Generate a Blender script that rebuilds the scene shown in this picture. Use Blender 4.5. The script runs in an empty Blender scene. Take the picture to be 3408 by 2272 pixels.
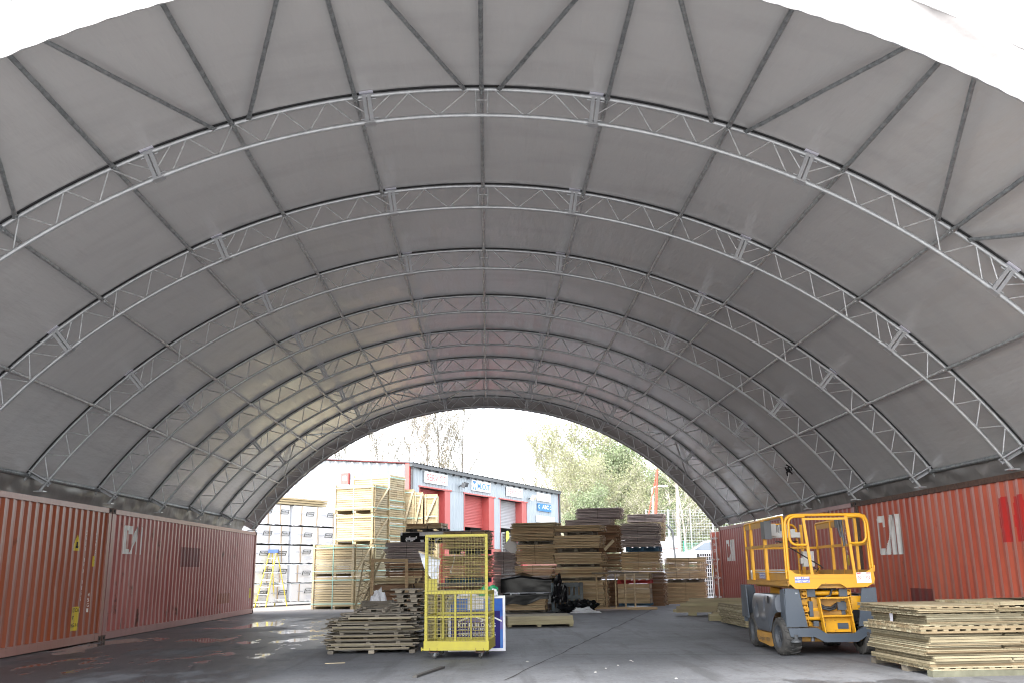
import bpy, math, random
from math import sin, cos, tan, pi, radians as RD, hypot, atan2, sqrt
from mathutils import Vector, Matrix, noise
SC = bpy.context.scene
COL = SC.collection
RNG = random.Random(7)

# ------------------------------------------------------------------ camera
F_PX = 3090.768
YAW, PIT, ROL = RD(1.609), RD(13.818), RD(0.799)
CAMH = 1.3939
def _axes():
    f = Vector((sin(YAW)*cos(PIT), cos(YAW)*cos(PIT), sin(PIT)))
    r0 = Vector((cos(YAW), -sin(YAW), 0))
    d0 = f.cross(r0)
    return cos(ROL)*r0+sin(ROL)*d0, -sin(ROL)*r0+cos(ROL)*d0, f
AX, AD, AF = _axes()
CAM = Vector((0, 0, CAMH))
def ray(x, y): return AX*((x-1704)/F_PX)+AD*((y-1136)/F_PX)+AF
def G(x, y, z=0.0):
    d = ray(x, y); return CAM+d*((z-CAMH)/d.z)
def atY(x, y, Y):
    d = ray(x, y); return CAM+d*(Y/d.y)
cd = bpy.data.cameras.new('camera'); cam = bpy.data.objects.new('camera', cd); COL.objects.link(cam)
cd.sensor_width = 36; cd.lens = F_PX/3408*36; cd.clip_end = 2000; cd.clip_start = 0.1
m3 = Matrix((AX, -AD, -AF)).transposed()
cam.matrix_world = Matrix.Translation(CAM) @ m3.to_4x4()
SC.camera = cam

# ------------------------------------------------------------------ light
w = bpy.data.worlds.new('World'); SC.world = w; w.use_nodes = True
nt = w.node_tree; bg = nt.nodes['Background']
sk = nt.nodes.new('ShaderNodeTexSky'); sk.sky_type = 'NISHITA'; sk.sun_disc = False
SUN_EL, SUN_AZ = RD(48), RD(215)          # azimuth clockwise from +Y
sk.sun_elevation = SUN_EL; sk.sun_rotation = SUN_AZ
sk.air_density = 1.0; sk.dust_density = 1.5; sk.ozone_density = 1.0
hs = nt.nodes.new('ShaderNodeHueSaturation'); hs.inputs['Saturation'].default_value = 0.28
nt.links.new(sk.outputs[0], hs.inputs['Color']); nt.links.new(hs.outputs[0], bg.inputs[0])
bg.inputs[1].default_value = 0.15
sl = bpy.data.lights.new('sun', 'SUN'); sl.energy = 1.2; sl.angle = RD(18); sl.color = (1, .96, .9)
so = bpy.data.objects.new('sun', sl); COL.objects.link(so)
sd = Vector((sin(SUN_AZ)*cos(SUN_EL), cos(SUN_AZ)*cos(SUN_EL), sin(SUN_EL)))
so.rotation_euler = (-sd).to_track_quat('-Z', 'Y').to_euler(); so.location = (0, -20, 40)
SC.view_settings.view_transform = 'Standard'; SC.view_settings.look = 'None'
SC.view_settings.exposure = 2.65; SC.view_settings.gamma = 1
SC.view_settings.use_curve_mapping = False
SC.cycles.use_denoising = True; SC.cycles.filter_width = 1.1; SC.cycles.pixel_filter_type = 'BLACKMAN_HARRIS'
SC.cycles.max_bounces = 8; SC.cycles.diffuse_bounces = 5; SC.cycles.glossy_bounces = 4
SC.cycles.transparent_max_bounces = 8; SC.cycles.caustics_reflective = False; SC.cycles.caustics_refractive = False
SC.cycles.sample_clamp_indirect = 8

# ------------------------------------------------------------------ materials
MATS = {}
def mat(name, col, rough=.6, metal=0., bump=0., bscale=40., var=0., vscale=3., stretch=(1, 1, 1), spec=.5, col2=None, tint=False, tcols=None, detail=4., wear=None, wearamt=.0, wearscale=9.):
    """principled material; var mixes towards col2 (or a darker tone) with noise, tint reads the per-board 'tint' attribute"""
    if name in MATS: return MATS[name]
    m = bpy.data.materials.new(name); m.use_nodes = True
    n = m.node_tree; L = n.links; b = n.nodes['Principled BSDF']
    b.inputs['Base Color'].default_value = (*col, 1); b.inputs['Roughness'].default_value = rough
    b.inputs['Metallic'].default_value = metal; b.inputs['Specular IOR Level'].default_value = spec
    tc = n.nodes.new('ShaderNodeTexCoord'); mp = n.nodes.new('ShaderNodeMapping')
    mp.inputs['Scale'].default_value = stretch; L.new(tc.outputs['Object'], mp.inputs[0])
    out = None
    if tint:
        at = n.nodes.new('ShaderNodeAttribute'); at.attribute_name = 'tint'
        rp = n.nodes.new('ShaderNodeValToRGB'); e = rp.color_ramp.elements
        cs = tcols; e[0].position = 0; e[0].color = (*cs[0], 1); e[1].position = 1; e[1].color = (*cs[-1], 1)
        for i, c in enumerate(cs[1:-1]):
            k = e.new((i+1)/(len(cs)-1)); k.color = (*c, 1)
        L.new(at.outputs['Fac'], rp.inputs[0]); out = rp.outputs[0]
        # shift the grain per board
        ad = n.nodes.new('ShaderNodeVectorMath'); ad.operation = 'ADD'
        ms = n.nodes.new('ShaderNodeMath'); ms.operation = 'MULTIPLY'; ms.inputs[1].default_value = 57.
        L.new(at.outputs['Fac'], ms.inputs[0]); L.new(mp.outputs[0], ad.inputs[0]); L.new(ms.outputs[0], ad.inputs[1])
        vec = ad.outputs[0]
    else: vec = mp.outputs[0]
    if var:
        t = n.nodes.new('ShaderNodeTexNoise'); t.inputs['Scale'].default_value = vscale; t.inputs['Detail'].default_value = detail
        t.inputs['Roughness'].default_value = .6; L.new(vec, t.inputs['Vector'])
        r2 = n.nodes.new('ShaderNodeMapRange'); r2.inputs['From Min'].default_value = .38; r2.inputs['From Max'].default_value = .7
        r2.inputs['To Max'].default_value = var; L.new(t.outputs['Fac'], r2.inputs['Value'])
        mx = n.nodes.new('ShaderNodeMix'); mx.data_type = 'RGBA'; L.new(r2.outputs[0], mx.inputs['Factor'])
        if out: L.new(out, mx.inputs['A'])
        else: mx.inputs['A'].default_value = (*col, 1)
        c2 = col2 or tuple(c*.45 for c in col); mx.inputs['B'].default_value = (*c2, 1); out = mx.outputs['Result']
    if wear:                                            # chips, scrapes and grime with a shape of their own
        for k, (sc, lo, hi, cw) in enumerate(((wearscale, .70-wearamt*.1, .715-wearamt*.1, wear), (wearscale*.35, .56, .80, tuple(c*.5+.02 for c in col)))):
            t = n.nodes.new('ShaderNodeTexNoise'); t.inputs['Scale'].default_value = sc; t.inputs['Detail'].default_value = 9; t.inputs['Roughness'].default_value = .7
            L.new(vec, t.inputs['Vector']); r3 = n.nodes.new('ShaderNodeMapRange'); r3.inputs['From Min'].default_value = lo; r3.inputs['From Max'].default_value = hi
            r3.inputs['To Max'].default_value = .9 if k == 0 else .5; L.new(t.outputs['Fac'], r3.inputs['Value'])
            mx = n.nodes.new('ShaderNodeMix'); mx.data_type = 'RGBA'; L.new(r3.outputs[0], mx.inputs['Factor'])
            if out: L.new(out, mx.inputs['A'])
            else: mx.inputs['A'].default_value = (*col, 1)
            mx.inputs['B'].default_value = (*cw, 1); out = mx.outputs['Result']
    if out: L.new(out, b.inputs['Base Color'])
    if bump:
        t = n.nodes.new('ShaderNodeTexNoise'); t.inputs['Scale'].default_value = bscale; t.inputs['Detail'].default_value = 4
        L.new(vec, t.inputs['Vector']); bp = n.nodes.new('ShaderNodeBump'); bp.inputs['Strength'].default_value = bump
        bp.inputs['Distance'].default_value = .02; L.new(t.outputs['Fac'], bp.inputs['Height']); L.new(bp.outputs[0], b.inputs['Normal'])
    MATS[name] = m; return m

M = {}
M['galv'] = mat('galvanised_steel', (.52, .535, .55), .34, .5, bump=.25, bscale=30, var=.6, vscale=9, col2=(.33, .345, .36))
M['galv_dark'] = mat('dark_galvanised_tube', (.30, .32, .33), .45, .45, bump=.4, bscale=22, var=.8, vscale=12, col2=(.13, .14, .15))
M['galv_mid'] = mat('patchy_galvanised_tube', (.42, .44, .45), .4, .4, bump=.4, bscale=22, var=.8, vscale=10, col2=(.17, .18, .19))
M['galv_pale'] = mat('pale_galvanised_tube', (.62, .63, .64), .38, .35, bump=.4, bscale=22, var=.7, vscale=8, col2=(.30, .31, .32))
M['plate'] = mat('grey_plate', (.50, .51, .53), .45, .5, var=.4, vscale=5, col2=(.36, .37, .39))
M['platecap'] = mat('pale_plate', (.74, .74, .84), .5, .1)
M['white_pvc'] = mat('white_pvc', (.80, .81, .83), .45, bump=.25, bscale=2.5, stretch=(1, 1, 1))
M['black'] = mat('black_plastic', (.007, .0075, .009), .16, bump=.12, bscale=3, spec=.16)
M['rubber'] = mat('tyre_rubber', (.035, .034, .033), .8, bump=.4, bscale=30, var=.8, vscale=7, col2=(.085, .08, .072))
M['dark'] = mat('dark_void', (.012, .012, .013), .9)
M['white'] = mat('white_paint', (.78, .78, .78), .5, var=.3, vscale=4, col2=(.6, .6, .6))
M['letter'] = mat('white_lettering', (.80, .79, .76), .6, var=.4, vscale=6, col2=(.60, .55, .50))
M['alu'] = mat('aluminium', (.66, .67, .68), .35, .8)

def wood(name, cols, dark=.45, vs=1.2):
    return mat(name, cols[0], .78, bump=.25, bscale=30, var=dark, vscale=vs*4, stretch=(.35, 4, 4), tint=True, tcols=cols,
               col2=tuple(c*.5 for c in cols[0]), detail=5)
M['w_fresh'] = wood('fresh_timber', [(.36, .27, .15), (.54, .43, .25), (.45, .38, .24), (.60, .50, .33)], .4)
M['w_brown'] = wood('honey_brown_timber', [(.28, .18, .09), (.64, .46, .27), (.46, .34, .19), (.74, .59, .39)], .5)
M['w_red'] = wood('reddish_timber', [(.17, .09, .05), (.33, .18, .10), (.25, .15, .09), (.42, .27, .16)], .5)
M['w_grey'] = wood('weathered_grey_timber', [(.20, .16, .155), (.48, .40, .38), (.32, .28, .28), (.62, .55, .51)], .5)
M['w_green'] = wood('treated_green_timber', [(.33, .29, .17), (.42, .37, .225), (.27, .215, .125), (.50, .45, .30)], .5)
M['w_pallet'] = wood('old_pallet_wood', [(.13, .115, .09), (.24, .205, .155), (.12, .105, .085), (.31, .265, .20)], .55)
M['w_end'] = wood('sawn_board_ends', [(.09, .065, .045), (.44, .34, .22), (.20, .145, .09), (.60, .49, .34)], .3)
M['w_blue'] = wood('blue_pallet_paint', [(.03, .09, .16), (.05, .13, .21), (.06, .11, .15), (.04, .10, .19)], .4)
M['w_bluegrey'] = wood('faded_blue_pallet_wood', [(.10, .12, .125), (.14, .15, .15), (.09, .13, .16), (.17, .165, .155)], .5)
M['w_redp'] = wood('red_pallet_paint', [(.42, .03, .03), (.5, .05, .045), (.36, .03, .03), (.45, .06, .05)], .4)
M['w_black'] = wood('dark_pallet_wood', [(.05, .048, .046), (.075, .07, .065), (.04, .04, .042), (.09, .085, .075)], .4)

# ------------------------------------------------------------------ mesh helpers
class MB:
    def __init__(s): s.v = []; s.f = []; s.m = []; s.t = []; s.s = []
    def add(s, vs, fs, mi=0, tint=.5, sm=False):
        o = len(s.v); s.v += [tuple(p) for p in vs]
        for f in fs:
            s.f.append([i+o for i in f]); s.m.append(mi); s.t.append(tint); s.s.append(sm)
    def box(s, a, b, mi=0, tint=.5, rot=None, piv=None):
        (x0, y0, z0), (x1, y1, z1) = a, b
        vs = [Vector(p) for p in ((x0, y0, z0), (x1, y0, z0), (x1, y1, z0), (x0, y1, z0), (x0, y0, z1), (x1, y0, z1), (x1, y1, z1), (x0, y1, z1))]
        if rot is not None:
            c = Vector(piv) if piv is not None else (vs[0]+vs[6])/2
            vs = [c+rot @ (p-c) for p in vs]
        s.add(vs, BOXF, mi, tint)
    def bar(s, a, b, w, h=None, up=(0, 0, 1), mi=0, tint=.5):
        a = Vector(a); b = Vector(b); h = w if h is None else h
        d = (b-a).normalized(); u = Vector(up)
        if abs(d.dot(u)) > .99: u = Vector((0, 1, 0))
        sx = d.cross(u).normalized()*w/2; uz = sx.cross(d).normalized()*h/2
        s.add([a-sx-uz, a+sx-uz, a+sx+uz, a-sx+uz, b-sx-uz, b+sx-uz, b+sx+uz, b-sx+uz],
              [(0, 3, 2, 1), (4, 5, 6, 7), (0, 1, 5, 4), (1, 2, 6, 5), (2, 3, 7, 6), (3, 0, 4, 7)], mi, tint)
    def tube(s, pts, r, n=8, mi=0, tint=.5, closed=False, sq=None, up=None, ry=None):
        """tube along pts; r a number or list; sq optional list of vertical squash per ring"""
        P = [Vector(p) for p in pts]; N = len(P); vs = []; ref = Vector(up) if up else None
        for i, p in enumerate(P):
            if closed: d = P[(i+1) % N]-P[i-1]
            else: d = P[min(i+1, N-1)]-P[max(i-1, 0)]
            d.normalize()
            if ref is None or abs(ref.dot(d)) > .95: ref = Vector((0, 0, 1)) if abs(d.z) < .9 else Vector((1, 0, 0))
            sx = d.cross(ref).normalized(); uz = sx.cross(d).normalized(); ref = uz
            rr = r[i] if isinstance(r, (list, tuple)) else r
            q = sq[i] if sq else 1.
            for k in range(n):
                a = 2*pi*(k+.5)/n; vs.append(p+sx*cos(a)*rr+uz*sin(a)*rr*q)
        fs = []
        for i in range(N if closed else N-1):
            j = (i+1) % N
            for k in range(n): fs.append((i*n+k, i*n+(k+1) % n, j*n+(k+1) % n, j*n+k))
        s.add(vs, fs, mi, tint, n > 4)
        if not closed: s.add(vs[:n], [tuple(range(n))[::-1]], mi, tint); s.add(vs[-n:], [tuple(range(n))], mi, tint)
    def prism(s, poly, fn, d0, d1, mi=0, tint=.5):
        n = len(poly)
        vs = [fn(u, v, d0) for u, v in poly]+[fn(u, v, d1) for u, v in poly]
        s.add(vs, [tuple(range(n)), tuple(range(2*n-1, n-1, -1))]+[(i, (i+1) % n, n+(i+1) % n, n+i) for i in range(n)], mi, tint)
    def lathe(s, prof, fn, n=16, mi=0, tint=.5, sm=True):
        """prof: list of (r, h); fn(x, y, h) -> point"""
        vs = [fn(r*cos(2*pi*k/n), r*sin(2*pi*k/n), h) for r, h in prof for k in range(n)]
        fs = [(i*n+k, i*n+(k+1) % n, (i+1)*n+(k+1) % n, (i+1)*n+k) for i in range(len(prof)-1) for k in range(n)]
        s.add(vs, fs, mi, tint, sm)
    def build(s, name, mats, parent=None, loc=None, rot=None):
        me = bpy.data.meshes.new(name); me.from_pydata(s.v, [], s.f)
        for m in (mats if isinstance(mats, (list, tuple)) else [mats]): me.materials.append(M[m] if isinstance(m, str) else m)
        me.polygons.foreach_set('material_index', s.m); me.polygons.foreach_set('use_smooth', s.s)
        a = me.attributes.new('tint', 'FLOAT', 'FACE'); a.data.foreach_set('value', s.t)
        me.update()
        o = bpy.data.objects.new(name, me); COL.objects.link(o)
        if parent: o.parent = parent
        if loc: o.location = loc
        if rot: o.rotation_euler = rot
        return o
BOXF = [(0, 3, 2, 1), (4, 5, 6, 7), (0, 1, 5, 4), (1, 2, 6, 5), (2, 3, 7, 6), (3, 0, 4, 7)]
def tag(o, label=None, cat=None, group=None, kind=None):
    if label: o['label'] = label
    if cat: o['category'] = cat
    if group: o['group'] = group
    if kind: o['kind'] = kind
    return o
def thing(name, label, cat, loc=(0, 0, 0), rz=0., group=None):
    o = bpy.data.objects.new(name, None); COL.objects.link(o); o.empty_display_size = .2
    o.location = loc; o.rotation_euler = (0, 0, rz); return tag(o, label, cat, group)
def copy_thing(src, loc, rz, label=None, group=None):
    c = src.copy(); COL.objects.link(c); c.location = loc; c.rotation_euler = (0, 0, rz)
    if label: c['label'] = label
    if group: c['group'] = group
    for ch in list(src.children):
        d = ch.copy(); COL.objects.link(d); d.parent = c
        for g in list(ch.children):
            e = g.copy(); COL.objects.link(e); e.parent = d
    return c
def rotz(a): return Matrix.Rotation(a, 3, 'Z')
def eul(x, y, z): return Matrix.Rotation(z, 3, 'Z') @ Matrix.Rotation(y, 3, 'Y') @ Matrix.Rotation(x, 3, 'X')
def text2d(s, size=1., bold=0., space=1., shear=0.):
    cu = bpy.data.curves.new('t', 'FONT'); cu.body = s; cu.size = size; cu.offset = bold*size; cu.space_character = space; cu.shear = shear
    cu.resolution_u = 3
    o = bpy.data.objects.new('t', cu); COL.objects.link(o)
    dg = bpy.context.evaluated_depsgraph_get(); me = bpy.data.meshes.new_from_object(o.evaluated_get(dg))
    vs = [(p.co.x, p.co.y) for p in me.vertices]; fs = [tuple(p.vertices) for p in me.polygons]
    bpy.data.objects.remove(o); bpy.data.curves.remove(cu); bpy.data.meshes.remove(me)
    x0 = min(v[0] for v in vs); x1 = max(v[0] for v in vs); y0 = min(v[1] for v in vs); y1 = max(v[1] for v in vs)
    return vs, fs, (x0, x1, y0, y1)
def put_text(mb, s, x0, x1, y0, y1, fn, bold=0., mi=0, shear=0., space=1.):
    """lettering stretched to fill a rectangle of (u, v) and mapped by fn"""
    vs, fs, (a, b, c, d) = text2d(s, 1., bold, space, shear)
    mb.add([fn(x0+(x-a)/(b-a)*(x1-x0), y0+(y-c)/(d-c)*(y1-y0)) for x, y in vs], fs, mi)
# ------------------------------------------------------------------ ground
def ground_mat():
    m = bpy.data.materials.new('asphalt'); m.use_nodes = True; n = m.node_tree; L = n.links; b = n.nodes['Principled BSDF']
    tc = n.nodes.new('ShaderNodeTexCoord'); sep = n.nodes.new('ShaderNodeSeparateXYZ'); L.new(tc.outputs['Object'], sep.inputs[0])
    def math_(op, a, c=None, clamp=False):
        k = n.nodes.new('ShaderNodeMath'); k.operation = op; k.use_clamp = clamp
        for i, q in enumerate((a, c)):
            if q is None: continue
            if isinstance(q, (int, float)): k.inputs[i].default_value = q
            else: L.new(q, k.inputs[i])
        return k.outputs[0]
    def noise_(sc, det=4, stretch=(1, 1, 1), rough=.55):
        mp = n.nodes.new('ShaderNodeMapping'); mp.inputs['Scale'].default_value = stretch; L.new(tc.outputs['Object'], mp.inputs[0])
        t = n.nodes.new('ShaderNodeTexNoise'); t.inputs['Scale'].default_value = sc; t.inputs['Detail'].default_value = det
        t.inputs['Roughness'].default_value = rough; L.new(mp.outputs[0], t.inputs['Vector']); return t.outputs['Fac']
    def step(v, a, c):
        r = n.nodes.new('ShaderNodeMapRange'); r.interpolation_type = 'SMOOTHSTEP'
        r.inputs['From Min'].default_value = a; r.inputs['From Max'].default_value = c; L.new(v, r.inputs['Value']); return r.outputs[0]
    def mixc(f, a, c):
        x = n.nodes.new('ShaderNodeMix'); x.data_type = 'RGBA'
        if isinstance(f, float): x.inputs['Factor'].default_value = f
        else: L.new(f, x.inputs['Factor'])
        for nm, q in (('A', a), ('B', c)):
            if isinstance(q, tuple): x.inputs[nm].default_value = (*q, 1)
            else: L.new(q, x.inputs[nm])
        return x.outputs['Result']
    X, Y = sep.outputs[0], sep.outputs[1]
    big = noise_(.35, 5, (1, .7, 1)); mid = noise_(2.2, 5); fine = noise_(55, 3)
    col = mixc(step(big, .35, .68), (.095, .101, .113), (.162, .170, .185))
    col = mixc(math_('MULTIPLY', step(mid, .45, .75), .45), col, (.048, .048, .05))
    col = mixc(math_('MULTIPLY', step(fine, .5, .72), .4), col, (.15, .15, .15))
    col = mixc(math_('MULTIPLY', step(noise_(16, 3), .56, .66), .45), col, (.20, .20, .195))
    col = mixc(math_('MULTIPLY', step(noise_(11, 4), .58, .66), .5), col, (.045, .045, .048))
    col = mixc(math_('MULTIPLY', step(noise_(1.1, 6, (2.6, .22, 1), .6), .52, .68), .5), col, (.040, .040, .043))
    col = mixc(math_('MULTIPLY', step(noise_(.7, 7, (.5, 1.1, 1), .7), .58, .64), .35), col, (.125, .122, .118))
    # pale gravelly concrete of the open yard, left at the back
    edge = math_('ADD', Y, math_('MULTIPLY', math_('SUBTRACT', mid, .5), 4.))
    yard = math_('MULTIPLY', step(edge, 33.5, 37.5), step(math_('MULTIPLY', X, -1.), 0.5, 3.5))
    col = mixc(yard, col, mixc(step(mid, .4, .7), (.34, .31, .29), (.26, .24, .23)))
    bounce_apron = math_('SUBTRACT', 1., step(Y, 9.5, 11.5))  # unseen pale zone, added out of view to bounce light up to the roof
    col = mixc(math_('MULTIPLY', bounce_apron, .9), col, (.27, .265, .255))
    # pale grit
    vo = n.nodes.new('ShaderNodeTexVoronoi'); vo.inputs['Scale'].default_value = 9.; L.new(tc.outputs['Object'], vo.inputs['Vector'])
    sp = math_('MULTIPLY', math_('LESS_THAN', vo.outputs['Distance'], .085), math_('GREATER_THAN', noise_(.9, 3), .55))
    wn = n.nodes.new('ShaderNodeTexWhiteNoise'); L.new(vo.outputs['Position'], wn.inputs['Vector'])
    sp = math_('MULTIPLY', sp, math_('GREATER_THAN', wn.outputs['Value'], .5))
    col = mixc(math_('MULTIPLY', sp, .6), col, (.42, .41, .39))
    # standing water and damp asphalt along the left containers
    reg = math_('MULTIPLY', step(math_('MULTIPLY', X, -1.), 1.2, 4.2), math_('MULTIPLY', step(Y, 9., 12.), math_('SUBTRACT', 1., step(Y, 30., 37.))))
    wn1 = noise_(.55, 6, (1.2, .55, 1), .62)
    wn1 = math_('ADD', wn1, math_('MULTIPLY', math_('SUBTRACT', noise_(3.2, 6, (1.6, .5, 1), .65), .5), .22))
    damp = step(math_('MULTIPLY', wn1, math_('ADD', math_('MULTIPLY', reg, .75), .25)), .37, .47)
    pud = step(math_('MULTIPLY', wn1, math_('ADD', math_('MULTIPLY', reg, .75), .25)), .545, .575)
    near = math_('MULTIPLY', step(noise_(.8, 5, (.8, .5, 1)), .56, .6), math_('SUBTRACT', 1., step(Y, 12.2, 13.)))
    damp = math_('MAXIMUM', damp, math_('MULTIPLY', near, .8))
    col = mixc(math_('MULTIPLY', damp, .75), col, (.028, .028, .031))
    L.new(col, b.inputs['Base Color'])
    rr = math_('SUBTRACT', .66, math_('MULTIPLY', damp, .24)); rr = math_('SUBTRACT', rr, math_('MULTIPLY', pud, .36), True)
    L.new(rr, b.inputs['Roughness']); b.inputs['Specular IOR Level'].default_value = .5
    bp = n.nodes.new('ShaderNodeBump'); bp.inputs['Distance'].default_value = .012
    L.new(math_('MULTIPLY', math_('SUBTRACT', 1., pud), .55), bp.inputs['Strength'])
    L.new(math_('ADD', fine, math_('MULTIPLY', mid, .8)), bp.inputs['Height']); L.new(bp.outputs[0], b.inputs['Normal'])
    return m
M['asphalt'] = ground_mat()
mb = MB(); mb.add([(-400, -120, 0), (400, -120, 0), (400, 700, 0), (-400, 700, 0)], [(0, 1, 2, 3)])
tag(mb.build('ground', 'asphalt'), kind='structure')
# construction joints in the asphalt
M['joint'] = mat('joint_dirt', (.03, .03, .03), .9)
M['moss'] = mat('joint_moss', (.03, .045, .02), .95)
def strip(pts, wd, name, m):
    mb = MB(); vs = []
    for i, p in enumerate(pts):
        d = (Vector(pts[min(i+1, len(pts)-1)])-Vector(pts[max(i-1, 0)])).normalized(); s = Vector((-d.y, d.x, 0))*wd/2
        k = RNG.uniform(.5, 1.4); vs += [Vector(p)+s*k, Vector(p)-s*k]
    mb.add(vs, [(2*i, 2*i+1, 2*i+3, 2*i+2) for i in range(len(pts)-1)]); tag(mb.build(name, m), kind='structure')
def seam(p0, p1, n, jit):
    a, b = G(*p0), G(*p1); out = []
    for i in range(n+1):
        q = a.lerp(b, i/n); out.append((q.x+RNG.uniform(-jit, jit), q.y+RNG.uniform(-jit, jit), .004))
    return out
strip(seam((1680, 2262), (2190, 2018), 60, .02), .035, 'ground_seam', 'joint')
strip(seam((1872, 2177), (2560, 2176), 30, .012), .022, 'ground_seam', 'moss')

# ------------------------------------------------------------------ fabric shelter
BAY = 3.407; TY0 = 11.919-BAY; X0 = -.046; TL = .0068; RO = 11.08; RI = 10.68; ZC = -3.08; NB = 8
SB = Vector((0, TY0+4*BAY, 2.9))
def A(R, th, Y):
    dx = R*sin(th); return Vector((X0+dx, Y, R*cos(th)+ZC-dx*TL))-SB
def fabric_mat(name, cin, cout, rough, bump, trans):
    """woven cover: grey on the inside face, white on the outside, letting a little daylight through"""
    m = bpy.data.materials.new(name); m.use_nodes = True; n = m.node_tree; L = n.links; b = n.nodes['Principled BSDF']
    tc = n.nodes.new('ShaderNodeTexCoord')
    def nz(sc, st, det=4):
        mp = n.nodes.new('ShaderNodeMapping'); mp.inputs['Scale'].default_value = st; L.new(tc.outputs['Object'], mp.inputs[0])
        t = n.nodes.new('ShaderNodeTexNoise'); t.inputs['Scale'].default_value = sc; t.inputs['Detail'].default_value = det; L.new(mp.outputs[0], t.inputs['Vector']); return t
    big = nz(.5, (1, .5, 1)); st = nz(1.1, (2.0, .45, 2.0), 6)
    mx = n.nodes.new('ShaderNodeMix'); mx.data_type = 'RGBA'; L.new(big.outputs['Fac'], mx.inputs['Factor'])
    mx.inputs['A'].default_value = (*cin, 1); mx.inputs['B'].default_value = (*[c*.88 for c in cin], 1)
    wm = nz(1.6, (.35, 1.3, .35), 7); rm = n.nodes.new('ShaderNodeMapRange'); rm.inputs['From Min'].default_value = .5; rm.inputs['From Max'].default_value = .72; rm.inputs['To Max'].default_value = .45
    L.new(wm.outputs['Fac'], rm.inputs['Value']); m2 = n.nodes.new('ShaderNodeMix'); m2.data_type = 'RGBA'; L.new(rm.outputs[0], m2.inputs['Factor']); L.new(mx.outputs['Result'], m2.inputs['A'])
    m2.inputs['B'].default_value = (*[c*.74 for c in cin], 1); mx = m2
    ge = n.nodes.new('ShaderNodeNewGeometry'); sd_ = n.nodes.new('ShaderNodeMix'); sd_.data_type = 'RGBA'
    L.new(ge.outputs['Backfacing'], sd_.inputs['Factor']); sd_.inputs['A'].default_value = (*cout, 1); L.new(mx.outputs['Result'], sd_.inputs['B'])
    L.new(sd_.outputs['Result'], b.inputs['Base Color']); b.inputs['Roughness'].default_value = rough; b.inputs['Specular IOR Level'].default_value = .85
    bp = n.nodes.new('ShaderNodeBump'); bp.inputs['Strength'].default_value = bump; bp.inputs['Distance'].default_value = .25
    L.new(st.outputs['Fac'], bp.inputs['Height']); L.new(bp.outputs[0], b.inputs['Normal'])
    tr = n.nodes.new('ShaderNodeBsdfTranslucent'); tr.inputs['Color'].default_value = (.76, .76, .77, 1); ms = n.nodes.new('ShaderNodeMixShader'); ms.inputs[0].default_value = trans
    out = [x for x in n.nodes if x.type == 'OUTPUT_MATERIAL'][0]
    L.new(b.outputs[0], ms.inputs[1]); L.new(tr.outputs[0], ms.inputs[2]); L.new(ms.outputs[0], out.inputs['Surface'])
    return m
M['fab'] = fabric_mat('shelter_fabric', (.412, .402, .397), (.78, .79, .82), .24, .24, .0135)
M['fab_flap'] = fabric_mat('shelter_flap_fabric', (.24, .225, .22), (.78, .79, .82), .45, .12, .004)
M['skirt'] = mat('silver_fabric_skirt', (.19, .182, .178), .36, bump=.35, bscale=3, spec=.5)
shelter = thing('fabric_shelter', 'arched grey fabric shelter on steel lattice trusses, set on red shipping containers', 'shelter', SB)

# roof fabric
mb = MB(); RF = RO+.042; TH = RD(56.6); NT = 300; ys = [TY0-.115]
for i in range(NB):
    for k in (0, .012, .03, .055, .09, .14, .22, .36, .5, .64, .78, .86, .91, .945, .97, .988): ys.append(TY0+BAY*(i+k))
ys += [TY0+NB*BAY, TY0+NB*BAY+.12]
vs = []; vo = []
for Y in ys:
    ph = ((Y-TY0)/BAY) % 1.
    near = min(ph, 1-ph)
    for j in range(NT+1):
        th = -TH+2*TH*j/NT
        # taut pucker near the chords and slack between
        dn = near*BAY; pk = math.exp(-(dn/.28)**2)
        q = noise.noise(Vector((th*9, Y*.8, 3.1)))*.014+noise.noise(Vector((th*70, Y*.7, round(Y/BAY))))*.020*pk*(1 if dn > .02 else .0)
        q += noise.noise(Vector((th*26, Y*.35, 7.7)))*.010
        r = RF+.004+max(q, -.004 if dn < .1 else -.012)
        vs.append(A(r, th, Y))
K = NT+1; fs = [(i*K+j, i*K+j+1, (i+1)*K+j+1, (i+1)*K+j) for i in range(len(ys)-1) for j in range(NT)]
mb.add(vs, fs, 0, .5, True)
mb.build('roof_fabric', 'fab', shelter)

# end flaps (valances) hanging over both end trusses
def flap(Yr, Yf, R1, seed, name, near):
    mb = MB(); NA = 520; rows = 9; vi = []; ve = []
    for r in range(rows+1):
        t = r/rows
        for j in range(NA+1):
            th = -RD(56)+2*RD(56)*j/NA; s = th*RO
            fold = sin(s*5.2-t*5+noise.noise(Vector((s*.7, t, seed)))*4)*.03*sin(pi*t)+noise.noise(Vector((s*1.8-t*1.5, t*1.2, seed)))*.06*sin(pi*t)
            hem = (abs(sin(s*11.5+noise.noise(Vector((s*.9, 0, seed)))*2))*.012)*(t > .95)+noise.noise(Vector((s*3.5, 0, seed+4)))*.006*t
            y = Yr+(Yf-Yr)*(t**.8)+fold*(1 if near else -1)*.8
            R = RF+.01+(R1-RF-.01)*(t**1.3)-hem
            vi.append(A(R, th, y)); ve.append(A(R, th, y+(-.008 if near else .008)))
    K = NA+1; f = [(i*K+j, i*K+j+1, (i+1)*K+j+1, (i+1)*K+j) for i in range(rows) for j in range(NA)]
    mb.add(vi, f, 0, .5, True)
    return mb.build(name, 'fab_flap', shelter)
flap(TY0-.115, TY0-.05, 10.622, 1.7, 'valance', True)
flap(TY0+NB*BAY+.1, TY0+NB*BAY+.72, 10.74, 5.3, 'valance', False)

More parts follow.
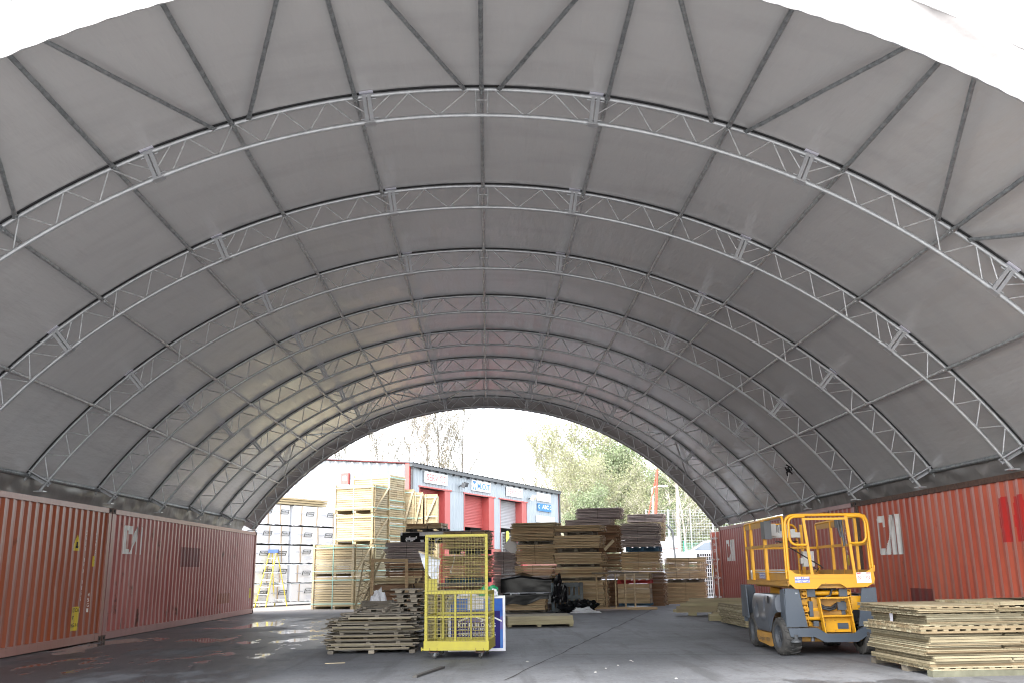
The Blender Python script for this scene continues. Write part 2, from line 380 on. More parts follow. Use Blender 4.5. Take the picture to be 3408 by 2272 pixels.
# trusses
M['dgrey0'] = mat('dark_chafe_shadow', (.045, .045, .048), .7)  # colour of the painted contact shadow strip on the outer chords
SPL = [RD(a) for a in (-40.6, -24.5, -8.4, 8.4, 24.5, 40.6)]
def arc(R, a, b, n, Y=0.): return [A(R, a+(b-a)*i/n, Y+SB.y) for i in range(n+1)]
def make_truss():
    mb = MB()
    mb.tube(arc(RO, -RD(57.2), RD(57.2), 90), .031, 10, 0)
    mb.tube(arc(RI, -RD(55.4), RD(55.4), 90), .030, 10, 0)
    for a in SPL:                                      # coupling sleeves
        for s in (-1, 1):
            mb.tube(arc(RO, a+s*RD(.25), a+s*RD(1.1), 3), .034, 10, 0); mb.tube(arc(RI, a+s*RD(.25), a+s*RD(1.1), 3), .033, 10, 0)
    tr = mb.build('truss', 'galv', shelter)
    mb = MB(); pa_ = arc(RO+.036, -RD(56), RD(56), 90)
    vs = [p+Vector((0, d, 0)) for p in pa_ for d in (-.056, .056)]; mb.add(vs, [(2*i, 2*i+2, 2*i+3, 2*i+1) for i in range(90)]); mb.build('chafe_shadow_strip', 'dgrey0', tr)  # dark strip painted as the contact shadow between chord and fabric
    mb = MB()
    def web(aO, aI): mb.tube([A(RO-.02, aO, SB.y), A(RI+.02, aI, SB.y)], .012, 6)
    def web2(aO, aP, q=.62): mb.tube([A(RO-.02, aO, SB.y), A(RO-(RO-RI)*q, aP, SB.y)], .0105, 6)
    ends = [-RD(55.6)]+SPL+[RD(55.6)]
    for i in range(7):
        a, b = ends[i], ends[i+1]; L = b-a
        f = lambda t: a+L*t
        if i == 3:
            for o, n in ((.18, .065), (.18, .30), (.44, .31), (.82, .935), (.82, .70), (.56, .69)): web(f(o), f(n))
            for t in (.474, .526): web(f(t), f(t))
            mb.bar(A(RO-.17, f(.474), SB.y), A(RO-.17, f(.526), SB.y), .018)
        else:
            O = (.18, .394, .607, .82); I = (.065, .287, .50, .713, .935)
            if i == 0: O = (.22, .42, .61, .82); I = (.10, .32, .51, .713, .935)
            if i == 6: O = (.18, .39, .58, .78); I = (.065, .287, .49, .68, .90)
            for k, o in enumerate(O): web(f(o-.008), f(I[k]+.006)); web(f(o+.008), f(I[k+1]-.006))
        if i > 0: web2(f(.10), a+RD(.25))
        if i < 6: web2(f(.90), b-RD(.25))
    mb.build('web_bracing', 'galv_pale', tr)
    for a in SPL:
        mb = MB(); d = RD(.34)
        for s in (-1, 1):
            p, q = A(RO+.02, a+s*d*.55, SB.y), A(RI-.035, a+s*d*.55, SB.y)
            mb.bar(p, q, .05, .075, (0, 1, 0), 0)
        mb.bar(A(RO+.036, a-d*1.5, SB.y), A(RO+.036, a+d*1.5, SB.y), .16, .008, A(1, a, 0)-A(0, a, 0), 1)
        mb.bar(A(RI-.036, a-d*1.2, SB.y), A(RI-.036, a+d*1.2, SB.y), .12, .01, A(1, a, 0)-A(0, a, 0), 0)
        for rr in (RO-.05, RI+.05): mb.tube([A(rr, a-d*1.9, SB.y), A(rr, a+d*1.9, SB.y)], .011, 6, 0)
        mb.build('splice_plate', ['plate', 'platecap'], tr)
    for s in (-1, 1):
        mb = MB()
        mb.bar(A(RO+.02, s*RD(54.5), SB.y), A(RI-.05, s*RD(54.2), SB.y), .14, .02, (0, .3, 1), 0)
        mb.bar(A(RO+.02, s*RD(54.7), SB.y+.07), A(RI-.05, s*RD(54.4), SB.y+.07), .012, .10, (0, .3, 1), 0)
        mb.box(A(RI, s*RD(55.4), SB.y)+Vector((-.09, -.08, -.02)), A(RI, s*RD(55.4), SB.y)+Vector((.09, .08, .0)))
        mb.box(A(RO, s*RD(57.2), SB.y)+Vector((-.09, -.08, -.02)), A(RO, s*RD(57.2), SB.y)+Vector((.09, .08, .0)))
        mb.build('base_plate', 'plate', tr)
    return tr
truss0 = make_truss(); truss0.location = (0, TY0-SB.y, 0)
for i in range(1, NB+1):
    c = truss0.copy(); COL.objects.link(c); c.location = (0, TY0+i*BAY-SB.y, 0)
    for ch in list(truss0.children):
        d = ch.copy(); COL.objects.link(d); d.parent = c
for ch in list(truss0.children):                       # the end truss is wrapped by the valance
    if ch.name.startswith(('splice', 'chafe')): bpy.data.objects.remove(ch)  # chafe is the painted contact shadow strip
# purlins: tubes with flattened, bolted ends
PTH = [RD(a) for a in (-45.45, -35.79, -27.06, -18.28, -9.22, 0, 9.22, 18.28, 27.06, 35.79, 45.45)]
def flat_tube(mb, a, b, r, up, wig=0., mi=0):
    a = Vector(a); b = Vector(b); L = (b-a).length; st = [0, .035, .09, .17]; n = 14
    ts = [x/L for x in st]+[(.17+(L-.34)*k/n)/L for k in range(1, n)]+[1-x/L for x in st[::-1]]
    rr = [r*1.35, r*1.35, r*1.25, r]+[r*(1+RNG.uniform(-.05, .05)) for _ in range(n-1)]+[r, r*1.25, r*1.35, r*1.35]
    sq = [.28, .28, .45, 1]+[1]*(n-1)+[1, .45, .28, .28]
    mb.tube([a.lerp(b, t)+Vector((RNG.uniform(-wig, wig), 0, RNG.uniform(-wig, wig))) for t in ts], rr, 10, mi, sq=sq, up=up)
    for e, q in ((a, .05), (b, -.05)):
        p = e+(b-a).normalized()*q; mb.tube([p-Vector(up)*.035, p+Vector(up)*.03], .014, 6, mi)
pm = {}
for i in range(NB):
    mm = 'galv_dark' if i == 0 else 'galv_mid' if i == 1 else 'galv_pale'  # tube colour by bay paints in the stronger light towards the far end
    for k, th in enumerate(PTH):
        key = (mm, (i*5+k) % 3)
        if key not in pm:
            mb = MB(); flat_tube(mb, (0, .0, 0), (0, BAY, 0), .030, (0, 0, 1), .002); o = pm[key] = mb.build('purlin', mm, shelter)
        else: o = pm[key].copy(); COL.objects.link(o)
        o.location = A(RO-.02, th, TY0+i*BAY); o.rotation_euler = (0, th, 0)
# diagonal wind braces in the first and last bay
for bay, (ya, yb) in ((0, (TY0+BAY, TY0)), (7, (TY0+7*BAY, TY0+8*BAY))):
    for k in range(-4, 5, 2):
        for s in (-1, 1):
            ta = PTH[k+5]+s*RD(1.25); kb = k+s
            tb = PTH[kb+5]-s*RD(1.25)
            mb = MB(); e = .0 if bay else 0
            up = A(1, (ta+tb)/2, 0)-A(0, (ta+tb)/2, 0)
            flat_tube(mb, A(RO-.03, ta, ya+(-.05 if bay == 0 else .05)), A(RO-.03, tb, yb+(.06 if bay == 0 else -.06)), .028, up, .002)
            mb.build('wind_brace', 'galv_dark' if bay == 0 else 'galv_mid', shelter)
# eave rails and the slack silver skirt below them
for s in (-1, 1):
    for i in range(NB):
        mb = MB(); mb.tube([A(RO+.0, s*RD(54.9), TY0+i*BAY+.02), A(RO+.0, s*RD(54.9), TY0+(i+1)*BAY-.02)], .045, 8)
        mb.build('eave_rail', 'galv_dark', shelter)
        if s > 0 and i >= 6: continue
        mb = MB(); nu, nv = 60, 8; vs = []
        for a in range(nu+1):
            Y = TY0+(i+a/nu)*BAY
            for c in range(nv+1):
                t = c/nv; p = A(RO+.02-.14*t, s*RD(55.0+2.0*t), Y)
                k = noise.noise(Vector((Y*2.1, t*1.2, s)))*.05+noise.noise(Vector((Y*7, t*1.5, s+5)))*.012
                p += Vector((-s*k*sin(pi*min(1, t*1.1+.05)), noise.noise(Vector((Y*2, t*3, 9)))*.03, .10*noise.noise(Vector((Y*1.1, 2.2, s)))*t)); vs.append(p)
        mb.add(vs, [(a*(nv+1)+c, a*(nv+1)+c+1, (a+1)*(nv+1)+c+1, (a+1)*(nv+1)+c) for a in range(nu) for c in range(nv)], 0, .5, True)
        mb.build('skirt', 'skirt', shelter)
# clamps on the far end truss
for a in (-50.5, -37, -30.5, -27.5, -19, -13.5, -2.4, 2.2, 13, 20.5, 29.5, 33, 41.5, 52):
    mb = MB(); p = A(RO, RD(a), TY0+NB*BAY); mb.box(p-Vector((.045, .05, .045)), p+Vector((.045, .05, .045))); mb.tube([p-Vector((0, 0, .1)), p], .014, 6)
    mb.build('clamp', 'plate', shelter)

# ------------------------------------------------------------------ shipping containers
def paint(name, col, fade, rust):
    """weathered container paint with chalky fading, rust patches and dirt streaks running down"""
    m = bpy.data.materials.new(name); m.use_nodes = True; n = m.node_tree; L = n.links; b = n.nodes['Principled BSDF']
    tc = n.nodes.new('ShaderNodeTexCoord')
    def nz(sc, st=(1, 1, 1), det=5, ro=.6):
        mp = n.nodes.new('ShaderNodeMapping'); mp.inputs['Scale'].default_value = st; L.new(tc.outputs['Object'], mp.inputs[0])
        t = n.nodes.new('ShaderNodeTexNoise'); t.inputs['Scale'].default_value = sc; t.inputs['Detail'].default_value = det; t.inputs['Roughness'].default_value = ro
        L.new(mp.outputs[0], t.inputs['Vector']); return t.outputs['Fac']
    def mp_(v, a, c, d=1.):
        r = n.nodes.new('ShaderNodeMapRange'); r.inputs['From Min'].default_value = a; r.inputs['From Max'].default_value = c; r.inputs['To Max'].default_value = d
        L.new(v, r.inputs['Value']); return r.outputs[0]
    def mx(f, a, c):
        x = n.nodes.new('ShaderNodeMix'); x.data_type = 'RGBA'; L.new(f, x.inputs['Factor'])
        for nm, q in (('A', a), ('B', c)):
            if isinstance(q, tuple): x.inputs[nm].default_value = (*q, 1)
            else: L.new(q, x.inputs[nm])
        return x.outputs['Result']
    c = mx(mp_(nz(.5, (1, 1, .6)), .35, .7), col, fade)
    at = n.nodes.new('ShaderNodeAttribute'); at.attribute_name = 'tint'
    c = mx(mp_(at.outputs['Fac'], .5, 1., .55), c, tuple(q*.55+.16 for q in fade))
    c = mx(mp_(nz(3.5, (1, 1, .12)), .52, .75, .55), c, tuple(q*.72 for q in col))
    c = mx(mp_(nz(2.3, (1, 1, .5), 7, .68), .66-rust*.06, .74-rust*.05, .85), c, (.075, .035, .02))
    sp = n.nodes.new('ShaderNodeSeparateXYZ'); L.new(tc.outputs['Object'], sp.inputs[0])
    lo = mp_(sp.outputs[2], .95, .2, .13*rust); ad = n.nodes.new('ShaderNodeMath'); L.new(nz(4.5, (1, 1, .22), 7, .7), ad.inputs[0]); L.new(lo, ad.inputs[1])
    c = mx(mp_(ad.outputs[0], .70, .76, .9), c, (.06, .032, .02))     # corroded bottoms of the ribs
    L.new(c, b.inputs['Base Color']); b.inputs['Roughness'].default_value = .36; b.inputs['Specular IOR Level'].default_value = .6
    bp = n.nodes.new('ShaderNodeBump'); bp.inputs['Strength'].default_value = .35; bp.inputs['Distance'].default_value = .03
    L.new(nz(1.6, (1, 1, .5), 4), bp.inputs['Height']); L.new(bp.outputs[0], b.inputs['Normal'])
    return m
M['c_orange'] = paint('orange_container_paint', (.30, .072, .026), (.30, .095, .055), .2)
M['c_rose'] = paint('faded_rose_container_paint', (.36, .10, .085), (.45, .18, .155), .9)
M['c_brick'] = paint('brick_red_container_paint', (.40, .076, .044), (.50, .132, .078), .3)
M['c_red'] = paint('dull_red_container_paint', (.36, .086, .072), (.44, .145, .12), .4)
M['c_door'] = paint('orange_red_door_paint', (.42, .085, .048), (.42, .11, .07), .3)
M['rail_o'] = paint('rail_paint_orange', (.29, .12, .09), (.34, .165, .13), .7)
M['rail_r'] = paint('rail_paint_rose', (.29, .12, .105), (.36, .17, .15), .8)
M['casting'] = mat('rusty_casting', (.12, .065, .045), .7, var=.9, vscale=12, col2=(.055, .03, .022))
M['yellow_dec'] = mat('yellow_decal', (.62, .45, .04), .5, var=.3, vscale=8, col2=(.45, .33, .05))
M['black_dec'] = mat('black_print', (.02, .02, .02), .6)
M['fresh_red'] = mat('fresh_red_touch_up', (.46, .02, .018), .5, var=.5, vscale=9, col2=(.36, .03, .02))
M['patch_dark'] = mat('dark_red_patch', (.17, .035, .03), .5)
M['neutral_roof'] = mat('grey_container_roof', (.17, .155, .145), .8, var=.6, vscale=2, col2=(.12, .08, .065))  # unseen roofs coloured grey to keep red bounce light off the skirt
CH, CW, CL = 2.896, 2.438, 13.64
PER = .29
def prof(u):
    t = (u % PER)/PER
    if t < .25: return 0.
    if t < .49: return .036*(t-.25)/.24
    if t < .75: return .036
    return .036*(1-(t-.75)/.25)
def container(label, loc, s, body, rail, decals=None, doors=False, cut=None):
    """loc: base of the near inner corner; s = +1 when the container extends towards +X. Local: d = s*x from the visible face, y along, z up"""
    root = thing('shipping_container', label, 'container', loc, 0, 'red shipping containers under the shelter')
    P = lambda u, z, d: Vector((s*d, u, z))
    mb = MB(); us = []
    u = .16
    ks = int((CL-.32)/PER)
    brk = sorted(set([.16, CL-.16]+[.16+i*PER+o*PER for i in range(ks+1) for o in (0, .25, .49, .75) if .16+i*PER+o*PER < CL-.16]))
    zs = [.17, .7, 1.2, 1.7, 2.2, CH-.10]; vs = []
    for u in brk:
        for z in zs:
            dent = max(0, noise.noise(Vector((u*.9, z*.9, loc[0]+loc[1])))-.35)*.05
            vs.append(P(u, z, .02+prof(u-.16)+dent))
    k = len(zs); mb.add(vs, [], 0)
    for i in range(len(brk)-1):
        ridge_ = prof((brk[i]+brk[i+1])/2-.16) < .004
        for j in range(k-1): mb.f.append([i*k+j, i*k+j+1, (i+1)*k+j+1, (i+1)*k+j]); mb.m.append(0); mb.t.append(1. if ridge_ else .5); mb.s.append(False)
    vs = [P(u, z, CW-.02-prof(u-.16)) for u in brk for z in (.17, CH-.10)]
    mb.add(vs, [(2*i, 2*i+1, 2*i+3, 2*i+2) for i in range(len(brk)-1)])
    nd = int((CW-.3)/PER*4)
    for e, sg in ((.05, 1), (CL-.05, -1)):
        vs = [P(e+sg*prof(.15+(CW-.3)*i/nd), z, .15+(CW-.3)*i/nd) for i in range(nd+1) for z in (.17, CH-.10)]
        mb.add(vs, [(2*i, 2*i+1, 2*i+3, 2*i+2) for i in range(nd)])
    mb.box(P(.05, .12, .05), P(CL-.05, .165, CW-.05))
    mb.build('side_panel', body, root)
    mb = MB(); vs = [P(u, CH-.03-prof(u-.16)*.6, d) for u in brk for d in (.06, CW-.06)]
    mb.add(vs, [(2*i, 2*i+1, 2*i+3, 2*i+2) for i in range(len(brk)-1)]); mb.build('roof', 'neutral_roof', root)
    mb = MB()
    for d in (0, CW-.07):
        mb.box(P(.16, .02, d), P(CL-.16, .18, d+.07)); mb.box(P(.16, CH-.115, d), P(CL-.16, CH-.01, d+.06))
        for u0 in (.005, CL-.155):
            mb.box(P(u0, .118, d if d == 0 else d-.05), P(u0+.15, CH-.118, (d if d == 0 else d-.05)+.12))
    for u0 in (.0, CL-.1): mb.box(P(u0+.01, .02, .12), P(u0+.09, .17, CW-.12)); mb.box(P(u0+.01, CH-.12, .12), P(u0+.09, CH-.01, CW-.12))
    mb.build('frame', rail, root)
    for u0 in (0, CL-.178):
        for d in (-.004, CW-.158):
            for z0 in (0, CH-.118+.004):
                mb = MB(); mb.box(P(u0, z0, d), P(u0+.178, z0+.118, d+.162))
                mb.box(P(u0+.05, z0+.03, d-.003), P(u0+.125, z0+.088, d), 1)
                mb.build('corner_casting', ['casting', 'dark'], root)
    if decals: decals(root, lambda u, z, e=.004: P(u, z, .02+prof(u-.16)-e))
    return root
def cells(mb, polys, fn, step=.016, mi=0, holes=()):
    """fill polygons (u, z) with small cells so that the marking follows the corrugation"""
    def inside(p, q):
        c = False; n = len(q)
        for i in range(n):
            a, b = q[i], q[(i+1) % n]
            if (a[1] > p[1]) != (b[1] > p[1]) and p[0] < (b[0]-a[0])*(p[1]-a[1])/(b[1]-a[1])+a[0]: c = not c
        return c
    for q in polys:
        u0, u1 = min(p[0] for p in q), max(p[0] for p in q); z0, z1 = min(p[1] for p in q), max(p[1] for p in q)
        nu = max(1, round((u1-u0)/step)); du = (u1-u0)/nu
        for i in range(nu):
            ua = u0+i*du; um = ua+du/2; dz = step; run = None; nz_ = max(1, round((z1-z0)/dz)); dz = (z1-z0)/nz_
            for j in range(nz_+1):
                zz = z0+j*dz; ins = j < nz_ and inside((um, zz+dz/2), q)
                if ins and run is None: run = zz
                if not ins and run is not None:
                    mb.add([fn(ua, run), fn(ua+du, run), fn(ua+du, zz), fn(ua, zz)], [(0, 1, 2, 3)], mi); run = None
def logo(root, fn, u, z, h, wd, flip, name='lettering', partial=False):
    """three block letters: a squared C, a slanted A and an I"""
    q = lambda a, b: ((u+wd*(1-a)) if flip else (u+wd*a), z+h*b)
    mb = MB(); P = lambda *pts: [q(a, b) for a, b in pts]
    polys = [P((0, .04), (.04, 0), (.34, 0), (.34, .17), (.13, .17), (.13, .83), (.25, .83), (.25, .70), (.40, .70), (.40, 1), (.06, 1), (0, .93)),
             P((.34, 0), (.48, 0), (.60, .42), (.60, 1), (.70, 1), (.70, 0), (.60, 0), (.60, .30), (.56, .22)) if 0 else P((.33, 0), (.47, 0), (.74, .96), (.74, 1), (.62, 1)),
             P((.62, 0), (.74, 0), (.74, 1), (.62, 1)), P((.85, 0), (1, 0), (1, 1), (.85, 1))]
    cells(mb, polys, lambda a, b: fn(a, b)); mb.build(name, 'letter', root)
def vtext(mb, s, u, ztop, ch, fn, flip, mi=0, gap=1.35):
    """letters stacked one below the other"""
    z = ztop
    for c in s:
        if c != ' ':
            w_ = ch*.62 if c != 'I' else ch*.15
            f = (lambda a, b: fn(u-a, b)) if flip else (lambda a, b: fn(u+a, b))
            put_text(mb, c, 0, w_, z-ch, z, f, .012, mi)
        z -= ch*gap
def dec_left_near(root, fn):
    U = CL
    mb = MB(); vtext(mb, 'CAXU 870 3165 2', U-1.18, 2.35, .085, fn, False); vtext(mb, '45G1', U-.80, 1.05, .08, fn, False); vtext(mb, 'HIGH CUBE', U-.72, 2.32, .055, fn, False)
    mb.build('lettering', 'letter', root)
    mb = MB(); u0 = U-1.62; cells(mb, [[(u0-.17, 1.92), (u0+.17, 1.92), (u0, 2.24)]], lambda a, b: fn(a, b), .016, 0)
    cells(mb, [[(u0-.03, 1.97), (u0+.03, 1.97), (u0+.015, 2.1), (u0-.015, 2.1)]], lambda a, b: fn(a, b, .007), .012, 1)
    mb.build('warning_triangle', ['yellow_dec', 'black_dec'], root)
    mb = MB(); u0 = U-1.42; cells(mb, [[(u0-.17, .30), (u0+.17, .30), (u0+.17, .78), (u0-.17, .78)]], lambda a, b: fn(a, b), .02, 0)
    for i, t in enumerate(('CAUTION', '9\'6"', 'HIGH')):
        put_text(mb, t, u0-.15, u0+.15 if i != 1 else u0+.02, .67-.15*i, .75-.15*i, lambda a, b: fn(a, b, .008), .01, 1)
    mb.build('warning_sticker', ['yellow_dec', 'black_dec'], root)
    mb = MB(); cells(mb, [[(U-.76, 1.60), (U-.68, 1.60), (U-.68, 1.82), (U-.76, 1.82)]], lambda a, b: fn(a, b), .02, 0); mb.build('small_sticker', ['yellow_dec'], root)
def dec_left_far(root, fn):
    logo(root, fn, .85, 1.90, .66, 1.25, False)
    mb = MB(); cells(mb, [[(5.1, 1.62), (6.85, 1.62), (6.85, 2.16), (5.1, 2.16)]], lambda a, b: fn(a, b), .03, 0); mb.build('repair_patch', 'patch_dark', root)
    mb = MB(); cells(mb, [[(9.1, .48), (10.4, .48), (10.4, .80), (9.1, .80)]], lambda a, b: fn(a, b), .03, 0); mb.build('repair_patch', 'c_orange', root)
    mb = MB(); U = CL-.5; cells(mb, [[(U-.1, .55), (U+.1, .55), (U+.1, .9), (U-.1, .9)]], lambda a, b: fn(a, b), .03, 0); mb.build('warning_sticker', 'yellow_dec', root)
    mb = MB(); vtext(mb, 'CAXU 813 5512', CL-.72, 1.65, .08, fn, False); mb.build('lettering', 'letter', root)
def dec_right_near(root, fn):
    logo(root, fn, CL-2.35, 1.62, .86, 1.25, True)
    mb = MB()
    for a in (6.62, 7.12):
        cells(mb, [[(a-.16, 1.75), (a+.16, 1.75), (a+.19, 2.1), (a+.15, 2.5), (a-.12, 2.52), (a-.19, 2.2)]], lambda p, q: fn(p, q), .02, 0)
    mb.build('touch_up_patch', 'fresh_red', root)
    mb = MB(); cells(mb, [[(CL-3.5, .62), (CL-2.5, .62), (CL-2.5, .92), (CL-3.5, .92)]], lambda a, b: fn(a, b), .03, 0); mb.build('repair_patch', 'patch_dark', root)
def dec_right_far(root, fn):
    logo(root, fn, CL-2.05, 1.62, .76, 1.2, True)
    mb = MB(); vtext(mb, 'CAXU 901 4427 8', .78, 2.35, .085, fn, True); vtext(mb, 'HIGH', 1.0, 1.2, .08, fn, True); mb.build('lettering', 'letter', root)
    mb = MB(); cells(mb, [[(.70, 1.4), (.80, 1.4), (.80, 1.65), (.70, 1.65)]], lambda a, b: fn(a, b), .03, 0); mb.build('small_sticker', 'yellow_dec', root)
XL, XR = -8.586, 8.895
YJL = 21.815; YJR = 36.32-CL
container('orange shipping container with yellow caution sticker, nearest on the left side', (XL, YJL-.05-CL, 0), -1, 'c_orange', 'rail_o', dec_left_near)
container('dented faded rose shipping container with white lettering, on the left side beside the puddles', (XL, YJL, 0), -1, 'c_rose', 'rail_r', dec_left_far)
container('brick red shipping container with two fresh red paint marks, behind the low panel stack', (XR, YJR-.05-CL, 0), 1, 'c_brick', 'casting', dec_right_near)
rc = container('dull red shipping container with an open door, behind the yellow scissor lift', (XR, YJR, 0), 1, 'c_red', 'rail_r', dec_right_far)
# its open door leaf at the far end
ph = RD(97); hx, hy = .06, CL
def D(a, z, d): return Vector((hx+a*cos(ph)+d*sin(ph)*-1, hy+a*sin(ph)+d*cos(ph), z))
mb = MB(); DW = 1.14
nz_ = 6
mb.prism([(0, .2), (DW, .2), (DW, CH-.15), (0, CH-.15)], lambda u, v, d: D(u, v, d), -.03, .0)
for i in range(5):
    z0 = .38+i*.48; mb.prism([(.12, z0), (DW-.12, z0), (DW-.12, z0+.3), (.12, z0+.3)], lambda u, v, d: D(u, v, d), .0, .028)
dr = mb.build('door', 'c_door', rc)
for a in (.33, .82):
    mb = MB(); mb.tube([D(a, .05, .075), D(a, CH-.02, .075)], .022, 8)
    for z in (.3, 1.0, 1.7, 2.5): mb.box(D(a, z, .05)-Vector((.05, .05, .03)), D(a, z, .05)+Vector((.05, .05, .03)))
    mb.bar(D(a, 1.05, .09), D(a-.32, 1.0, .09), .03, .02); mb.build('lock_rod', 'alu', dr)
mb = MB()
for i, t in enumerate(('CAXU', '901442', '45G1', 'MAX.GR', 'TARE', 'NET', 'CU.CAP')):
    put_text(mb, t, .42, .78, 2.45-i*.24-(0.25 if i > 2 else 0), 2.57-i*.24-(0.25 if i > 2 else 0), lambda a, b: D(1.14-a+0.0, b, .031) if 0 else D(a, b, .032), .012)
mb.build('lettering', 'letter', dr)
mb = MB(); mb.prism([(.86, .95), (1.08, .95), (1.08, 1.5), (.86, 1.5)], lambda u, v, d: D(u, v, d), .03, .033); mb.build('warning_sticker', 'yellow_dec', dr)
# ------------------------------------------------------------------ workshop behind the yard
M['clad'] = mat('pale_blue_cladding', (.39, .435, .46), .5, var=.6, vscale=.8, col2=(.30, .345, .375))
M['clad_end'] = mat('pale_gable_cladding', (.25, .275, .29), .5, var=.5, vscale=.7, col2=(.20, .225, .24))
M['trim_red'] = mat('red_trim', (.50, .095, .085), .5, var=.3, vscale=2, col2=(.56, .17, .15))
M['shut_red'] = mat('red_shutter', (.46, .10, .09), .5, var=.3, vscale=1.5, col2=(.40, .11, .10))
M['shut_grey'] = mat('grey_shutter', (.42, .42, .43), .45, .2, var=.4, vscale=2, col2=(.30, .30, .31))
M['sign_white'] = mat('white_signboard', (.80, .80, .79), .5)
M['sign_redtext'] = mat('faded_red_lettering', (.55, .10, .09), .6)
M['sign_blue'] = mat('blue_lettering', (.05, .22, .50), .6)
M['dgrey'] = mat('dark_grey_metal', (.07, .075, .08), .5, var=.4, vscale=3, col2=(.11, .115, .12))
def brick_mat():
    m = bpy.data.materials.new('red_brick'); m.use_nodes = True; n = m.node_tree; L = n.links; b = n.nodes['Principled BSDF']
    t = n.nodes.new('ShaderNodeTexBrick'); t.inputs['Scale'].default_value = 4.4; tc = n.nodes.new('ShaderNodeTexCoord')
    mp = n.nodes.new('ShaderNodeMapping'); mp.inputs['Rotation'].default_value = (RD(90), 0, 0); L.new(tc.outputs['Object'], mp.inputs[0]); L.new(mp.outputs[0], t.inputs['Vector'])
    t.inputs['Color1'].default_value = (.40, .14, .09, 1); t.inputs['Color2'].default_value = (.32, .11, .075, 1); t.inputs['Mortar'].default_value = (.42, .38, .34, 1)
    L.new(t.outputs['Color'], b.inputs['Base Color']); b.inputs['Roughness'].default_value = .8; return m
M['brick'] = brick_mat()
WA = atY(1364, 1541, 46.); WB = atY(1855, 1637, 64.4)
EAVE = (WA.z+WB.z)/2
WD = Vector((WB.x-WA.x, WB.y-WA.y, 0)); WLEN = WD.length; WD.normalize(); WN = Vector((WD.y, -WD.x, 0))   # WN points to the camera side
ws = thing('workshop', 'pale blue clad workshop with red roller shutters and red lettered signs, behind the timber', 'workshop', (WA.x, WA.y, 0), atan2(WD.y, WD.x))
# local axes: x along the front, y = into the building, z up
def W2(px, py, off=0.):
    """pixel on the front plane -> (u, z)"""
    d = ray(px, py); p0 = Vector((WA.x, WA.y, 0))+WN*off
    t = (p0-CAM).dot(WN)/d.dot(WN); q = CAM+d*t; r = q-Vector((WA.x, WA.y, 0))
    return r.dot(WD), q.z
def clad(mb, u0, u1, z0, z1, y=0., per=.33, dep=.045, top=None):
    us = [u0]; k = math.ceil(u0/per)
    us = sorted(set([u0, u1]+[i*per+o*per for i in range(int(u0/per)-1, int(u1/per)+2) for o in (0, .3, .45, .85) if u0 < i*per+o*per < u1]))
    pf = lambda u: y-(dep if .3 <= ((u/per) % 1+1e-6) < .449 or abs((u/per) % 1-.3) < 1e-4 else 0) if False else y-dep*max(0, min(1, min(((u/per) % 1)-.0, .85-((u/per) % 1))/.12))*(1 if ((u/per) % 1) < .85 else 0)
    vs = []
    for u in us: vs += [(u, pf(u), z0), (u, pf(u), top(u) if top else z1)]
    mb.add(vs, [(2*i, 2*i+2, 2*i+3, 2*i+1) for i in range(len(us)-1)])
doors = []
for (l, lt), (r, rt), bot, colr in (((1394, 1618), (1497, 1631.5), 1733, 'shut_red'), ((1543, 1638.5), (1643, 1652), 1744, 'shut_red'), ((1661, 1657), (1751, 1671.5), 1748, 'shut_grey')):
    a = W2(l, lt); b = W2(r, rt); doors.append((a[0], b[0], (a[1]+b[1])/2, W2((l+r)/2, bot)[1], colr))
mb = MB(); u = 0.
ztop = EAVE-.05
for u0, u1, zt, zb, c in doors: clad(mb, u, u0, 2.6, zt); u = u1
clad(mb, u, WLEN, 2.6, doors[0][2])
zt0 = doors[0][2]
clad(mb, 0, WLEN, zt0, ztop)
mb.build('front_cladding', 'clad', ws)
mb = MB(); u = 0.
for u0, u1, zt, zb, c in doors+[(WLEN, 0, 0, 0, 0)]: mb.box((u, -.01, 0), (u0, .25, 2.6)); u = u1
mb.build('brick_plinth', 'brick', ws)
for u0, u1, zt, zb, c in doors:
    zt = zt0; mb = MB(); wj = min(1.05, (u1-u0)*.2)
    jl = .28
    # slatted curtain
    n = int((zt-zb)/.085); vs = []
    for i in range(n+1):
        z = zt-(zt-zb)*i/n
        vs += [(u0+jl, .42, z), (u1-wj+.1, .42, z)]
        if i < n: vs += [(u0+jl, .40, z-.045), (u1-wj+.1, .40, z-.045)]
    mb.add(vs, [(2*i, 2*i+1, 2*i+3, 2*i+2) for i in range(len(vs)//2-1)]); mb.box((u0+jl, .38, zb-.14), (u1-wj+.1, .44, zb))
    sh = mb.build('roller_shutter', c, ws)
    mb = MB(); mb.box((u1-wj+.05, -.03, 0), (u1-.02, .5, zt-.02)); mb.box((u0+.02, -.03, 0), (u0+jl*(.4 if c == 'shut_grey' else .3), .5, zt-.02)); mb.box((u0-.12, -.075, zt-.02), (u1+.12, -.02, zt+.05))
    mb.build('door_surround', 'trim_red', ws)
    mb = MB(); mb.box((u0+.03, .6, 0), (u1-.03, 4, .02)); mb.box((u0+.03, 3.9, 0.02), (u1-.03, 4, zt))
    mb.build('dark_interior', 'dark', ws)
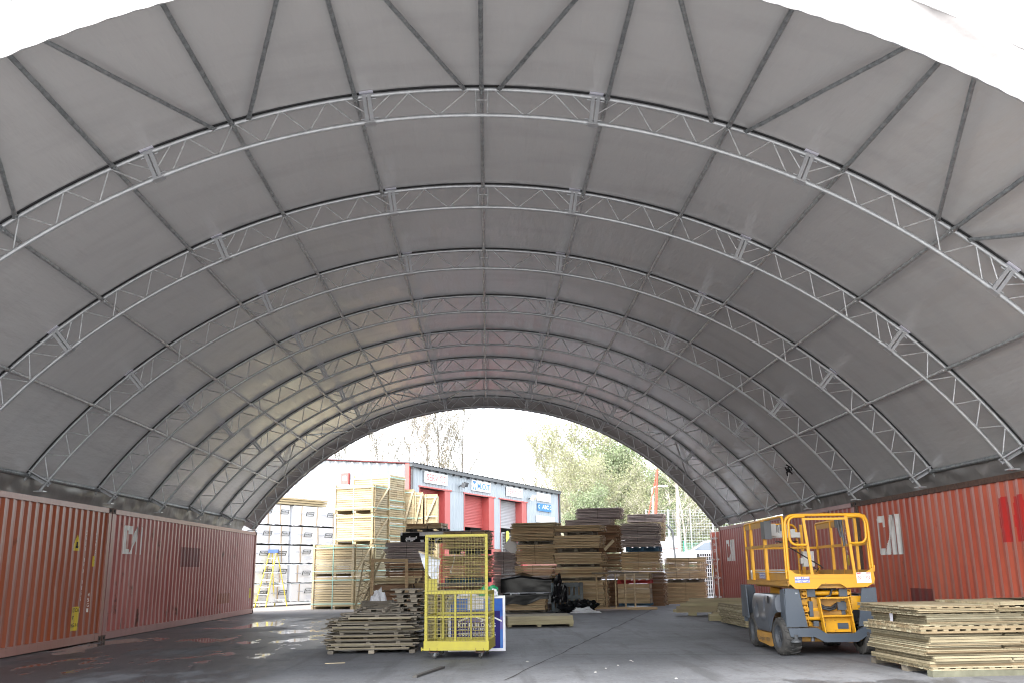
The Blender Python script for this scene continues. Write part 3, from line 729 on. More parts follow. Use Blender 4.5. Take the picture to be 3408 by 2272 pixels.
# roof edge, gutter, corner flashings
mb = MB(); mb.box((-.15, -.22, EAVE-.14), (WLEN+.15, -.06, EAVE+.02)); mb.tube([(WLEN+.05, -.12, EAVE), (WLEN+.05, -.12, 0)], .06, 8); mb.tube([(.02, -.12, EAVE), (.02, -.12, 0)], .06, 8)
for i in range(int(WLEN/.9)): mb.box((i*.9, -.2, EAVE-.24), (i*.9+.05, -.05, EAVE-.14))
mb.build('gutter', 'dgrey', ws)
for a_, b_, c_ in ((-.16, 0, EAVE), (WLEN, WLEN+.18, EAVE-.1)): mb = MB(); mb.box((a_, -.055, 0), (b_, .16, c_)); mb.build('corner_flashing', 'trim_red', ws)
DEP = 14.
ridge = lambda y: EAVE+(.095*y if y < DEP else .095*(2*DEP-y))
mb = MB(); nr = int(WLEN/.16); vs = []
for i in range(nr+1):
    u = -.2+(WLEN+.4)*i/nr; h = .05*(i % 2)
    vs += [(u, -.26, EAVE+.02+h), (u, DEP, ridge(DEP)+h), (u, 2*DEP, EAVE+h)]
mb.add(vs, [(3*i+k, 3*i+3+k, 3*i+4+k, 3*i+1+k) for i in range(nr) for k in (0, 1)]); mb.build('roof', 'dgrey', ws)
# gable wall to the left, its top follows the roof pitch; local y runs into the building
mb = MB(); per = .5; n = int(2*DEP/.1); vs = []
for i in range(n+1):
    y = .16+(2*DEP-.16)*i/n; x = -.02-(.09 if (i % 5) in (1, 2) else 0)
    vs += [(x, y, 0), (x, y, ridge(y)-.03)]
mb.add(vs, [(2*i, 2*i+1, 2*i+3, 2*i+2) for i in range(n)]); mb.add([(WLEN, 0, 0), (WLEN, 2*DEP, 0), (WLEN, 2*DEP, EAVE), (WLEN, DEP, ridge(DEP)), (WLEN, 0, EAVE)], [(0, 1, 2, 3, 4)])
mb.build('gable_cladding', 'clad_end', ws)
mb = MB(); mb.bar((-.06, 0, EAVE+.03), (-.06, DEP, ridge(DEP)+.03), .10, .05); mb.build('verge_trim', 'trim_red', ws)
def rect(pts): 
    q = [W2(*p) for p in pts]; us = [a[0] for a in q]; zs = [a[1] for a in q]
    return min(us), max(us), sum(sorted(zs)[:2])/2, sum(sorted(zs)[2:])/2
def Z4(x, y): return (1350+x/4.276, 1500+y/4.276)
def signboard(name, label, pts, texts, board='sign_white', tm='sign_redtext', bold=.03, extra=None):
    u0, u1, z0, z1 = rect([Z4(*p) for p in pts]); wd, ht = u1-u0, z1-z0
    root = thing(name, label, 'sign', Vector((WA.x, WA.y, 0))+WD*u0+WN*.06+Vector((0, 0, z0)), atan2(WD.y, WD.x))
    mb = MB(); mb.box((0, -.05, 0), (wd, .0, ht)); mb.build('board', board, root)
    mb = MB()
    for t, a, b, c, d, mt in texts: put_text(mb, t, a*wd, b*wd, c*ht, d*ht, lambda x, y: (x, -.053, y), bold, mt)
    if extra: extra(mb, wd, ht)
    mb.build('lettering', [tm, 'sign_blue', 'sign_white'], root)
signboard('service_sign', 'white signboard reading SERVICE, above the first red roller shutter', [(247, 285), (570, 335), (247, 445), (570, 493)], [('SERVICE', .09, .91, .22, .80, 0)], bold=.0)
def mot(mb, wd, ht):
    for (x, y, s) in ((.09, .68, 1), (.09, .25, -1), (.155, .25, -1)):
        pass
    P = lambda a, b: (a*wd, -.053, b*ht)
    mb.add([P(.04, .9), P(.2, .9), P(.12, .52)], [(0, 1, 2)], 1); mb.add([P(.03, .08), P(.11, .08), P(.07, .48)], [(0, 1, 2)], 1); mb.add([P(.13, .08), P(.21, .08), P(.17, .48)], [(0, 1, 2)], 1)
    mb.add([P(.03, .5), P(.08, .88), P(.03, .88)], [(0, 1, 2)], 1); mb.add([P(.21, .5), P(.21, .88), P(.16, .88)], [(0, 1, 2)], 1)
signboard('test_sign', 'white signboard reading M.O.T in blue with three blue triangles', [(920, 405), (1185, 450), (920, 552), (1185, 598)], [('M.O.T', .28, .95, .2, .8, 1)], bold=.03, extra=mot)
signboard('repairs_sign', 'white signboard reading REPAIRS in faded red', [(1415, 500), (1640, 540), (1415, 632), (1640, 668)], [('REPAIRS', .07, .93, .24, .78, 0)], bold=.0)
signboard('notice_sign', 'plain white upper signboard at the far end of the workshop', [(1850, 585), (2045, 618), (1850, 700), (2045, 730)], [('SERVICING', .2, .6, .45, .65, 0), ('MOT', .64, .8, .45, .65, 1), ('TEL', .3, .7, .2, .3, 2)], bold=0.)
signboard('blue_sign', 'blue signboard with large white letters ABC', [(1865, 738), (2050, 765), (1865, 845), (2050, 868)], [('ABC', .30, .80, .32, .86, 2), ('C', .02, .12, .3, .8, 2), ('C', .88, .98, .3, .8, 2)], board='sign_blue', bold=.03)
signboard('low_sign', 'long white signboard low on the workshop wall with a small blue mark', [(1845, 905), (2100, 945), (1845, 1000), (2100, 1040)], [('T', .03, .12, .6, .9, 1), ('MECHANICAL', .2, .9, .45, .7, 2)], bold=0.)
# floodlights and alarm box
def flood(px, py, body, label):
    u, z = W2(px, py); root = thing('flood_light', label, 'light', Vector((WA.x, WA.y, 0))+WD*u+WN*.05+Vector((0, 0, z)), atan2(WD.y, WD.x))
    mb = MB(); mb.box((-.2, -.45, -.1), (.0, -.25, .16), rot=eul(.4, 0, .3)); mb.box((.08, -.45, -.02), (.28, -.25, .22), rot=eul(.4, 0, -.3)); mb.build('lamp_head', body, root)
    mb = MB(); mb.bar((0.04, 0, 0), (.04, -.35, .1), .05); mb.bar((-.15, -.3, .1), (.22, -.3, .1), .04); mb.build('bracket', 'dgrey', root)
flood(1350+740/4.276, 1500+500/4.276, 'dgrey', 'black twin floodlight between the SERVICE and M.O.T signs')
flood(1350+1730/4.276, 1500+680/4.276, mat('beige_housing', (.6, .55, .42), .5), 'beige twin floodlight right of the REPAIRS sign')
def gpt(px, py):
    # on the gable plane (normal WD)
    p0 = Vector((WA.x, WA.y, 0))-WD*.06; d = ray(px, py); t = (p0-CAM).dot(WD)/d.dot(WD); return CAM+d*t
q = gpt(1152, 1592); ab = thing('alarm_box', 'small red alarm box on the pale blue gable wall', 'alarm', q, atan2(WD.y, WD.x))
mb = MB(); mb.box((-.14, -.22, -.28), (0, .22, .28)); mb.box((-.15, -.22, -.36), (0.0, .22, -.281), 1); mb.box((-.145, -.1, -.1), (-.14, .1, .14), 1); mb.build('casing', ['trim_red', 'sign_white'], ab)
# mesh gate in the third doorway with a bright cloth on it
u0, z0 = W2(1664, 1830); u1, z1 = W2(1700, 1770)
gt = thing('mesh_gate', 'wire mesh gate standing in the grey shuttered doorway', 'gate', Vector((WA.x, WA.y, 0))+WD*u0+WN*.12, atan2(WD.y, WD.x))
mb = MB(); gw = 2.6; gz = 3.55
for i in range(15): mb.bar((gw*i/14, 0, .1), (gw*i/14, 0, gz), .02)
for i in range(20): mb.bar((0, -.02, .1+(gz-.1)*i/19), (gw, -.02, .1+(gz-.1)*i/19), .02)
mb.build('wire_mesh', 'galv', gt)
mb = MB(); mb.bar((0, 0, 0), (0, 0, gz), .06); mb.bar((gw, 0, 0), (gw, 0, gz), .06); mb.bar((0, 0, gz), (gw, 0, gz), .06); mb.build('gate_frame', 'galv', gt)
M['hivis'] = mat('yellow_green_cloth', (.62, .70, .10), .7)
mb = MB(); vs = []
for i in range(7):
    for j in range(7):
        x = i/6-.5; y = j/6-.5; vs.append((x*.5*(1-.5*abs(y))+.06*noise.noise(Vector((i, j, 1))), -.04-.05*abs(noise.noise(Vector((i*.7, j*.7, 4)))), y*.75+.06*noise.noise(Vector((i*.9, j*.9, 2)))))
mb.add(vs, [(i*7+j, i*7+j+1, i*7+j+8, i*7+j+7) for i in range(6) for j in range(6)], 0, .5, True)
u, z = W2(1679, 1788); o = mb.build('cloth', 'hivis', None, Vector((WA.x, WA.y, 0))+WD*u+WN*.16+Vector((0, 0, z)), (0, 0, atan2(WD.y, WD.x)))
tag(o, 'yellow green cloth hung on the wire mesh gate', 'cloth')

# ------------------------------------------------------------------ bank, trees and things beyond the yard
M['soil'] = mat('bank_soil', (.17, .15, .09), .9, var=.7, vscale=.6, col2=(.12, .14, .05))
mb = MB(); nx, ny = 40, 18; vs = []
for i in range(nx+1):
    for j in range(ny+1):
        x = -90+200*i/nx; y = 70+70*(j/ny); t = j/ny
        vs.append((x, y+8*noise.noise(Vector((x*.02, 0, 1))), -.3+9*t**1.1+1.2*noise.noise(Vector((x*.05, y*.05, 0)))*t))
mb.add(vs, [(i*(ny+1)+j, (i+1)*(ny+1)+j, (i+1)*(ny+1)+j+1, i*(ny+1)+j+1) for i in range(nx) for j in range(ny)], 0, .5, True)
tag(mb.build('hill', 'soil'), kind='structure')
mb = MB(); vs = [(5.5, 46, -.2), (60, 46, -.2), (5.5, 49, 1.25), (60, 49, 1.25), (5.5, 75, 1.3), (60, 75, 1.3)]
mb.add(vs, [(0, 1, 3, 2), (2, 3, 5, 4)]); mb.add([(5.5, 46, -.2), (5.5, 49, 1.25), (5.5, 75, 1.3), (5.5, 75, -.2)], [(0, 1, 2, 3)]); tag(mb.build('raised_road', 'asphalt'), kind='structure')

def leaf_mat(name, cols):
    m = mat(name, cols[0], .6, tint=True, tcols=cols, spec=.25)
    n = m.node_tree; b = n.nodes['Principled BSDF']; out = [x for x in n.nodes if x.type == 'OUTPUT_MATERIAL'][0]
    tr = n.nodes.new('ShaderNodeBsdfTranslucent'); mx = n.nodes.new('ShaderNodeMixShader'); mx.inputs[0].default_value = .35
    src = b.inputs['Base Color'].links[0].from_socket; n.links.new(src, tr.inputs['Color'])
    n.links.new(b.outputs[0], mx.inputs[1]); n.links.new(tr.outputs[0], mx.inputs[2]); n.links.new(mx.outputs[0], out.inputs['Surface']); return m
M['leaf_spring'] = leaf_mat('spring_leaves', [(.29, .31, .17), (.38, .395, .22), (.36, .36, .24), (.47, .47, .32)])
M['leaf_green'] = leaf_mat('green_leaves', [(.20, .25, .14), (.28, .335, .18), (.25, .295, .19), (.36, .395, .25)])
M['leaf_pale'] = leaf_mat('catkins', [(.20, .17, .09), (.26, .23, .12), (.22, .19, .11), (.28, .25, .14)])
M['bark'] = mat('grey_bark', (.25, .225, .20), .85, var=.7, vscale=3, col2=(.17, .15, .135))
M['bark_pale'] = mat('pale_bark', (.42, .38, .33), .85, var=.7, vscale=3, col2=(.28, .25, .21))
def grow(rng, H, spread, levels, nb, up=.6):
    """returns branch segments [(p, q, r0, r1)] and twig tips"""
    segs = []; tips = []
    def branch(p, d, L, r, lv):
        n = 5 if lv == 0 else 3; q = p
        for i in range(n):
            d2 = (d+Vector((rng.uniform(-1, 1), rng.uniform(-1, 1), rng.uniform(-.3, .6)))*(.07 if lv == 0 else .2)).normalized()
            e = q+d2*L/n; ra = r*(1-.75*i/n); rb = r*(1-.75*(i+1)/n); segs.append((q, e, ra, rb))
            if lv < levels and (i > 0 or lv > 0):
                for _ in range(nb[lv]):
                    a = rng.uniform(0, 2*pi); t = rng.uniform(.3, 1); s = q.lerp(e, t)
                    o = Vector((cos(a), sin(a), rng.uniform(.1, .3+up))); nd = (d2*up+o*spread).normalized()
                    branch(s, nd, L*rng.uniform(.3, .52)*(1-.35*i/n if lv == 0 else 1), max(.006, rb*.55), lv+1)
            d = d2; q = e
            if lv >= levels-1: tips.append(e)
        tips.append(q)
    branch(Vector((0, 0, 0)), Vector((0, 0, 1)), H, H*.012, 0)
    return segs, tips
def make_tree(seed, H, spread, levels, nb, leafn, leafsize, lm, bark, rad, name, label, group, loc, up=.6, ivy=False):
    rng = random.Random(seed); segs, tips = grow(rng, H, spread, levels, nb, up)
    root = thing(name, label, 'tree', loc, rng.uniform(0, 6), group)
    mb = MB()
    for p, q, a, b in segs:
        if a > .03: mb.tube([p, q], [a, b], 6)
        else: mb.tube([p, q], [max(a, .014), max(b, .010)], 3)
    mb.build('trunk', bark, root)
    mb = MB()
    for t in tips:
        cl = rng.random()
        for _ in range(leafn):
            o = t+Vector((rng.gauss(0, rad), rng.gauss(0, rad), rng.gauss(0, rad)))
            s = leafsize*rng.uniform(.5, 1.2); a = Vector((rng.uniform(-1, 1), rng.uniform(-1, 1), rng.uniform(-1, 1))).normalized(); b = a.orthogonal().normalized()
            c = a.cross(b); mb.add([o-b*s-c*s*.5, o+b*s*.2-c*s*.6, o+b*s+c*s*.5, o-b*s*.2+c*s*.6], [(0, 1, 2, 3)], 0, max(0, min(1, cl*.7+rng.random()*.3)))
    mb.build('crown', lm, root); return root
tp = {}
tp['bare'] = make_tree(3, 12, .62, 3, (4, 3, 2), 1, .05, 'leaf_pale', 'bark', .14, 'birch_tree', 'tall bare birch with fine twigs, middle of the group behind the workshop roof', 'bare birches behind the workshop', (-6, 96, 5), .8)
tp['bare2'] = make_tree(8, 11, .6, 3, (4, 3, 2), 1, .05, 'leaf_pale', 'bark', .14, 'birch_tree', 'thin bare birch left of the tallest birch behind the workshop', 'bare birches behind the workshop', (-16, 96, 4.5), .9)
tp['spring'] = make_tree(11, 12, .9, 3, (4, 3, 2), 3, .075, 'leaf_spring', 'bark_pale', .34, 'spring_tree', 'large pale spring-green tree, tallest of the wood right of the workshop', 'spring trees beyond the timber yard', (8.3, 86, 2.4), .7)
tp['spring2'] = make_tree(17, 10, 1.0, 3, (4, 3, 2), 3, .08, 'leaf_spring', 'bark_pale', .36, 'spring_tree', 'yellow-green spring tree with open crown beside the tallest one', 'spring trees beyond the timber yard', (13, 82, 2), .6)
tp['green'] = make_tree(23, 9, 1.05, 3, (4, 3, 2), 5, .09, 'leaf_green', 'bark', .38, 'bushy_tree', 'dense dark green bushy tree behind the lamp post', 'spring trees beyond the timber yard', (17, 80, 2), .5)
# px, depth, top pixel, proto, label
for px, Y, ytop, k, lab in (
    (1130, 100, 1480, 'bare2', 'bare birch farthest left, its tip just under the shelter arch'),
    (1270, 98, 1455, 'bare2', 'small bare birch above the left end of the workshop roof'),
    (1418, 95, 1385, 'bare', 'tallest bare birch with two stems above the SERVICE sign'),
    (1475, 97, 1400, 'bare2', 'bare birch directly right of the tallest one above the workshop'),
    (1532, 100, 1420, 'bare', 'slender bare birch standing alone above the M.O.T sign'),
    (1355, 99, 1450, 'bare', 'bare birch just left of the SERVICE sign, behind the roof corner'),
    (1790, 92, 1500, 'bare', 'bare twiggy tree above the far end of the workshop roof'),
    (1850, 88, 1470, 'spring', 'pale spring tree behind the far corner of the workshop'),
    (1905, 85, 1440, 'spring', 'tallest pale spring tree right of the workshop'),
    (1985, 84, 1450, 'spring2', 'yellow-green tree with open crown above the topmost plank bundle'),
    (1950, 80, 1545, 'spring2', 'lower spring tree between the two tall ones'),
    (1890, 79, 1580, 'spring', 'small pale tree beside the workshop corner flashing'),
    (2055, 80, 1520, 'green', 'green bushy tree left of the red poles'),
    (2110, 82, 1530, 'green', 'green bushy tree directly behind the red poles'),
    (2020, 76, 1600, 'spring2', 'low yellow-green tree behind the highest plank stack'),
    (2160, 78, 1600, 'spring2', 'yellow-green tree behind the lamp post head'),
    (2215, 76, 1600, 'green', 'green tree between lamp post and pole trunk'),
    (2300, 74, 1650, 'spring', 'pale tree under the right foot of the arch'),
    (2360, 75, 1680, 'green', 'green tree behind the open container door'),
    (2130, 74, 1640, 'spring', 'low pale tree at the feet of the red poles'),
    (2260, 73, 1690, 'green', 'low green tree behind the white car'),
    (1960, 72, 1660, 'green', 'low dark tree behind the plank stacks'),
    (2420, 76, 1620, 'spring', 'pale tree half hidden by the shelter foot'),
    ):
    zb = -.3+9*max(0, (Y-70)/70)**1.1
    b = atY(px, ytop, Y); src = tp[k]; Hs = {'bare': 12, 'bare2': 11, 'spring': 13, 'spring2': 11, 'green': 10}[k]
    s = (b.z-zb)/Hs
    if not src.get('used'): o = src; src['used'] = 1; o['label'] = lab; o.location = (b.x, Y, zb)
    else: o = copy_thing(src, (b.x, Y, zb), RNG.uniform(0, 6), lab)
    sx = s if k.startswith('bare') else max(s, .75)
    o.scale = (sx, sx, s)
for k in tp.values():
    if 'used' in k: del k['used']
for o in COL.objects:
    if 'used' in o: del o['used']
# undergrowth on the bank
mb = MB(); rng = random.Random(5)
for _ in range(900):
    x = rng.uniform(-2, 34); y = rng.uniform(69, 88); z = -.3+9*max(0, (y-70)/70)**1.1; h = rng.uniform(.6, 2.6); c = rng.random()
    for _ in range(26):
        a = rng.uniform(0, 6.28); r = rng.uniform(0, .9); o = Vector((x+r*cos(a), y+r*sin(a), z+rng.uniform(0, h))); s = rng.uniform(.07, .17)
        d = Vector((rng.uniform(-1, 1), rng.uniform(-1, 1), rng.uniform(-1, 1))).normalized(); b = d.orthogonal().normalized(); e = d.cross(b)
        mb.add([o-b*s, o-e*s*.6, o+b*s, o+e*s*.6], [(0, 1, 2, 3)], 0, min(1, c*.8+rng.random()*.2))
tag(mb.build('undergrowth', 'leaf_spring'), kind='stuff', label='tangled spring undergrowth covering the bank behind the yard', cat='undergrowth')

# red pole frame, lamp post, pole, wire fence, car, van, bent pipe
M['pole_red'] = mat('red_painted_steel', (.62, .07, .04), .5)
top = atY(2187, 1560, 56); l1 = atY(2159, 1710, 56); l2 = atY(2183, 1710, 56); l3 = Vector((l2.x+.15, 57.2, l2.z))
rp = thing('steel_mast', 'thin red steel pole frame meeting at the top, behind the plank stacks', 'frame', (l2.x, 56, 1.3))
for e, r in ((l1, .035), (l2, .07), (l3, .035)):
    b = top+(e-top)*((top.z-1.3)/(top.z-e.z)); mb = MB(); o = Vector((l2.x, 56, 1.3)); mb.tube([top-o, b-o], r, 8); mb.build('pole', 'pole_red', rp)
b = atY(2172, 1700, 60); lt = thing('street_lamp', 'white street lamp with one arm, beside the red poles', 'lamp', (b.x, 60, 1.3))
q = [atY(2171.5, y, 60)-Vector((b.x, 60, 1.3)) for y in (1640, 1622)]; e = atY(2186, 1617, 60)-Vector((b.x, 60, 1.3)); e2 = atY(2200, 1616, 60)-Vector((b.x, 60, 1.3)); e3 = atY(2220, 1615.5, 60)-Vector((b.x, 60, 1.3))
mb = MB(); mb.tube([(0, 0, 0), (0, 0, 2.5), (q[0].x, 0, q[0].z), (q[1].x, 0, q[1].z), (e.x-.12, 0, e.z-.02), e, e2], [.07, .06, .05, .045, .04, .04, .035], 8); mb.build('post', 'white', lt)
mb = MB(); mb.box((e2.x, -.12, e2.z-.05), (e3.x, .12, e2.z+.06)); mb.build('lamp_head', 'white', lt)
b = atY(2258, 1800, 64)
pt = thing('pole', 'tall weathered wooden pole beside a leaning bare trunk, right of the red poles', 'pole', (b.x, 64, 1.3))
t = atY(2251, 1570, 64)-Vector((b.x, 64, 1.3)); mb = MB(); mb.tube([(0, 0, -.5), t*.5, t], [.16, .13, .1], 8); mb.build('post', 'bark_pale', pt)
bt = make_tree(41, 7, .8, 3, (2, 2, 2), 1, .05, 'leaf_spring', 'bark_pale', .3, 'bare_tree', 'leaning bare tree with long side branches beside the wooden pole', None, (b.x+.3, 63, 1.2), .5)
bt['label'] = 'leaning bare tree with long side branches beside the wooden pole'
fz = 1.25; fx0, fx1 = atY(2205, 1760, 60).x, 22.; fe = thing('mesh_fence', 'tall wire mesh fence with grey posts, behind the white car', 'fence', (fx0, 66, fz))
for i in range(8): mb = MB(); mb.tube([((fx1-fx0)*i/7, 0, 0), ((fx1-fx0)*i/7, 0, 4.2)], .045, 6); mb.build('post', 'galv', fe)
mb = MB()
for i in range(22): mb.bar((0, -.03, .1+4.0*i/21), (fx1-fx0, -.03, .1+4.0*i/21), .016)
for i in range(60): mb.bar(((fx1-fx0)*i/59, -.03, .1), ((fx1-fx0)*i/59, -.03, 4.1), .012)
mb.build('wire_mesh', 'galv', fe)
gf = thing('green_fence', 'low green mesh fence panel behind the white car', 'fence', (atY(2275, 1800, 58).x, 58, 1.3)); M['gfence'] = mat('green_coated_wire', (.03, .22, .16), .5)
mb = MB()
for i in range(16): mb.bar((0, 0, .05+1.5*i/15), (4.5, 0, .05+1.5*i/15), .014)
for i in range(30): mb.bar((4.5*i/29, 0, 0), (4.5*i/29, 0, 1.6), .012)
mb.build('wire_mesh', 'gfence', gf); mb = MB()
for i in range(3): mb.bar((2.25*i, .03, 0), (2.25*i, .03, 1.7), .06)
mb.build('post', 'gfence', gf)
# white car
M['carpaint'] = mat('white_car_paint', (.78, .78, .79), .25, spec=.6)
M['glass'] = mat('tinted_car_glass', (.10, .13, .17), .08, spec=.8)
b = atY(2225, 1858, 50.5); cl = thing('parked_car', 'white parked car with tinted windows, behind the shortest plank stack', 'car', (b.x, 50.5, 1.27), RD(-6))
S = 1.0
prof_c = [(-.2, .35), (-.15, .75), (.2, .86), (1.15, 1.0), (1.9, 1.48), (2.5, 1.56), (3.6, 1.52), (4.15, 1.1), (4.3, .8), (4.3, .35)]
mb = MB(); mb.prism(prof_c, lambda u, v, d: (u, d, v), 0, 1.75); mb.build('body', 'carpaint', cl)
mb = MB()
for poly in ([(1.32, 1.02), (1.95, 1.42), (2.45, 1.48), (2.45, 1.02)], [(2.52, 1.02), (2.52, 1.48), (3.5, 1.45), (3.5, 1.02)], [(3.57, 1.02), (3.57, 1.44), (4.0, 1.08), (4.0, 1.02)]):
    mb.prism(poly, lambda u, v, d: (u, d, v), -.012, -.002)
mb.add([(1.2, .1, 1.035), (1.9, .2, 1.49), (1.9, 1.55, 1.49), (1.2, 1.65, 1.035)], [(0, 1, 2, 3)]); mb.build('window', 'glass', cl)
for u in (.75, 3.45):
    mb = MB(); mb.lathe([(.0, 0), (.2, .0), (.33, .02), (.33, .2), (.0, .2)], lambda x, y, h: (u+x, h-.03, .33+y), 18); wh = mb.build('wheel', 'rubber', cl)
    mb = MB(); mb.lathe([(0, 0), (.19, .01)], lambda x, y, h: (u+x, -.035+h, .33+y), 12); mb.build('rim', 'alu', wh)
mb = MB(); mb.box((-.19, .15, .62), (-.12, .4, .74)); mb.build('headlight', 'alu', cl)
b = atY(2208, 1860, 54); vn = thing('box_van', 'white box van with a red stripe, half hidden behind the plank stack', 'van', (b.x-1.8, 54, 1.27)); e = atY(2258, 1784, 54)
vh = e.z-1.27; vw = e.x-b.x+1.8
mb = MB(); mb.box((0, 0, .45), (vw, 5, vh)); mb.build('body', 'carpaint', vn); mb = MB(); mb.box((.05, -.01, vh*.62), (vw-.05, -.002, vh*.66)); mb.build('stripe', 'trim_red', vn)
mb = MB(); mb.bar((vw/2, -.01, .5), (vw/2, -.01, vh-.05), .02); mb.box((.1, -.03, .5), (vw-.1, 0, .62)); mb.build('rear_door', 'dgrey', vn)
for u in (.3, vw-.3): mb = MB(); mb.lathe([(0, -.1), (.36, -.1), (.36, .15), (0, .15)], lambda x, y, h: (u+h, .9+x, .36+y), 16); mb.build('wheel', 'rubber', vn)
b = atY(2238, 1765, 45); pts = [atY(x, y, 45) for x, y in ((2218, 1744), (2228, 1755), (2238, 1766), (2240, 1790), (2243, 1820), (2247, 1850))]
o0 = Vector((pts[-1].x, 45, 0)); mb = MB(); mb.tube([p-o0 for p in pts]+[(.05, 0, 0)], .05, 8)
tag(mb.build('bent_pipe', 'dgrey', None, o0), 'dark bent metal pipe rising behind the plank stack, beside the white van', 'pipe')
# dark wire crate in front of the car, red load outside the shelter
b = atY(2330, 1858, 46.5); e = atY(2372, 1836, 46.5); cr = thing('wire_crate', 'dark wire crate between the white car and the open container door', 'crate', (b.x, 46.5, 0))
mb = MB(); cw, chh = e.x-b.x, e.z
for i in range(7): mb.bar((cw*i/6, 0, 0), (cw*i/6, 0, chh), .025)
for i in range(12): mb.bar((0, 0, chh*i/11), (cw, 0, chh*i/11), .025)
mb.build('wire_mesh', 'alu', cr); mb = MB(); mb.box((.02, .05, .02), (cw-.02, .8, chh-.05)); mb.build('contents', 'dark', cr)
for y0, zz, lab, bm in ((24.5, 0., 'rust red container outside the shelter, lower of the two glimpsed over the roof gap', 'c_red'), (23.5, 2.9, 'orange red container stacked outside the shelter, glimpsed through the gap under the fabric', 'c_door')):
    container(lab, (12.6, y0, zz), 1, bm, 'casting')
# ------------------------------------------------------------------ timber bundles
def hplane(x, y, p0, c, s):
    """L so that p0 + L*(c, -s) lies under pixel column x"""
    d = ray(x, y); k = d.x/d.y
    return (k*p0.y-p0.x)/(c+k*s)
BUN = 'banded plank bundles stacked in the yard'
def boards(L, W, H, wd, lay, bw, rng, rag=.03, tilt=.012, gap=.003, thick=False, skew=0.):
    mb = MB(); lay *= 1.25; nl = max(2, round(H/lay)); lh = H/nl; nc = max(2, round(W/bw)); cw = W/nc; pt = rng.random()
    for i in range(nl):
        dy = rng.uniform(-rag, rag)*.7 if not thick else 0; ti = rng.uniform(-tilt, tilt) if i < nl-1 else 0
        base = (pt+.35+rng.random()*.4) % 1.; pt = base; hh = rng.uniform(.55, .95) if not thick else .97
        for j in range(nc):
            a = rng.uniform(-rag, rag)*(1 if not thick else .2); b = rng.uniform(-rag, rag)*1.6*(1 if not thick else .2)
            if rng.random() < .08 and not thick: b += rng.uniform(.0, rag*2.5)
            z0 = i*lh+.002; z1 = z0+lh*(hh*.95 if j in (0, nc-1) else rng.uniform(.6, .95))-.002
            y0 = j*cw+.004+dy; y1 = y0+cw-.010
            if j == 0: y0 += rng.uniform(-rag, rag)*.4
            dz = ti*L*.2
            vs = [(a, y0, z0), (L+b, y0, z0+dz), (L+b, y1, z0+dz), (a, y1, z0), (a, y0, z1), (L+b, y0, z1+dz), (L+b, y1, z1+dz), (a, y1, z1)]
            t = min(1, max(0, base*.75+rng.random()*.25))
            mb.add(vs, [BOXF[k] for k in (0, 1, 2, 4)], 0, t); o = len(mb.v)-8
            for f in (BOXF[3], BOXF[5]): mb.f.append([o+q for q in f]); mb.m.append(1); mb.t.append(rng.random()); mb.s.append(False)
    return mb
def pallet_mesh(L, W, H, rng, blocks=3, deck=5, solid=True):
    mb = MB(); t = H*.16
    if solid: mb.box((.01, W*.55, t), (L-.01, W*.55+.03, H-t*1.1), 0, .1)  # added dark board, keeps daylight from showing through the pallet gaps
    for j in range(3):
        y = (W-.1)*j/2
        for i in range(blocks): x = (L-.13)*i/(blocks-1); mb.box((x, y, t), (x+.13, y+.1, H-t*1.1), 0, rng.random())
        mb.box((0, y, 0), (L, y+.1, t-.002), 0, rng.random())
    for i in range(deck): x = (L-.12)*i/(deck-1); mb.box((x, 0, H-t), (x+.12, W, H-.001), 0, rng.random())
    mb.box((0, 0, H-t*2-.001), (L, .1, H-t-.002), 0, rng.random()); mb.box((0, W-.1, H-t*2-.001), (L, W, H-t-.002), 0, rng.random())
    return mb
def bundle(xl, xr, yb, yt, Y, depth, yaw, wd, lab, lay=.042, bw=.11, straps=(.5,), rag=.03, thick=False, seed=0, strapm='black', group=BUN):
    c, s = cos(RD(yaw)), sin(RD(yaw)); p0 = atY(xl, yb, Y); L = hplane(xr, yb, p0, c, s); zt = atY(xl, yt, Y).z
    if p0.z < .16: p0.z = .0 if p0.z < .05 or wd != 'w_brown' else p0.z
    if yb > 1995 and p0.z < .45 and 'sleepers' not in lab and 'half covered' not in lab: p0.z = 0.
    H = zt-p0.z
    rng = random.Random(seed or int(xl*7+yb*13))
    root = thing('plank_bundle', lab, 'plank bundle', p0, -RD(yaw), group)
    boards(L, depth, H, wd, lay, bw, rng, rag, thick=thick).build('planks', [wd, 'w_end'], root)
    for t in straps:
        mb = MB(); x = L*t; k = rng.uniform(-.04, .04); e = .012
        for a, b in (((x, -e-.012, -.004), (x+k, -e-.012, H+.012)), ((x+k, -e-.012, H+.012), (x+k, depth+e, H+.012)), ((x+k, depth+e, H+.012), (x, depth+e, -.004))): mb.bar(a, b, .022, .006, (1, 0, 0) if a[2] != b[2] else (0, 0, 1))
        mb.build('strap', strapm, root)
    return root, p0, L, H
def pallet(xl, xr, yb, yt, Y, depth, yaw, wd, lab, group='pallets between the plank bundles', off=.04):
    c, s = cos(RD(yaw)), sin(RD(yaw)); p0 = atY(xl, yb, Y); L = hplane(xr, yb, p0, c, s); H = max(.05, atY(xl, yt, Y).z-p0.z)
    root = thing('pallet', lab, 'pallet', p0, -RD(yaw), group)
    pallet_mesh(L, depth, H, random.Random(int(xl+yb*3)), solid=wd not in ('w_black',)).build('deck', wd, root); return root
YW = 17
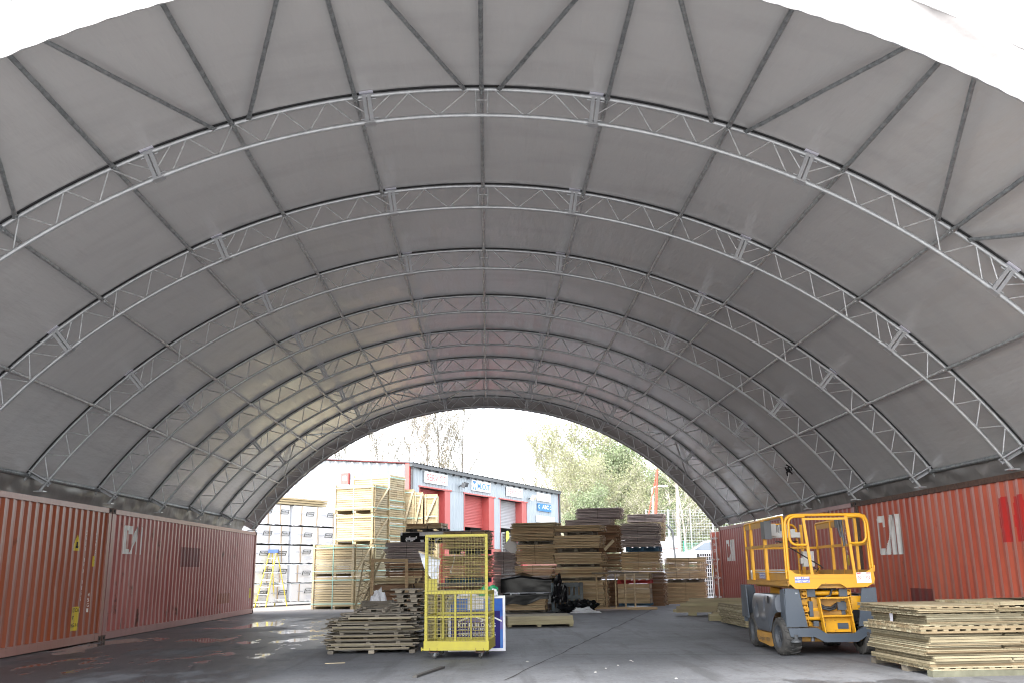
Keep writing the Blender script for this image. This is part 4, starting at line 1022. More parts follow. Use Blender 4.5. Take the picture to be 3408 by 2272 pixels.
# stack C, in the middle
for a in (
 (1846, 1997, 1768, 1747, 34.2, 1.15, YW, 'w_brown', 'top plank bundle of the middle stack, yellowish and slightly tilted', .05),
 (1843, 1997, 1823, 1780, 34.2, 1.15, YW, 'w_brown', 'second plank bundle from the top of the middle stack', .045),
 (1848, 2003, 1876, 1837, 34.2, 1.15, YW, 'w_brown', 'third plank bundle of the middle stack, beside the jutting loose board', .042),
 (1848, 2005, 1921, 1886, 34.2, 1.15, YW, 'w_brown', 'fourth plank bundle of the middle stack, just above the leaning timber frame', .04),
 (1856, 2012, 2014, 1931, 34.2, 1.15, YW, 'w_brown', 'bottom plank bundle of the middle stack, behind the upright pallet', .045)):
    bundle(*a[:9], lay=a[9], straps=())
for xl, xr, yb, yt, lab in ((1876, 1972, 1780, 1768, 'grey pallet under the top bundle of the middle stack'), (1858, 1976, 1837, 1823, 'grey pallet with three blocks in the middle stack, under the second bundle'),
                            (1853, 1978, 1886, 1876, 'thin grey pallet in the middle stack, under the third bundle'), (1858, 1985, 1931, 1921, 'lowest grey pallet of the middle stack, behind the upright pallet')):
    pallet(xl, xr, yb, yt, 34.25, 1.05, YW, 'w_pallet', lab)
# stack B, left of it
bundle(1699, 1844, 1799, 1750, 35.3, 1.2, YW, 'w_brown', 'top plank bundle of the stack under the far workshop corner, capped with pale boards', straps=(), rag=.02)
bundle(1701, 1846, 1750, 1738, 35.2, 1.25, YW, 'w_fresh', 'layer of pale fresh boards capping the stack below the workshop signs', lay=.05, straps=())
pallet(1725, 1842, 1811, 1799.5, 35.3, 1.1, YW, 'w_pallet', 'grey pallet under the board-capped top bundle')
bundle(1719, 1846, 1876, 1811, 35.3, 1.2, YW, 'w_brown', 'plank bundle with one slanting black strap, second of the stack left of the middle', lay=.05)
bundle(1716, 1839, 2012, 1881, 35.3, 1.2, YW, 'w_brown', 'lowest plank bundle left of the middle stack, behind the black plastic', lay=.045)
# stack A, grey, between cage and B
bundle(1640, 1712, 1908, 1834, 36.2, 1.0, YW, 'w_grey', 'small greyish plank bundle just right of the yellow cage', rag=.05)
bundle(1640, 1704, 2010, 1910, 36.2, 1.0, YW, 'w_grey', 'weathered plank bundle under the small greyish one, behind the black plastic', rag=.05)
# stack behind C and D
bundle(1917, 2062, 1726, 1690, 37.6, 1.0, YW, 'w_grey', 'highest greyish plank bundle of the whole yard, standing against the trees', rag=.05)
bundle(1880, 2030, 1748, 1728, 37.4, 1.2, YW, 'w_grey', 'grey plank layer directly under the highest bundle', rag=.04, straps=())
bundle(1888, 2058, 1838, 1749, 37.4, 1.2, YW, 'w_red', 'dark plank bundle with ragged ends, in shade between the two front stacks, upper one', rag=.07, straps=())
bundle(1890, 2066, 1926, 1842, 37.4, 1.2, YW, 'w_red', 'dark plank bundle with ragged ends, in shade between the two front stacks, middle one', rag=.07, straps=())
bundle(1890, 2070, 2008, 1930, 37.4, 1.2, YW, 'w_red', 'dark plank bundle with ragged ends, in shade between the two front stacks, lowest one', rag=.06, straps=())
# stack D
bundle(2088, 2206, 1736, 1709, 38.4, 1.1, YW, 'w_grey', 'grey plank bundle on top behind the strapped stack, below the red poles', rag=.03)
bundle(2090, 2208, 1800, 1738, 38.4, 1.0, YW, 'w_fresh', 'pale plank bundle hidden behind the strapped stack, its light ends showing', rag=.03, straps=())
bundle(2070, 2188, 1818, 1740, 36., 1.1, YW, 'w_grey', 'ragged strapped plank bundle on the blue pallet', lay=.05, rag=.06, straps=(.46,))
pallet(2083, 2193, 1834.5, 1818.5, 36.05, 1.1, YW, 'w_blue', 'blue pallet under the ragged strapped bundle')
bundle(2069, 2195, 1906, 1835, 36., 1.1, YW, 'w_brown', 'brown strapped plank bundle under the blue pallet', lay=.045, straps=(.44,), rag=.025)
bundle(2054, 2162, 1928, 1905, 35.4, .9, YW, 'w_brown', 'thin plank bundle on the red pallet', lay=.04, rag=.02, straps=())
pallet(2055, 2164, 1940.5, 1928.5, 35.4, .9, YW, 'w_redp', 'bright red pallet behind the leaning timber frame')
bundle(2058, 2164, 2006, 1941, 35.4, .75, YW, 'w_brown', 'neat stack of thick sleepers under the red pallet', lay=.125, bw=.25, rag=.006, thick=True, straps=())
pallet(2060, 2166, 2014, 2006, 35.4, .8, YW, 'w_blue', 'blue pallet on the ground under the sleepers')
bundle(2160, 2212, 2006, 1904, 36.9, 1.0, YW, 'w_red', 'narrow dark bundle squeezed behind the sleepers', rag=.03, straps=())
# stack F, right
bundle(2214, 2346, 1925, 1858, 38.6, 1.1, YW, 'w_brown', 'upper plank bundle with two black straps beside the open container door', straps=(.3, .62), rag=.03)
bundle(2213, 2347, 1858, 1854, 38.6, 1.12, YW, 'w_green', 'thin layer of pale boards on top of the twice strapped bundle', lay=.04, rag=.01, straps=())
pallet(2222, 2338, 1937, 1926, 38.6, 1.1, YW, 'w_pallet', 'dark pallet between the two bundles beside the container door')
bundle(2211, 2348, 2004, 1937, 38.6, 1.1, YW, 'w_brown', 'lower plank bundle with one strap beside the open container door', straps=(.53,), rag=.035)
# stack behind the cage
bundle(1472, 1616, 1826, 1769, 31.5, 1.0, 14, 'w_brown', 'upper plank bundle with two straps seen through the top of the yellow cage', straps=(.3, .68), rag=.02)
bundle(1472, 1618, 1769, 1764, 31.5, 1.0, 14, 'w_grey', 'thin grey board layer level with the top rail of the yellow cage', lay=.05, straps=())
pallet(1494, 1612, 1843, 1827, 31.5, 1.0, 14, 'w_black', 'black pallet seen through the yellow cage mesh')
bundle(1470, 1617, 1921, 1847, 31.5, 1.0, 14, 'w_brown', 'lower honey coloured plank bundle seen through the yellow cage mesh', lay=.04, straps=())
pallet(1480, 1612, 1938, 1921.5, 31.5, 1.0, 14, 'w_blue', 'dark blue pallet low behind the yellow cage')
bundle(1456, 1590, 1952, 1938.5, 30.5, 1.2, 10, 'w_grey', 'loose pinkish boards low behind the yellow cage', lay=.03, rag=.06, straps=())
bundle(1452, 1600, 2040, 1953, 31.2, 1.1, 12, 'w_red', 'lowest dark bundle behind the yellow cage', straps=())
# grey stack left of the cage
bundle(1280, 1412, 1872, 1803, 33., 1.1, 14, 'w_grey', 'purplish grey plank bundle left of the yellow cage, under the black tarpaulin', lay=.045, rag=.05, straps=(.54,))
bundle(1282, 1412, 1889, 1873, 33., 1.1, 14, 'w_red', 'thin brown plank layer under the purplish grey bundle', lay=.05, straps=())
pallet(1284, 1410, 1898, 1889.5, 33., 1.1, 14, 'w_pallet', 'weathered pallet under the purplish grey bundle')
bundle(1282, 1414, 1916, 1899, 33., 1.1, 14, 'w_red', 'orange brown boards under the weathered pallet', lay=.06, straps=())
bundle(1284, 1414, 2020, 1918, 33.2, 1.1, 14, 'w_brown', 'bottom bundle of the purplish grey stack', straps=())
bundle(1352, 1420, 1758, 1741, 35.5, .9, 14, 'w_brown', 'left stack of cut brown sleepers on the black pallet in front of the red shutter', lay=.1, bw=.2, thick=True, rag=.02, straps=())
bundle(1419, 1468, 1757, 1738, 35.5, .9, 14, 'w_brown', 'right stack of cut brown sleepers on the black pallet in front of the red shutter', lay=.1, bw=.2, thick=True, rag=.02, straps=())
pallet(1351, 1472, 1768, 1758.5, 35.5, 1., 14, 'w_black', 'black pallet carrying cut sleepers in front of the red shutter')
bundle(1345, 1470, 1806, 1768.5, 35.4, 1.0, 14, 'w_grey', 'plank bundle hidden under the black and white tarpaulin', straps=())
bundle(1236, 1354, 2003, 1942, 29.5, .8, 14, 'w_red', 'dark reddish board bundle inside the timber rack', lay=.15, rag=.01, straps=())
bundle(1240, 1382, 1941, 1922, 29.4, .8, 14, 'w_fresh', 'pale long boards lying on the dark reddish bundle', lay=.06, bw=.2, rag=.03, straps=())

# ------------------------------------------------------------------ pale timber crates with green straps
M['gstrap'] = mat('pale_green_strap', (.36, .62, .53), .5)
CG = 'banded packs of fresh boards'
def crate(xl, xr, yb, yt, Y, depth, yaw, lab, brace=True, side=1, wd='w_fresh', posts=True, mid=True):
    c, s = cos(RD(yaw)), sin(RD(yaw)); p0 = atY(xl, yb, Y); L = hplane(xr, yb, p0, c, s); zt = atY(xl, yt, Y).z
    if yb > 1995: p0.z = 0.
    H = zt-p0.z
    rng = random.Random(int(xl*3+yt)); root = thing('timber_pack', lab, 'timber pack', p0, -RD(yaw), CG)
    mb = MB(); z0 = .10; n = max(4, round((H-z0)/.092)); bh = (H-z0)/n
    for i in range(n):
        for j in range(2):
            y0, y1 = (0, depth*.5-.004) if j == 0 else (depth*.5+.004, depth)
            a, b = rng.uniform(-.012, .012), rng.uniform(-.012, .012)
            mb.box((.02+a, y0+(rng.uniform(0, .012) if j == 0 else 0), z0+i*bh+.011), (L-.02+b, y1, z0+(i+1)*bh-.006), 0, rng.random())
    mb.build('boards', wd, root)
    mb = MB(); pw = .085
    for x in (-.0, L-pw):
        for y in (-.05, depth+.002): mb.box((x, y, 0), (x+pw, y+.048, H+.02), 0, rng.random())
    for x in (.05, L*.5, L-.15): mb.box((x, .02, 0), (x+.1, depth-.02, z0-.003), 0, rng.random())
    mb.build('corner_post', wd, root)
    if brace:
        mb = MB(); mb.bar((L+.015, .06, .1), (L+.015, depth-.06, H-.06), .03, .09, (1, 0, 0), 0, .9); mb.bar((L+.012, depth-.05, .02), (L+.012, depth-.05, H), .025, .07, (1, 0, 0), 0, .3); mb.bar((L+.012, .05, .02), (L+.012, .05, H), .025, .07, (1, 0, 0), 0, .3)
        mb.build('end_brace', wd, root)
    mb = MB()
    for z in (.2, H-.12):
        mb.bar((-.02, -.056, z), (L+.03, -.056, z+.01), .006, .035); mb.bar((L+.034, -.056, z), (L+.034, depth+.05, z), .006, .035)
    if mid: mb.bar((L*.49, -.008, .02), (L*.49, -.008, H+.01), .035, .006, (0, 1, 0))
    mb.build('strap', 'gstrap', root); return root
crate(1037, 1176, 2026, 1920, 38.6, 1.35, 22, 'pale timber pack on the ground, front left of the pack tower')
crate(1041, 1178, 1917, 1813, 38.6, 1.35, 22, 'pale timber pack lying on the front left ground pack')
crate(1112, 1241, 1810, 1712, 40.2, 1.35, 22, 'pale timber pack at mid height with a bright diagonal brace, third from the ground')
crate(1112, 1243, 1708, 1615, 40.2, 1.35, 22, 'pale timber pack below the topmost one, with green straps and dark gap beneath')
crate(1113, 1243, 1915, 1814, 40.2, 1.35, 22, 'timber pack behind the front packs, second layer, only its end visible', wd='w_green')
crate(1113, 1243, 2018, 1919, 40.2, 1.35, 22, 'timber pack on the ground behind the front packs, only its end visible', wd='w_green')
crate(1173, 1298, 1683, 1584, 42.3, 1.35, 22, 'topmost pale timber pack of the tower, above all others', brace=False)
crate(1173, 1298, 1740, 1686, 42.3, 1.35, 22, 'half height pale timber pack under the topmost one', brace=False)
crate(1174, 1297, 1800, 1742, 42.3, 1.35, 22, 'half height pale timber pack third from the tower top', brace=False)
crate(1174, 1297, 1900, 1803, 42.3, 1.35, 22, 'pale timber pack deep in the tower behind the leaning braces', brace=False)
crate(1174, 1297, 2005, 1903, 42.3, 1.35, 22, 'pale timber pack on the ground at the back of the tower', brace=False)
for xl, xr, yt, yb, lab in ((1343, 1377, 1627, 1741, 'upright pale timber pack with brace, left of three beside the first red shutter'), (1379, 1407, 1637, 1741, 'upright pale timber pack with brace, middle of three beside the first red shutter'), (1413, 1456, 1643, 1736, 'upright pale timber pack with brace, right of three beside the first red shutter')):
    Y = 43.; p0 = atY(xl, yb, Y); p1 = atY(xr, yb, Y); L = p1.x-p0.x; H = atY(xl, yt, Y).z-p0.z; rng = random.Random(xl)
    root = thing('timber_pack', lab, 'timber pack', (p0.x, Y, p0.z), 0, CG); mb = MB(); n = round(H/.085)
    for i in range(n): mb.box((.03, 0, i*H/n+.004), (L-.03, 1.8, (i+1)*H/n-.002), 0, rng.random())
    mb.build('boards', 'w_fresh', root); mb = MB()
    mb.box((0, -.04, 0), (.08, 0, H), 0, .3); mb.box((L-.08, -.04, 0), (L, 0, H), 0, .5); mb.build('corner_post', 'w_fresh', root)
    mb = MB(); mb.bar((.06, -.06, .1), (L-.06, -.06, H-.1), .09, .03, (0, 1, 0), 0, .95); mb.build('end_brace', 'w_fresh', root)
    mb = MB()
    for z in (.25, H-.15): mb.bar((0, -.046, z), (L, -.046, z), .006, .035)
    mb.build('strap', 'gstrap', root)
    Z = p0.z
    if Z > .3:  # what carries it: a lower pack standing on the ground
        r2 = thing('timber_pack', 'ground level pack under the '+lab.split('pack ')[0].replace('pale ','')+'pack, '+lab.split(', ')[1].split(' of')[0]+' of three', 'timber pack', (p0.x, Y, 0), 0, CG); mb = MB(); n = round(Z/.09)
        for i in range(n): mb.box((0, 0, i*Z/n+.003), (L, 1.8, (i+1)*Z/n-.002), 0, rng.random())
        mb.build('boards', 'w_fresh', r2); mb = MB(); mb.box((0, -.04, 0), (.08, 0, Z), 0, .3); mb.box((L-.08, -.04, 0), (L, 0, Z), 0, .5); mb.build('corner_post', 'w_fresh', r2)

# ------------------------------------------------------------------ white wrapped packs
M['wrap'] = mat('white_plastic_wrap', (.84, .86, .89), .38, bump=.5, bscale=3.5, var=.3, vscale=.9, col2=(.72, .78, .85))
M['lath'] = mat('pale_lath', (.46, .37, .27), .75, var=.5, vscale=6, col2=(.33, .27, .2))
M['print_black'] = mat('dark_print', (.05, .06, .065), .6)
WY = 58
def wpack(p0, L, Dp, H, lab, seed, torn=False):
    rng = random.Random(seed); root = thing('wrapped_pack', lab, 'wrapped pack', p0, RD(WY), 'white wrapped timber packs')
    mb = MB(); n = 26; m_ = 8
    def face(fn, nu, nv):
        vs = [fn(i/nu, j/nv) for i in range(nu+1) for j in range(nv+1)]
        mb.add(vs, [(i*(nv+1)+j, (i+1)*(nv+1)+j, (i+1)*(nv+1)+j+1, i*(nv+1)+j+1) for i in range(nu) for j in range(nv)], 0, .5, True)
    def nz(a, b, c): return noise.noise(Vector((a*2.2+seed, b*3, c)))*.022+noise.noise(Vector((a*6, b*7+seed, c)))*.009
    hem = lambda u: .03+.035*noise.noise(Vector((u*3.1, seed, 1)))+.03*noise.noise(Vector((u*9, seed, 2)))
    face(lambda u, v: (u*L, nz(u*L, v, 1)+.012*sin(pi*v), hem(u*L)*(1-v)+v*H), 40, 8)
    face(lambda u, v: (nz(u*Dp, v, 2), (1-u)*Dp, hem(u*Dp+9)*(1-v)+v*H), 20, 8)
    face(lambda u, v: (L-nz(u*Dp, v, 2), u*Dp, hem(u*Dp+9)*(1-v)+v*H), 16, 8)
    face(lambda u, v: (u*L, v*Dp, H+nz(u*L, v*Dp, 3)), 30, 12)
    mb.build('wrap', 'wrap', root)
    mb = MB(); mb.box((.04, .05, .005), (L-.04, Dp-.05, .07)); mb.build('bearers', 'dark', root)
    nb = 4
    for i in range(nb):
        x = L*(i+.35)/nb+rng.uniform(-.1, .1); k = rng.uniform(-.05, .05); mb = MB(); mb.bar((x, -.035, .05), (x+k, -.035, H), .055, .02, (0, 1, 0)); mb.build('lath', 'lath', root)
    for y in (Dp*.3, Dp*.75):
        mb = MB(); mb.bar((-.04, y, .05), (-.04, y+rng.uniform(-.04, .04), H), .055, .02, (1, 0, 0)); mb.build('lath', 'lath', root)
    z = H*rng.uniform(.42, .55)
    def plate(fn, w_):
        sk = .12
        P = lambda a, b: fn(a*w_+(sk*(b-.5)*w_*1.2), b*.2)
        for q in ([(0, 0), (1, 0), (1, .12), (0, .12)], [(0, .86), (1, .86), (1, 1), (0, 1)], [(0, .12), (.1, .12), (.1, .86), (0, .86)], [(.9, .12), (1, .12), (1, .86), (.9, .86)]): mb.add([P(*t) for t in q], [(0, 1, 2, 3)])
        for i in range(6): a = .16+i*.12; mb.add([P(a, .38), P(a+.085, .38), P(a+.085, .62+.1*(i % 3 == 0)), P(a, .62+.1*(i % 3 == 0))], [(0, 1, 2, 3)])
        for i in range(4): mb.add([fn(.1, -.10-.05*i), fn(.62-.1*(i % 2), -.10-.05*i), fn(.62-.1*(i % 2), -.113-.05*i), fn(.1, -.113-.05*i)], [(0, 1, 2, 3)], 1)
        mb.add([fn(-.45, .07), fn(-.08, .07), fn(-.08, .11), fn(-.45, .11)], [(0, 1, 2, 3)], 1)
    fp = mat('faint_print', (.50, .54, .60), .6)
    for i in range(3):
        x = L*(i+.48)/3+rng.uniform(-.2, .1); mb = MB(); plate(lambda a, b: (x+a, -.045, z+b), .52); mb.build('printed_label', ['print_black', fp], root)
    yy = Dp*.62; mb = MB(); plate(lambda a, b: (-.046, yy-a, z+b), .42); mb.build('printed_label', ['print_black', fp], root)
a = atY(966, 2004, 43.2)
dirx = Vector((cos(RD(WY)), sin(RD(WY)), 0))
rows = [(2003, 1941), (1939, 1877), (1874, 1814), (1811, 1750), (1748, 1680)]
names = ('bottom', 'second from the ground', 'third from the ground', 'fourth from the ground', 'top')
for k, (yb, yt) in enumerate(rows):
    z0 = atY(966, yb, 43.2).z; z1 = atY(966, yt, 43.2).z
    z0 = max(0, z0)
    wpack(Vector((a.x, 43.2, z0)), 4.6, 1.25, z1-z0-.01, 'white wrapped timber pack in the right column, '+names[k], 20+k)
    off = Vector((-sin(RD(WY)), cos(RD(WY)), 0))*0
    q = Vector((a.x, 43.2, z0))-dirx*3.3+Vector((.02, 0, 0))
    wpack(Vector((q.x-.1, q.y, z0)), 3.15, 1.25, z1-z0-.01, 'white wrapped timber pack in the left column beside the ladder, '+names[k], 40+k)
z = atY(966, 1680, 43.2).z
root = thing('plank_bundle', 'flat pale plank bundle lying on top of the white wrapped packs', 'plank bundle', Vector((a.x, 43.2, z+.03))-dirx*1.2, RD(WY), BUN)
boards(3.4, 1.1, .33, 'w_fresh', .1, .2, random.Random(3), .02).build('planks', ['w_fresh', 'w_end'], root)

# step ladder
M['lad_y'] = mat('yellow_fibreglass', (.70, .56, .03), .45); M['lad_b'] = mat('blue_plastic_cap', (.06, .12, .36), .5)
LY = 40.6
lp = G(884, 2020); base = Vector((lp.x, lp.y, 0)); ld = thing('step_ladder', 'yellow step ladder with blue cap in front of the white wrapped packs', 'ladder', base)
def LP(px, py, Y): return atY(px, py, Y)-base
Yt = base.y+.55
tl, tr_ = LP(898.5, 1836, Yt), LP(920, 1836, Yt)
fl = LP(847, 2020, base.y+.1); fl.z = 0; fr = Vector((0, 0, 0))
bl = LP(913.5, 2013, base.y+1.25); bl.z = 0; br = LP(955, 2013, base.y+1.2); br.z = 0
bt1, bt2 = LP(906, 1836, Yt+.1), LP(923, 1836, Yt+.1)
for p, q in ((fl, tl), (fr, tr_)):
    mb = MB(); mb.bar(p, q, .085, .03, (1, 0, 0)); mb.build('front_rail', 'lad_y', ld)
for p, q in ((bl, bt1), (br, bt2)):
    mb = MB(); mb.bar(p, q, .05, .03, (1, 0, 0)); mb.build('rear_leg', 'lad_y', ld)
for i in range(7):
    t = (i+.75)/7.6; mb = MB(); mb.bar(fl.lerp(tl, t), fr.lerp(tr_, t), .09, .03); mb.build('step', 'alu', ld)
mb = MB()
for t in (.12, .38, .62, .85): mb.bar(bl.lerp(bt1, t), br.lerp(bt2, t), .03)
mb.bar(bl.lerp(bt1, .02), bl.lerp(bt1, .12)+(br-bl)*.3, .025); mb.bar(br.lerp(bt2, .02), br.lerp(bt2, .12)-(br-bl)*.3, .025); mb.build('rear_brace', 'alu', ld)
mb = MB(); mb.box(tl+Vector((-.06, -.08, -.02)), tr_+Vector((.07, .22, .12))); mb.build('top_cap', 'lad_b', ld)
mb = MB(); mb.bar(fl.lerp(tl, .55), bl.lerp(bt1, .5), .02); mb.bar(fr.lerp(tr_, .55), br.lerp(bt2, .5), .02); mb.build('spreader', 'alu', ld)
for px, tx, lab in ((850, 846, 'left of two pale laths leaning at the container corner'), (860, 849, 'right of two pale laths leaning at the container corner')):
    p = G(px+2, 2020); mb = MB(); q = atY(tx, 1960, p.y+.4); mb.bar((0, 0, .02), q-p, .09, .03, (1, 0, 0), 0, .4); tag(mb.build('lath', 'w_fresh', None, p), lab, 'lath', 'laths leaning at the container')
# lattice panels and rack frame, planter box, plastic
lat = thing('lattice_panel', 'pale lattice trellis panels leaning against the timber packs', 'trellis', (0, 0, 0))
p00, p10, p01, p11 = G(1166, 2022), G(1205, 2020), atY(1212, 1864, 31.9), atY(1262, 1866, 31.9)
Yl = 30.6; p00, p10 = atY(1178, 2016, Yl), atY(1206, 2016, Yl); p00.z = p10.z = .02
lat.location = p00
mb = MB(); e = lambda u, v: (p00.lerp(p10, u)).lerp(p01.lerp(p11, u), v)-p00
for i in range(11):
    mb.bar(e(0, i/11), e(1, min(1, i/11+.12)), .02, .012, (0, 1, 0), 0, RNG.random()); mb.bar(e(0, min(1, i/11+.12)), e(1, i/11), .02, .012, (0, 1, 0), 0, RNG.random())
mb.build('lattice', 'w_fresh', lat); mb = MB()
for u in (0, 1): mb.bar(e(u, 0), e(u, 1), .045, .03, (0, 1, 0), 0, .8)
mb.bar(e(0, 0), e(1, 0), .04, .03); mb.bar(e(0, 1), e(1, 1), .04, .03); mb.build('lattice_frame', 'w_fresh', lat)
q0, q1 = atY(1186, 2014, 30.2), atY(1279, 1837, 32.4); q0.z = .02; mb = MB(); mb.bar((0, 0, 0), q1-q0, .06, .04, (1, 0, 0), 0, .9); tag(mb.build('loose_lath', 'w_fresh', None, q0), 'long pale lath leaning across the lattice panels', 'lath')
rk = thing('timber_rack', 'rough timber rack of two posts and a top rail round the dark bundle', 'rack', G(1236, 2022)); o = Vector(rk.location)
a1, a2 = atY(1235, 1990, 28.8), atY(1354, 1990, 28.8); t1, t2 = atY(1241, 1857, 28.8), atY(1353, 1858, 28.8); a1.z = a2.z = 0; rk.location = a1
for p, q in ((a1, t1), (a2, t2)): mb = MB(); mb.bar(p-a1, q-a1, .09, .06, (0, 1, 0), 0, .2); mb.build('post', 'w_brown', rk)
mb = MB(); mb.bar(t1-a1+Vector((-.05, 0, -.05)), t2-a1+Vector((.05, 0, -.05)), .05, .09, (0, 0, 1), 0, .6); mb.build('top_rail', 'w_brown', rk)
b0 = atY(1205, 2045, 24.2); b0.z = 0; b1 = atY(1302, 2045, 24.2); bh = atY(1205, 1999, 24.2).z
px_ = thing('planter_box', 'grey weathered wooden box holding white plastic, behind the panel pile', 'box', b0); mb = MB(); bw = b1.x-b0.x
mb.box((0, 0, .02), (bw, .03, bh)); mb.box((0, .62, .02), (bw, .65, bh)); mb.box((0, .03, .02), (.03, .62, bh)); mb.box((bw-.03, .03, .02), (bw, .62, bh)); mb.box((.03, .03, .02), (bw-.03, .62, .05)); mb.box((-.02, -.02, 0), (.06, -.001, bh), 0, .8)
mb.build('boards', 'w_pallet', px_)
M['plastic_w'] = mat('white_plastic_sheet', (.74, .75, .78), .3, bump=.4, bscale=9)
def blob(name, lab, cat, c, dims, m, seed, n=18, k=.35, extra=None, stretch=1.):
    """crumpled plastic heap: noisy half dome resting on its base"""
    mb = MB(); vs = []; nu, nv = n*2, n
    for j in range(nv+1):
        v = j/nv
        for i in range(nu):
            a = 2*pi*i/nu; r = cos(v*pi/2)**.7 if v < 1 else 0
            q = Vector((cos(a)*r, sin(a)*r, sin(v*pi/2))); f = 1+k*noise.noise(q*1.9+Vector((seed, 0, 0)))+k*.7*abs(noise.noise(q*4.5+Vector((0, seed, 0))))-k*.25
            p = Vector((q.x*dims[0]*f, q.y*dims[1]*f, max(0, q.z*dims[2]*f))); vs.append(p)
    mb.add(vs, [(j*nu+i, j*nu+(i+1) % nu, (j+1)*nu+(i+1) % nu, (j+1)*nu+i) for j in range(nv) for i in range(nu)], 0, .5, False)
    o = mb.build(name, m, None, c); return tag(o, lab, cat)
blob('plastic_bag', 'crumpled white plastic bag in the grey wooden box', 'plastic', Vector((b0.x+bw*.45, b0.y+.3, .06)), (bw*.4, .28, bh+.12), 'plastic_w', 3)

# ------------------------------------------------------------------ black plastic wrapped packs and the ground in front
def sheet(name, lab, cat, pts_top, drop, m, seed, parent=None, n=40): pass
def draped(xl, xr, yb, yt, Y, depth, yaw, name, lab, m, hem, bulge=.05, under=None, seed=1, mi2=None, thr=.5, peak=None):
    c, s = cos(RD(yaw)), sin(RD(yaw)); p0 = atY(xl, yb, Y); L = hplane(xr, yb, p0, c, s); H = atY(xl, yt, Y).z-p0.z
    mb = MB(); nu, nv = 70, 40
    per = [(0, 0, 0)]
    def pos(u, v):
        # v: 0 front hem .. 1 back; unrolls over the front, top and back
        tot = H+depth+H; d = v*tot; h0 = H*hem(u)
        if d < H: z = h0+(H-h0)*(d/H); y = -.02
        elif d < H+depth: z = H; y = (d-H)
        else: z = H-(d-H-depth)*.7; y = depth+.02
        x = -.06+u*(L+.12)
        pk = peak(u, y/depth) if peak else 0
        w1 = noise.noise(Vector((u*2.+v*3, v*6.5, seed)))*.07+noise.noise(Vector((u*4-v*5, v*15, seed+3)))*.022
        f = bulge*20*.05
        if d < H: return (x, y-abs(w1)*1.1*f-.05*f*(1-d/H), z+w1*.3+pk*(d/H))
        return (x, y, z+w1*f*.8+pk)
    vs = [pos(i/nu, j/nv) for i in range(nu+1) for j in range(nv+1)]
    F = []
    for i in range(nu):
        for j in range(nv):
            k = 1 if mi2 and mi2(i/nu, j/nv) else 0
            mb.add([], [], 0)
            F.append(((i*(nv+1)+j, (i+1)*(nv+1)+j, (i+1)*(nv+1)+j+1, i*(nv+1)+j+1), k))
    o = len(mb.v); mb.v += vs
    for f, k in F: mb.f.append(list(f)); mb.m.append(k); mb.t.append(.5); mb.s.append(True)
    # skirts at the two ends
    ob = mb.build(name, m, None, p0, (0, 0, -RD(yaw))); tag(ob, lab, 'plastic sheet'); return p0, L, H
M['white_film'] = mat('white_film_side', (.70, .72, .75), .3, bump=.4, bscale=6)
bundle(1683, 1814, 2029, 1975, 32.4, 1.1, 8, 'w_brown', 'low plank bundle half covered by black and white sheeting', lay=.06, rag=.02, straps=())
pallet(1683, 1816, 2037, 2029.5, 32.4, 1.1, 8, 'w_pallet', 'pallet on the ground under the half covered low bundle')
draped(1680, 1822, 2029, 1973, 32.35, 1.15, 8, 'plastic_sheet', 'black and white sheeting hanging over the low plank bundle', ['black', 'white_film'], lambda u: .22+.38*u+.1*sin(u*9), seed=4, mi2=lambda u, v: v > .33-.1*u+.05*sin(u*14) or (.17+.15*u < v < .24+.10*u and u > .15))
bundle(1678, 1824, 1972, 1915, 34.2, 1.0, 8, 'w_grey', 'pack hidden under the shiny black sheeting', straps=())
bundle(1678, 1824, 2030, 1972.5, 34.2, 1.0, 8, 'w_grey', 'lower pack behind the half covered low bundle', straps=())
draped(1672, 1832, 1972, 1925, 34.1, 1.1, 8, 'plastic_sheet', 'shiny black plastic sheeting over the pack in front of the plank stacks', ['black', 'white_film'], lambda u: .02+.04*sin(u*7), seed=9, mi2=lambda u, v: (v > .52 and u < .45 and v < .62), peak=lambda u, v: .22*max(0, 1-abs(u-.4)/.45)*(1-abs(v-.5)), bulge=.06)
draped(1338, 1472, 1806, 1771, 35.2, 1.1, 14, 'tarpaulin', 'black and white tarpaulin draped below the black sleeper pallet', ['black', 'white_film'], lambda u: .1-.1*u, seed=12, mi2=lambda u, v: (u > .35+.3*sin(v*9)*.3 and v > .12) or noise.noise(Vector((u*7, v*9, 2))) > .28)
c0 = G(1925, 2036); blob('plastic_heap', 'heap of crumpled black and white plastic sheet on the ground before the timber frame', 'plastic sheet', c0, (.72, .4, .34), 'black', 6, 22, .55)
for i, (px, py, dx, dy, dz, sd) in enumerate(((1893, 2036, .35, .16, .12, 3), (1946, 2038, .42, .16, .16, 8), (1962, 2026, .22, .2, .38, 12))):
    blob('plastic_scrap', ('white plastic scrap at the left end of the black heap', 'white plastic scrap in front of the black heap', 'upright white plastic scrap at the right end of the black heap')[i], 'plastic', G(px, py), (dx, dy, dz), 'white_film', sd, 14, .5)
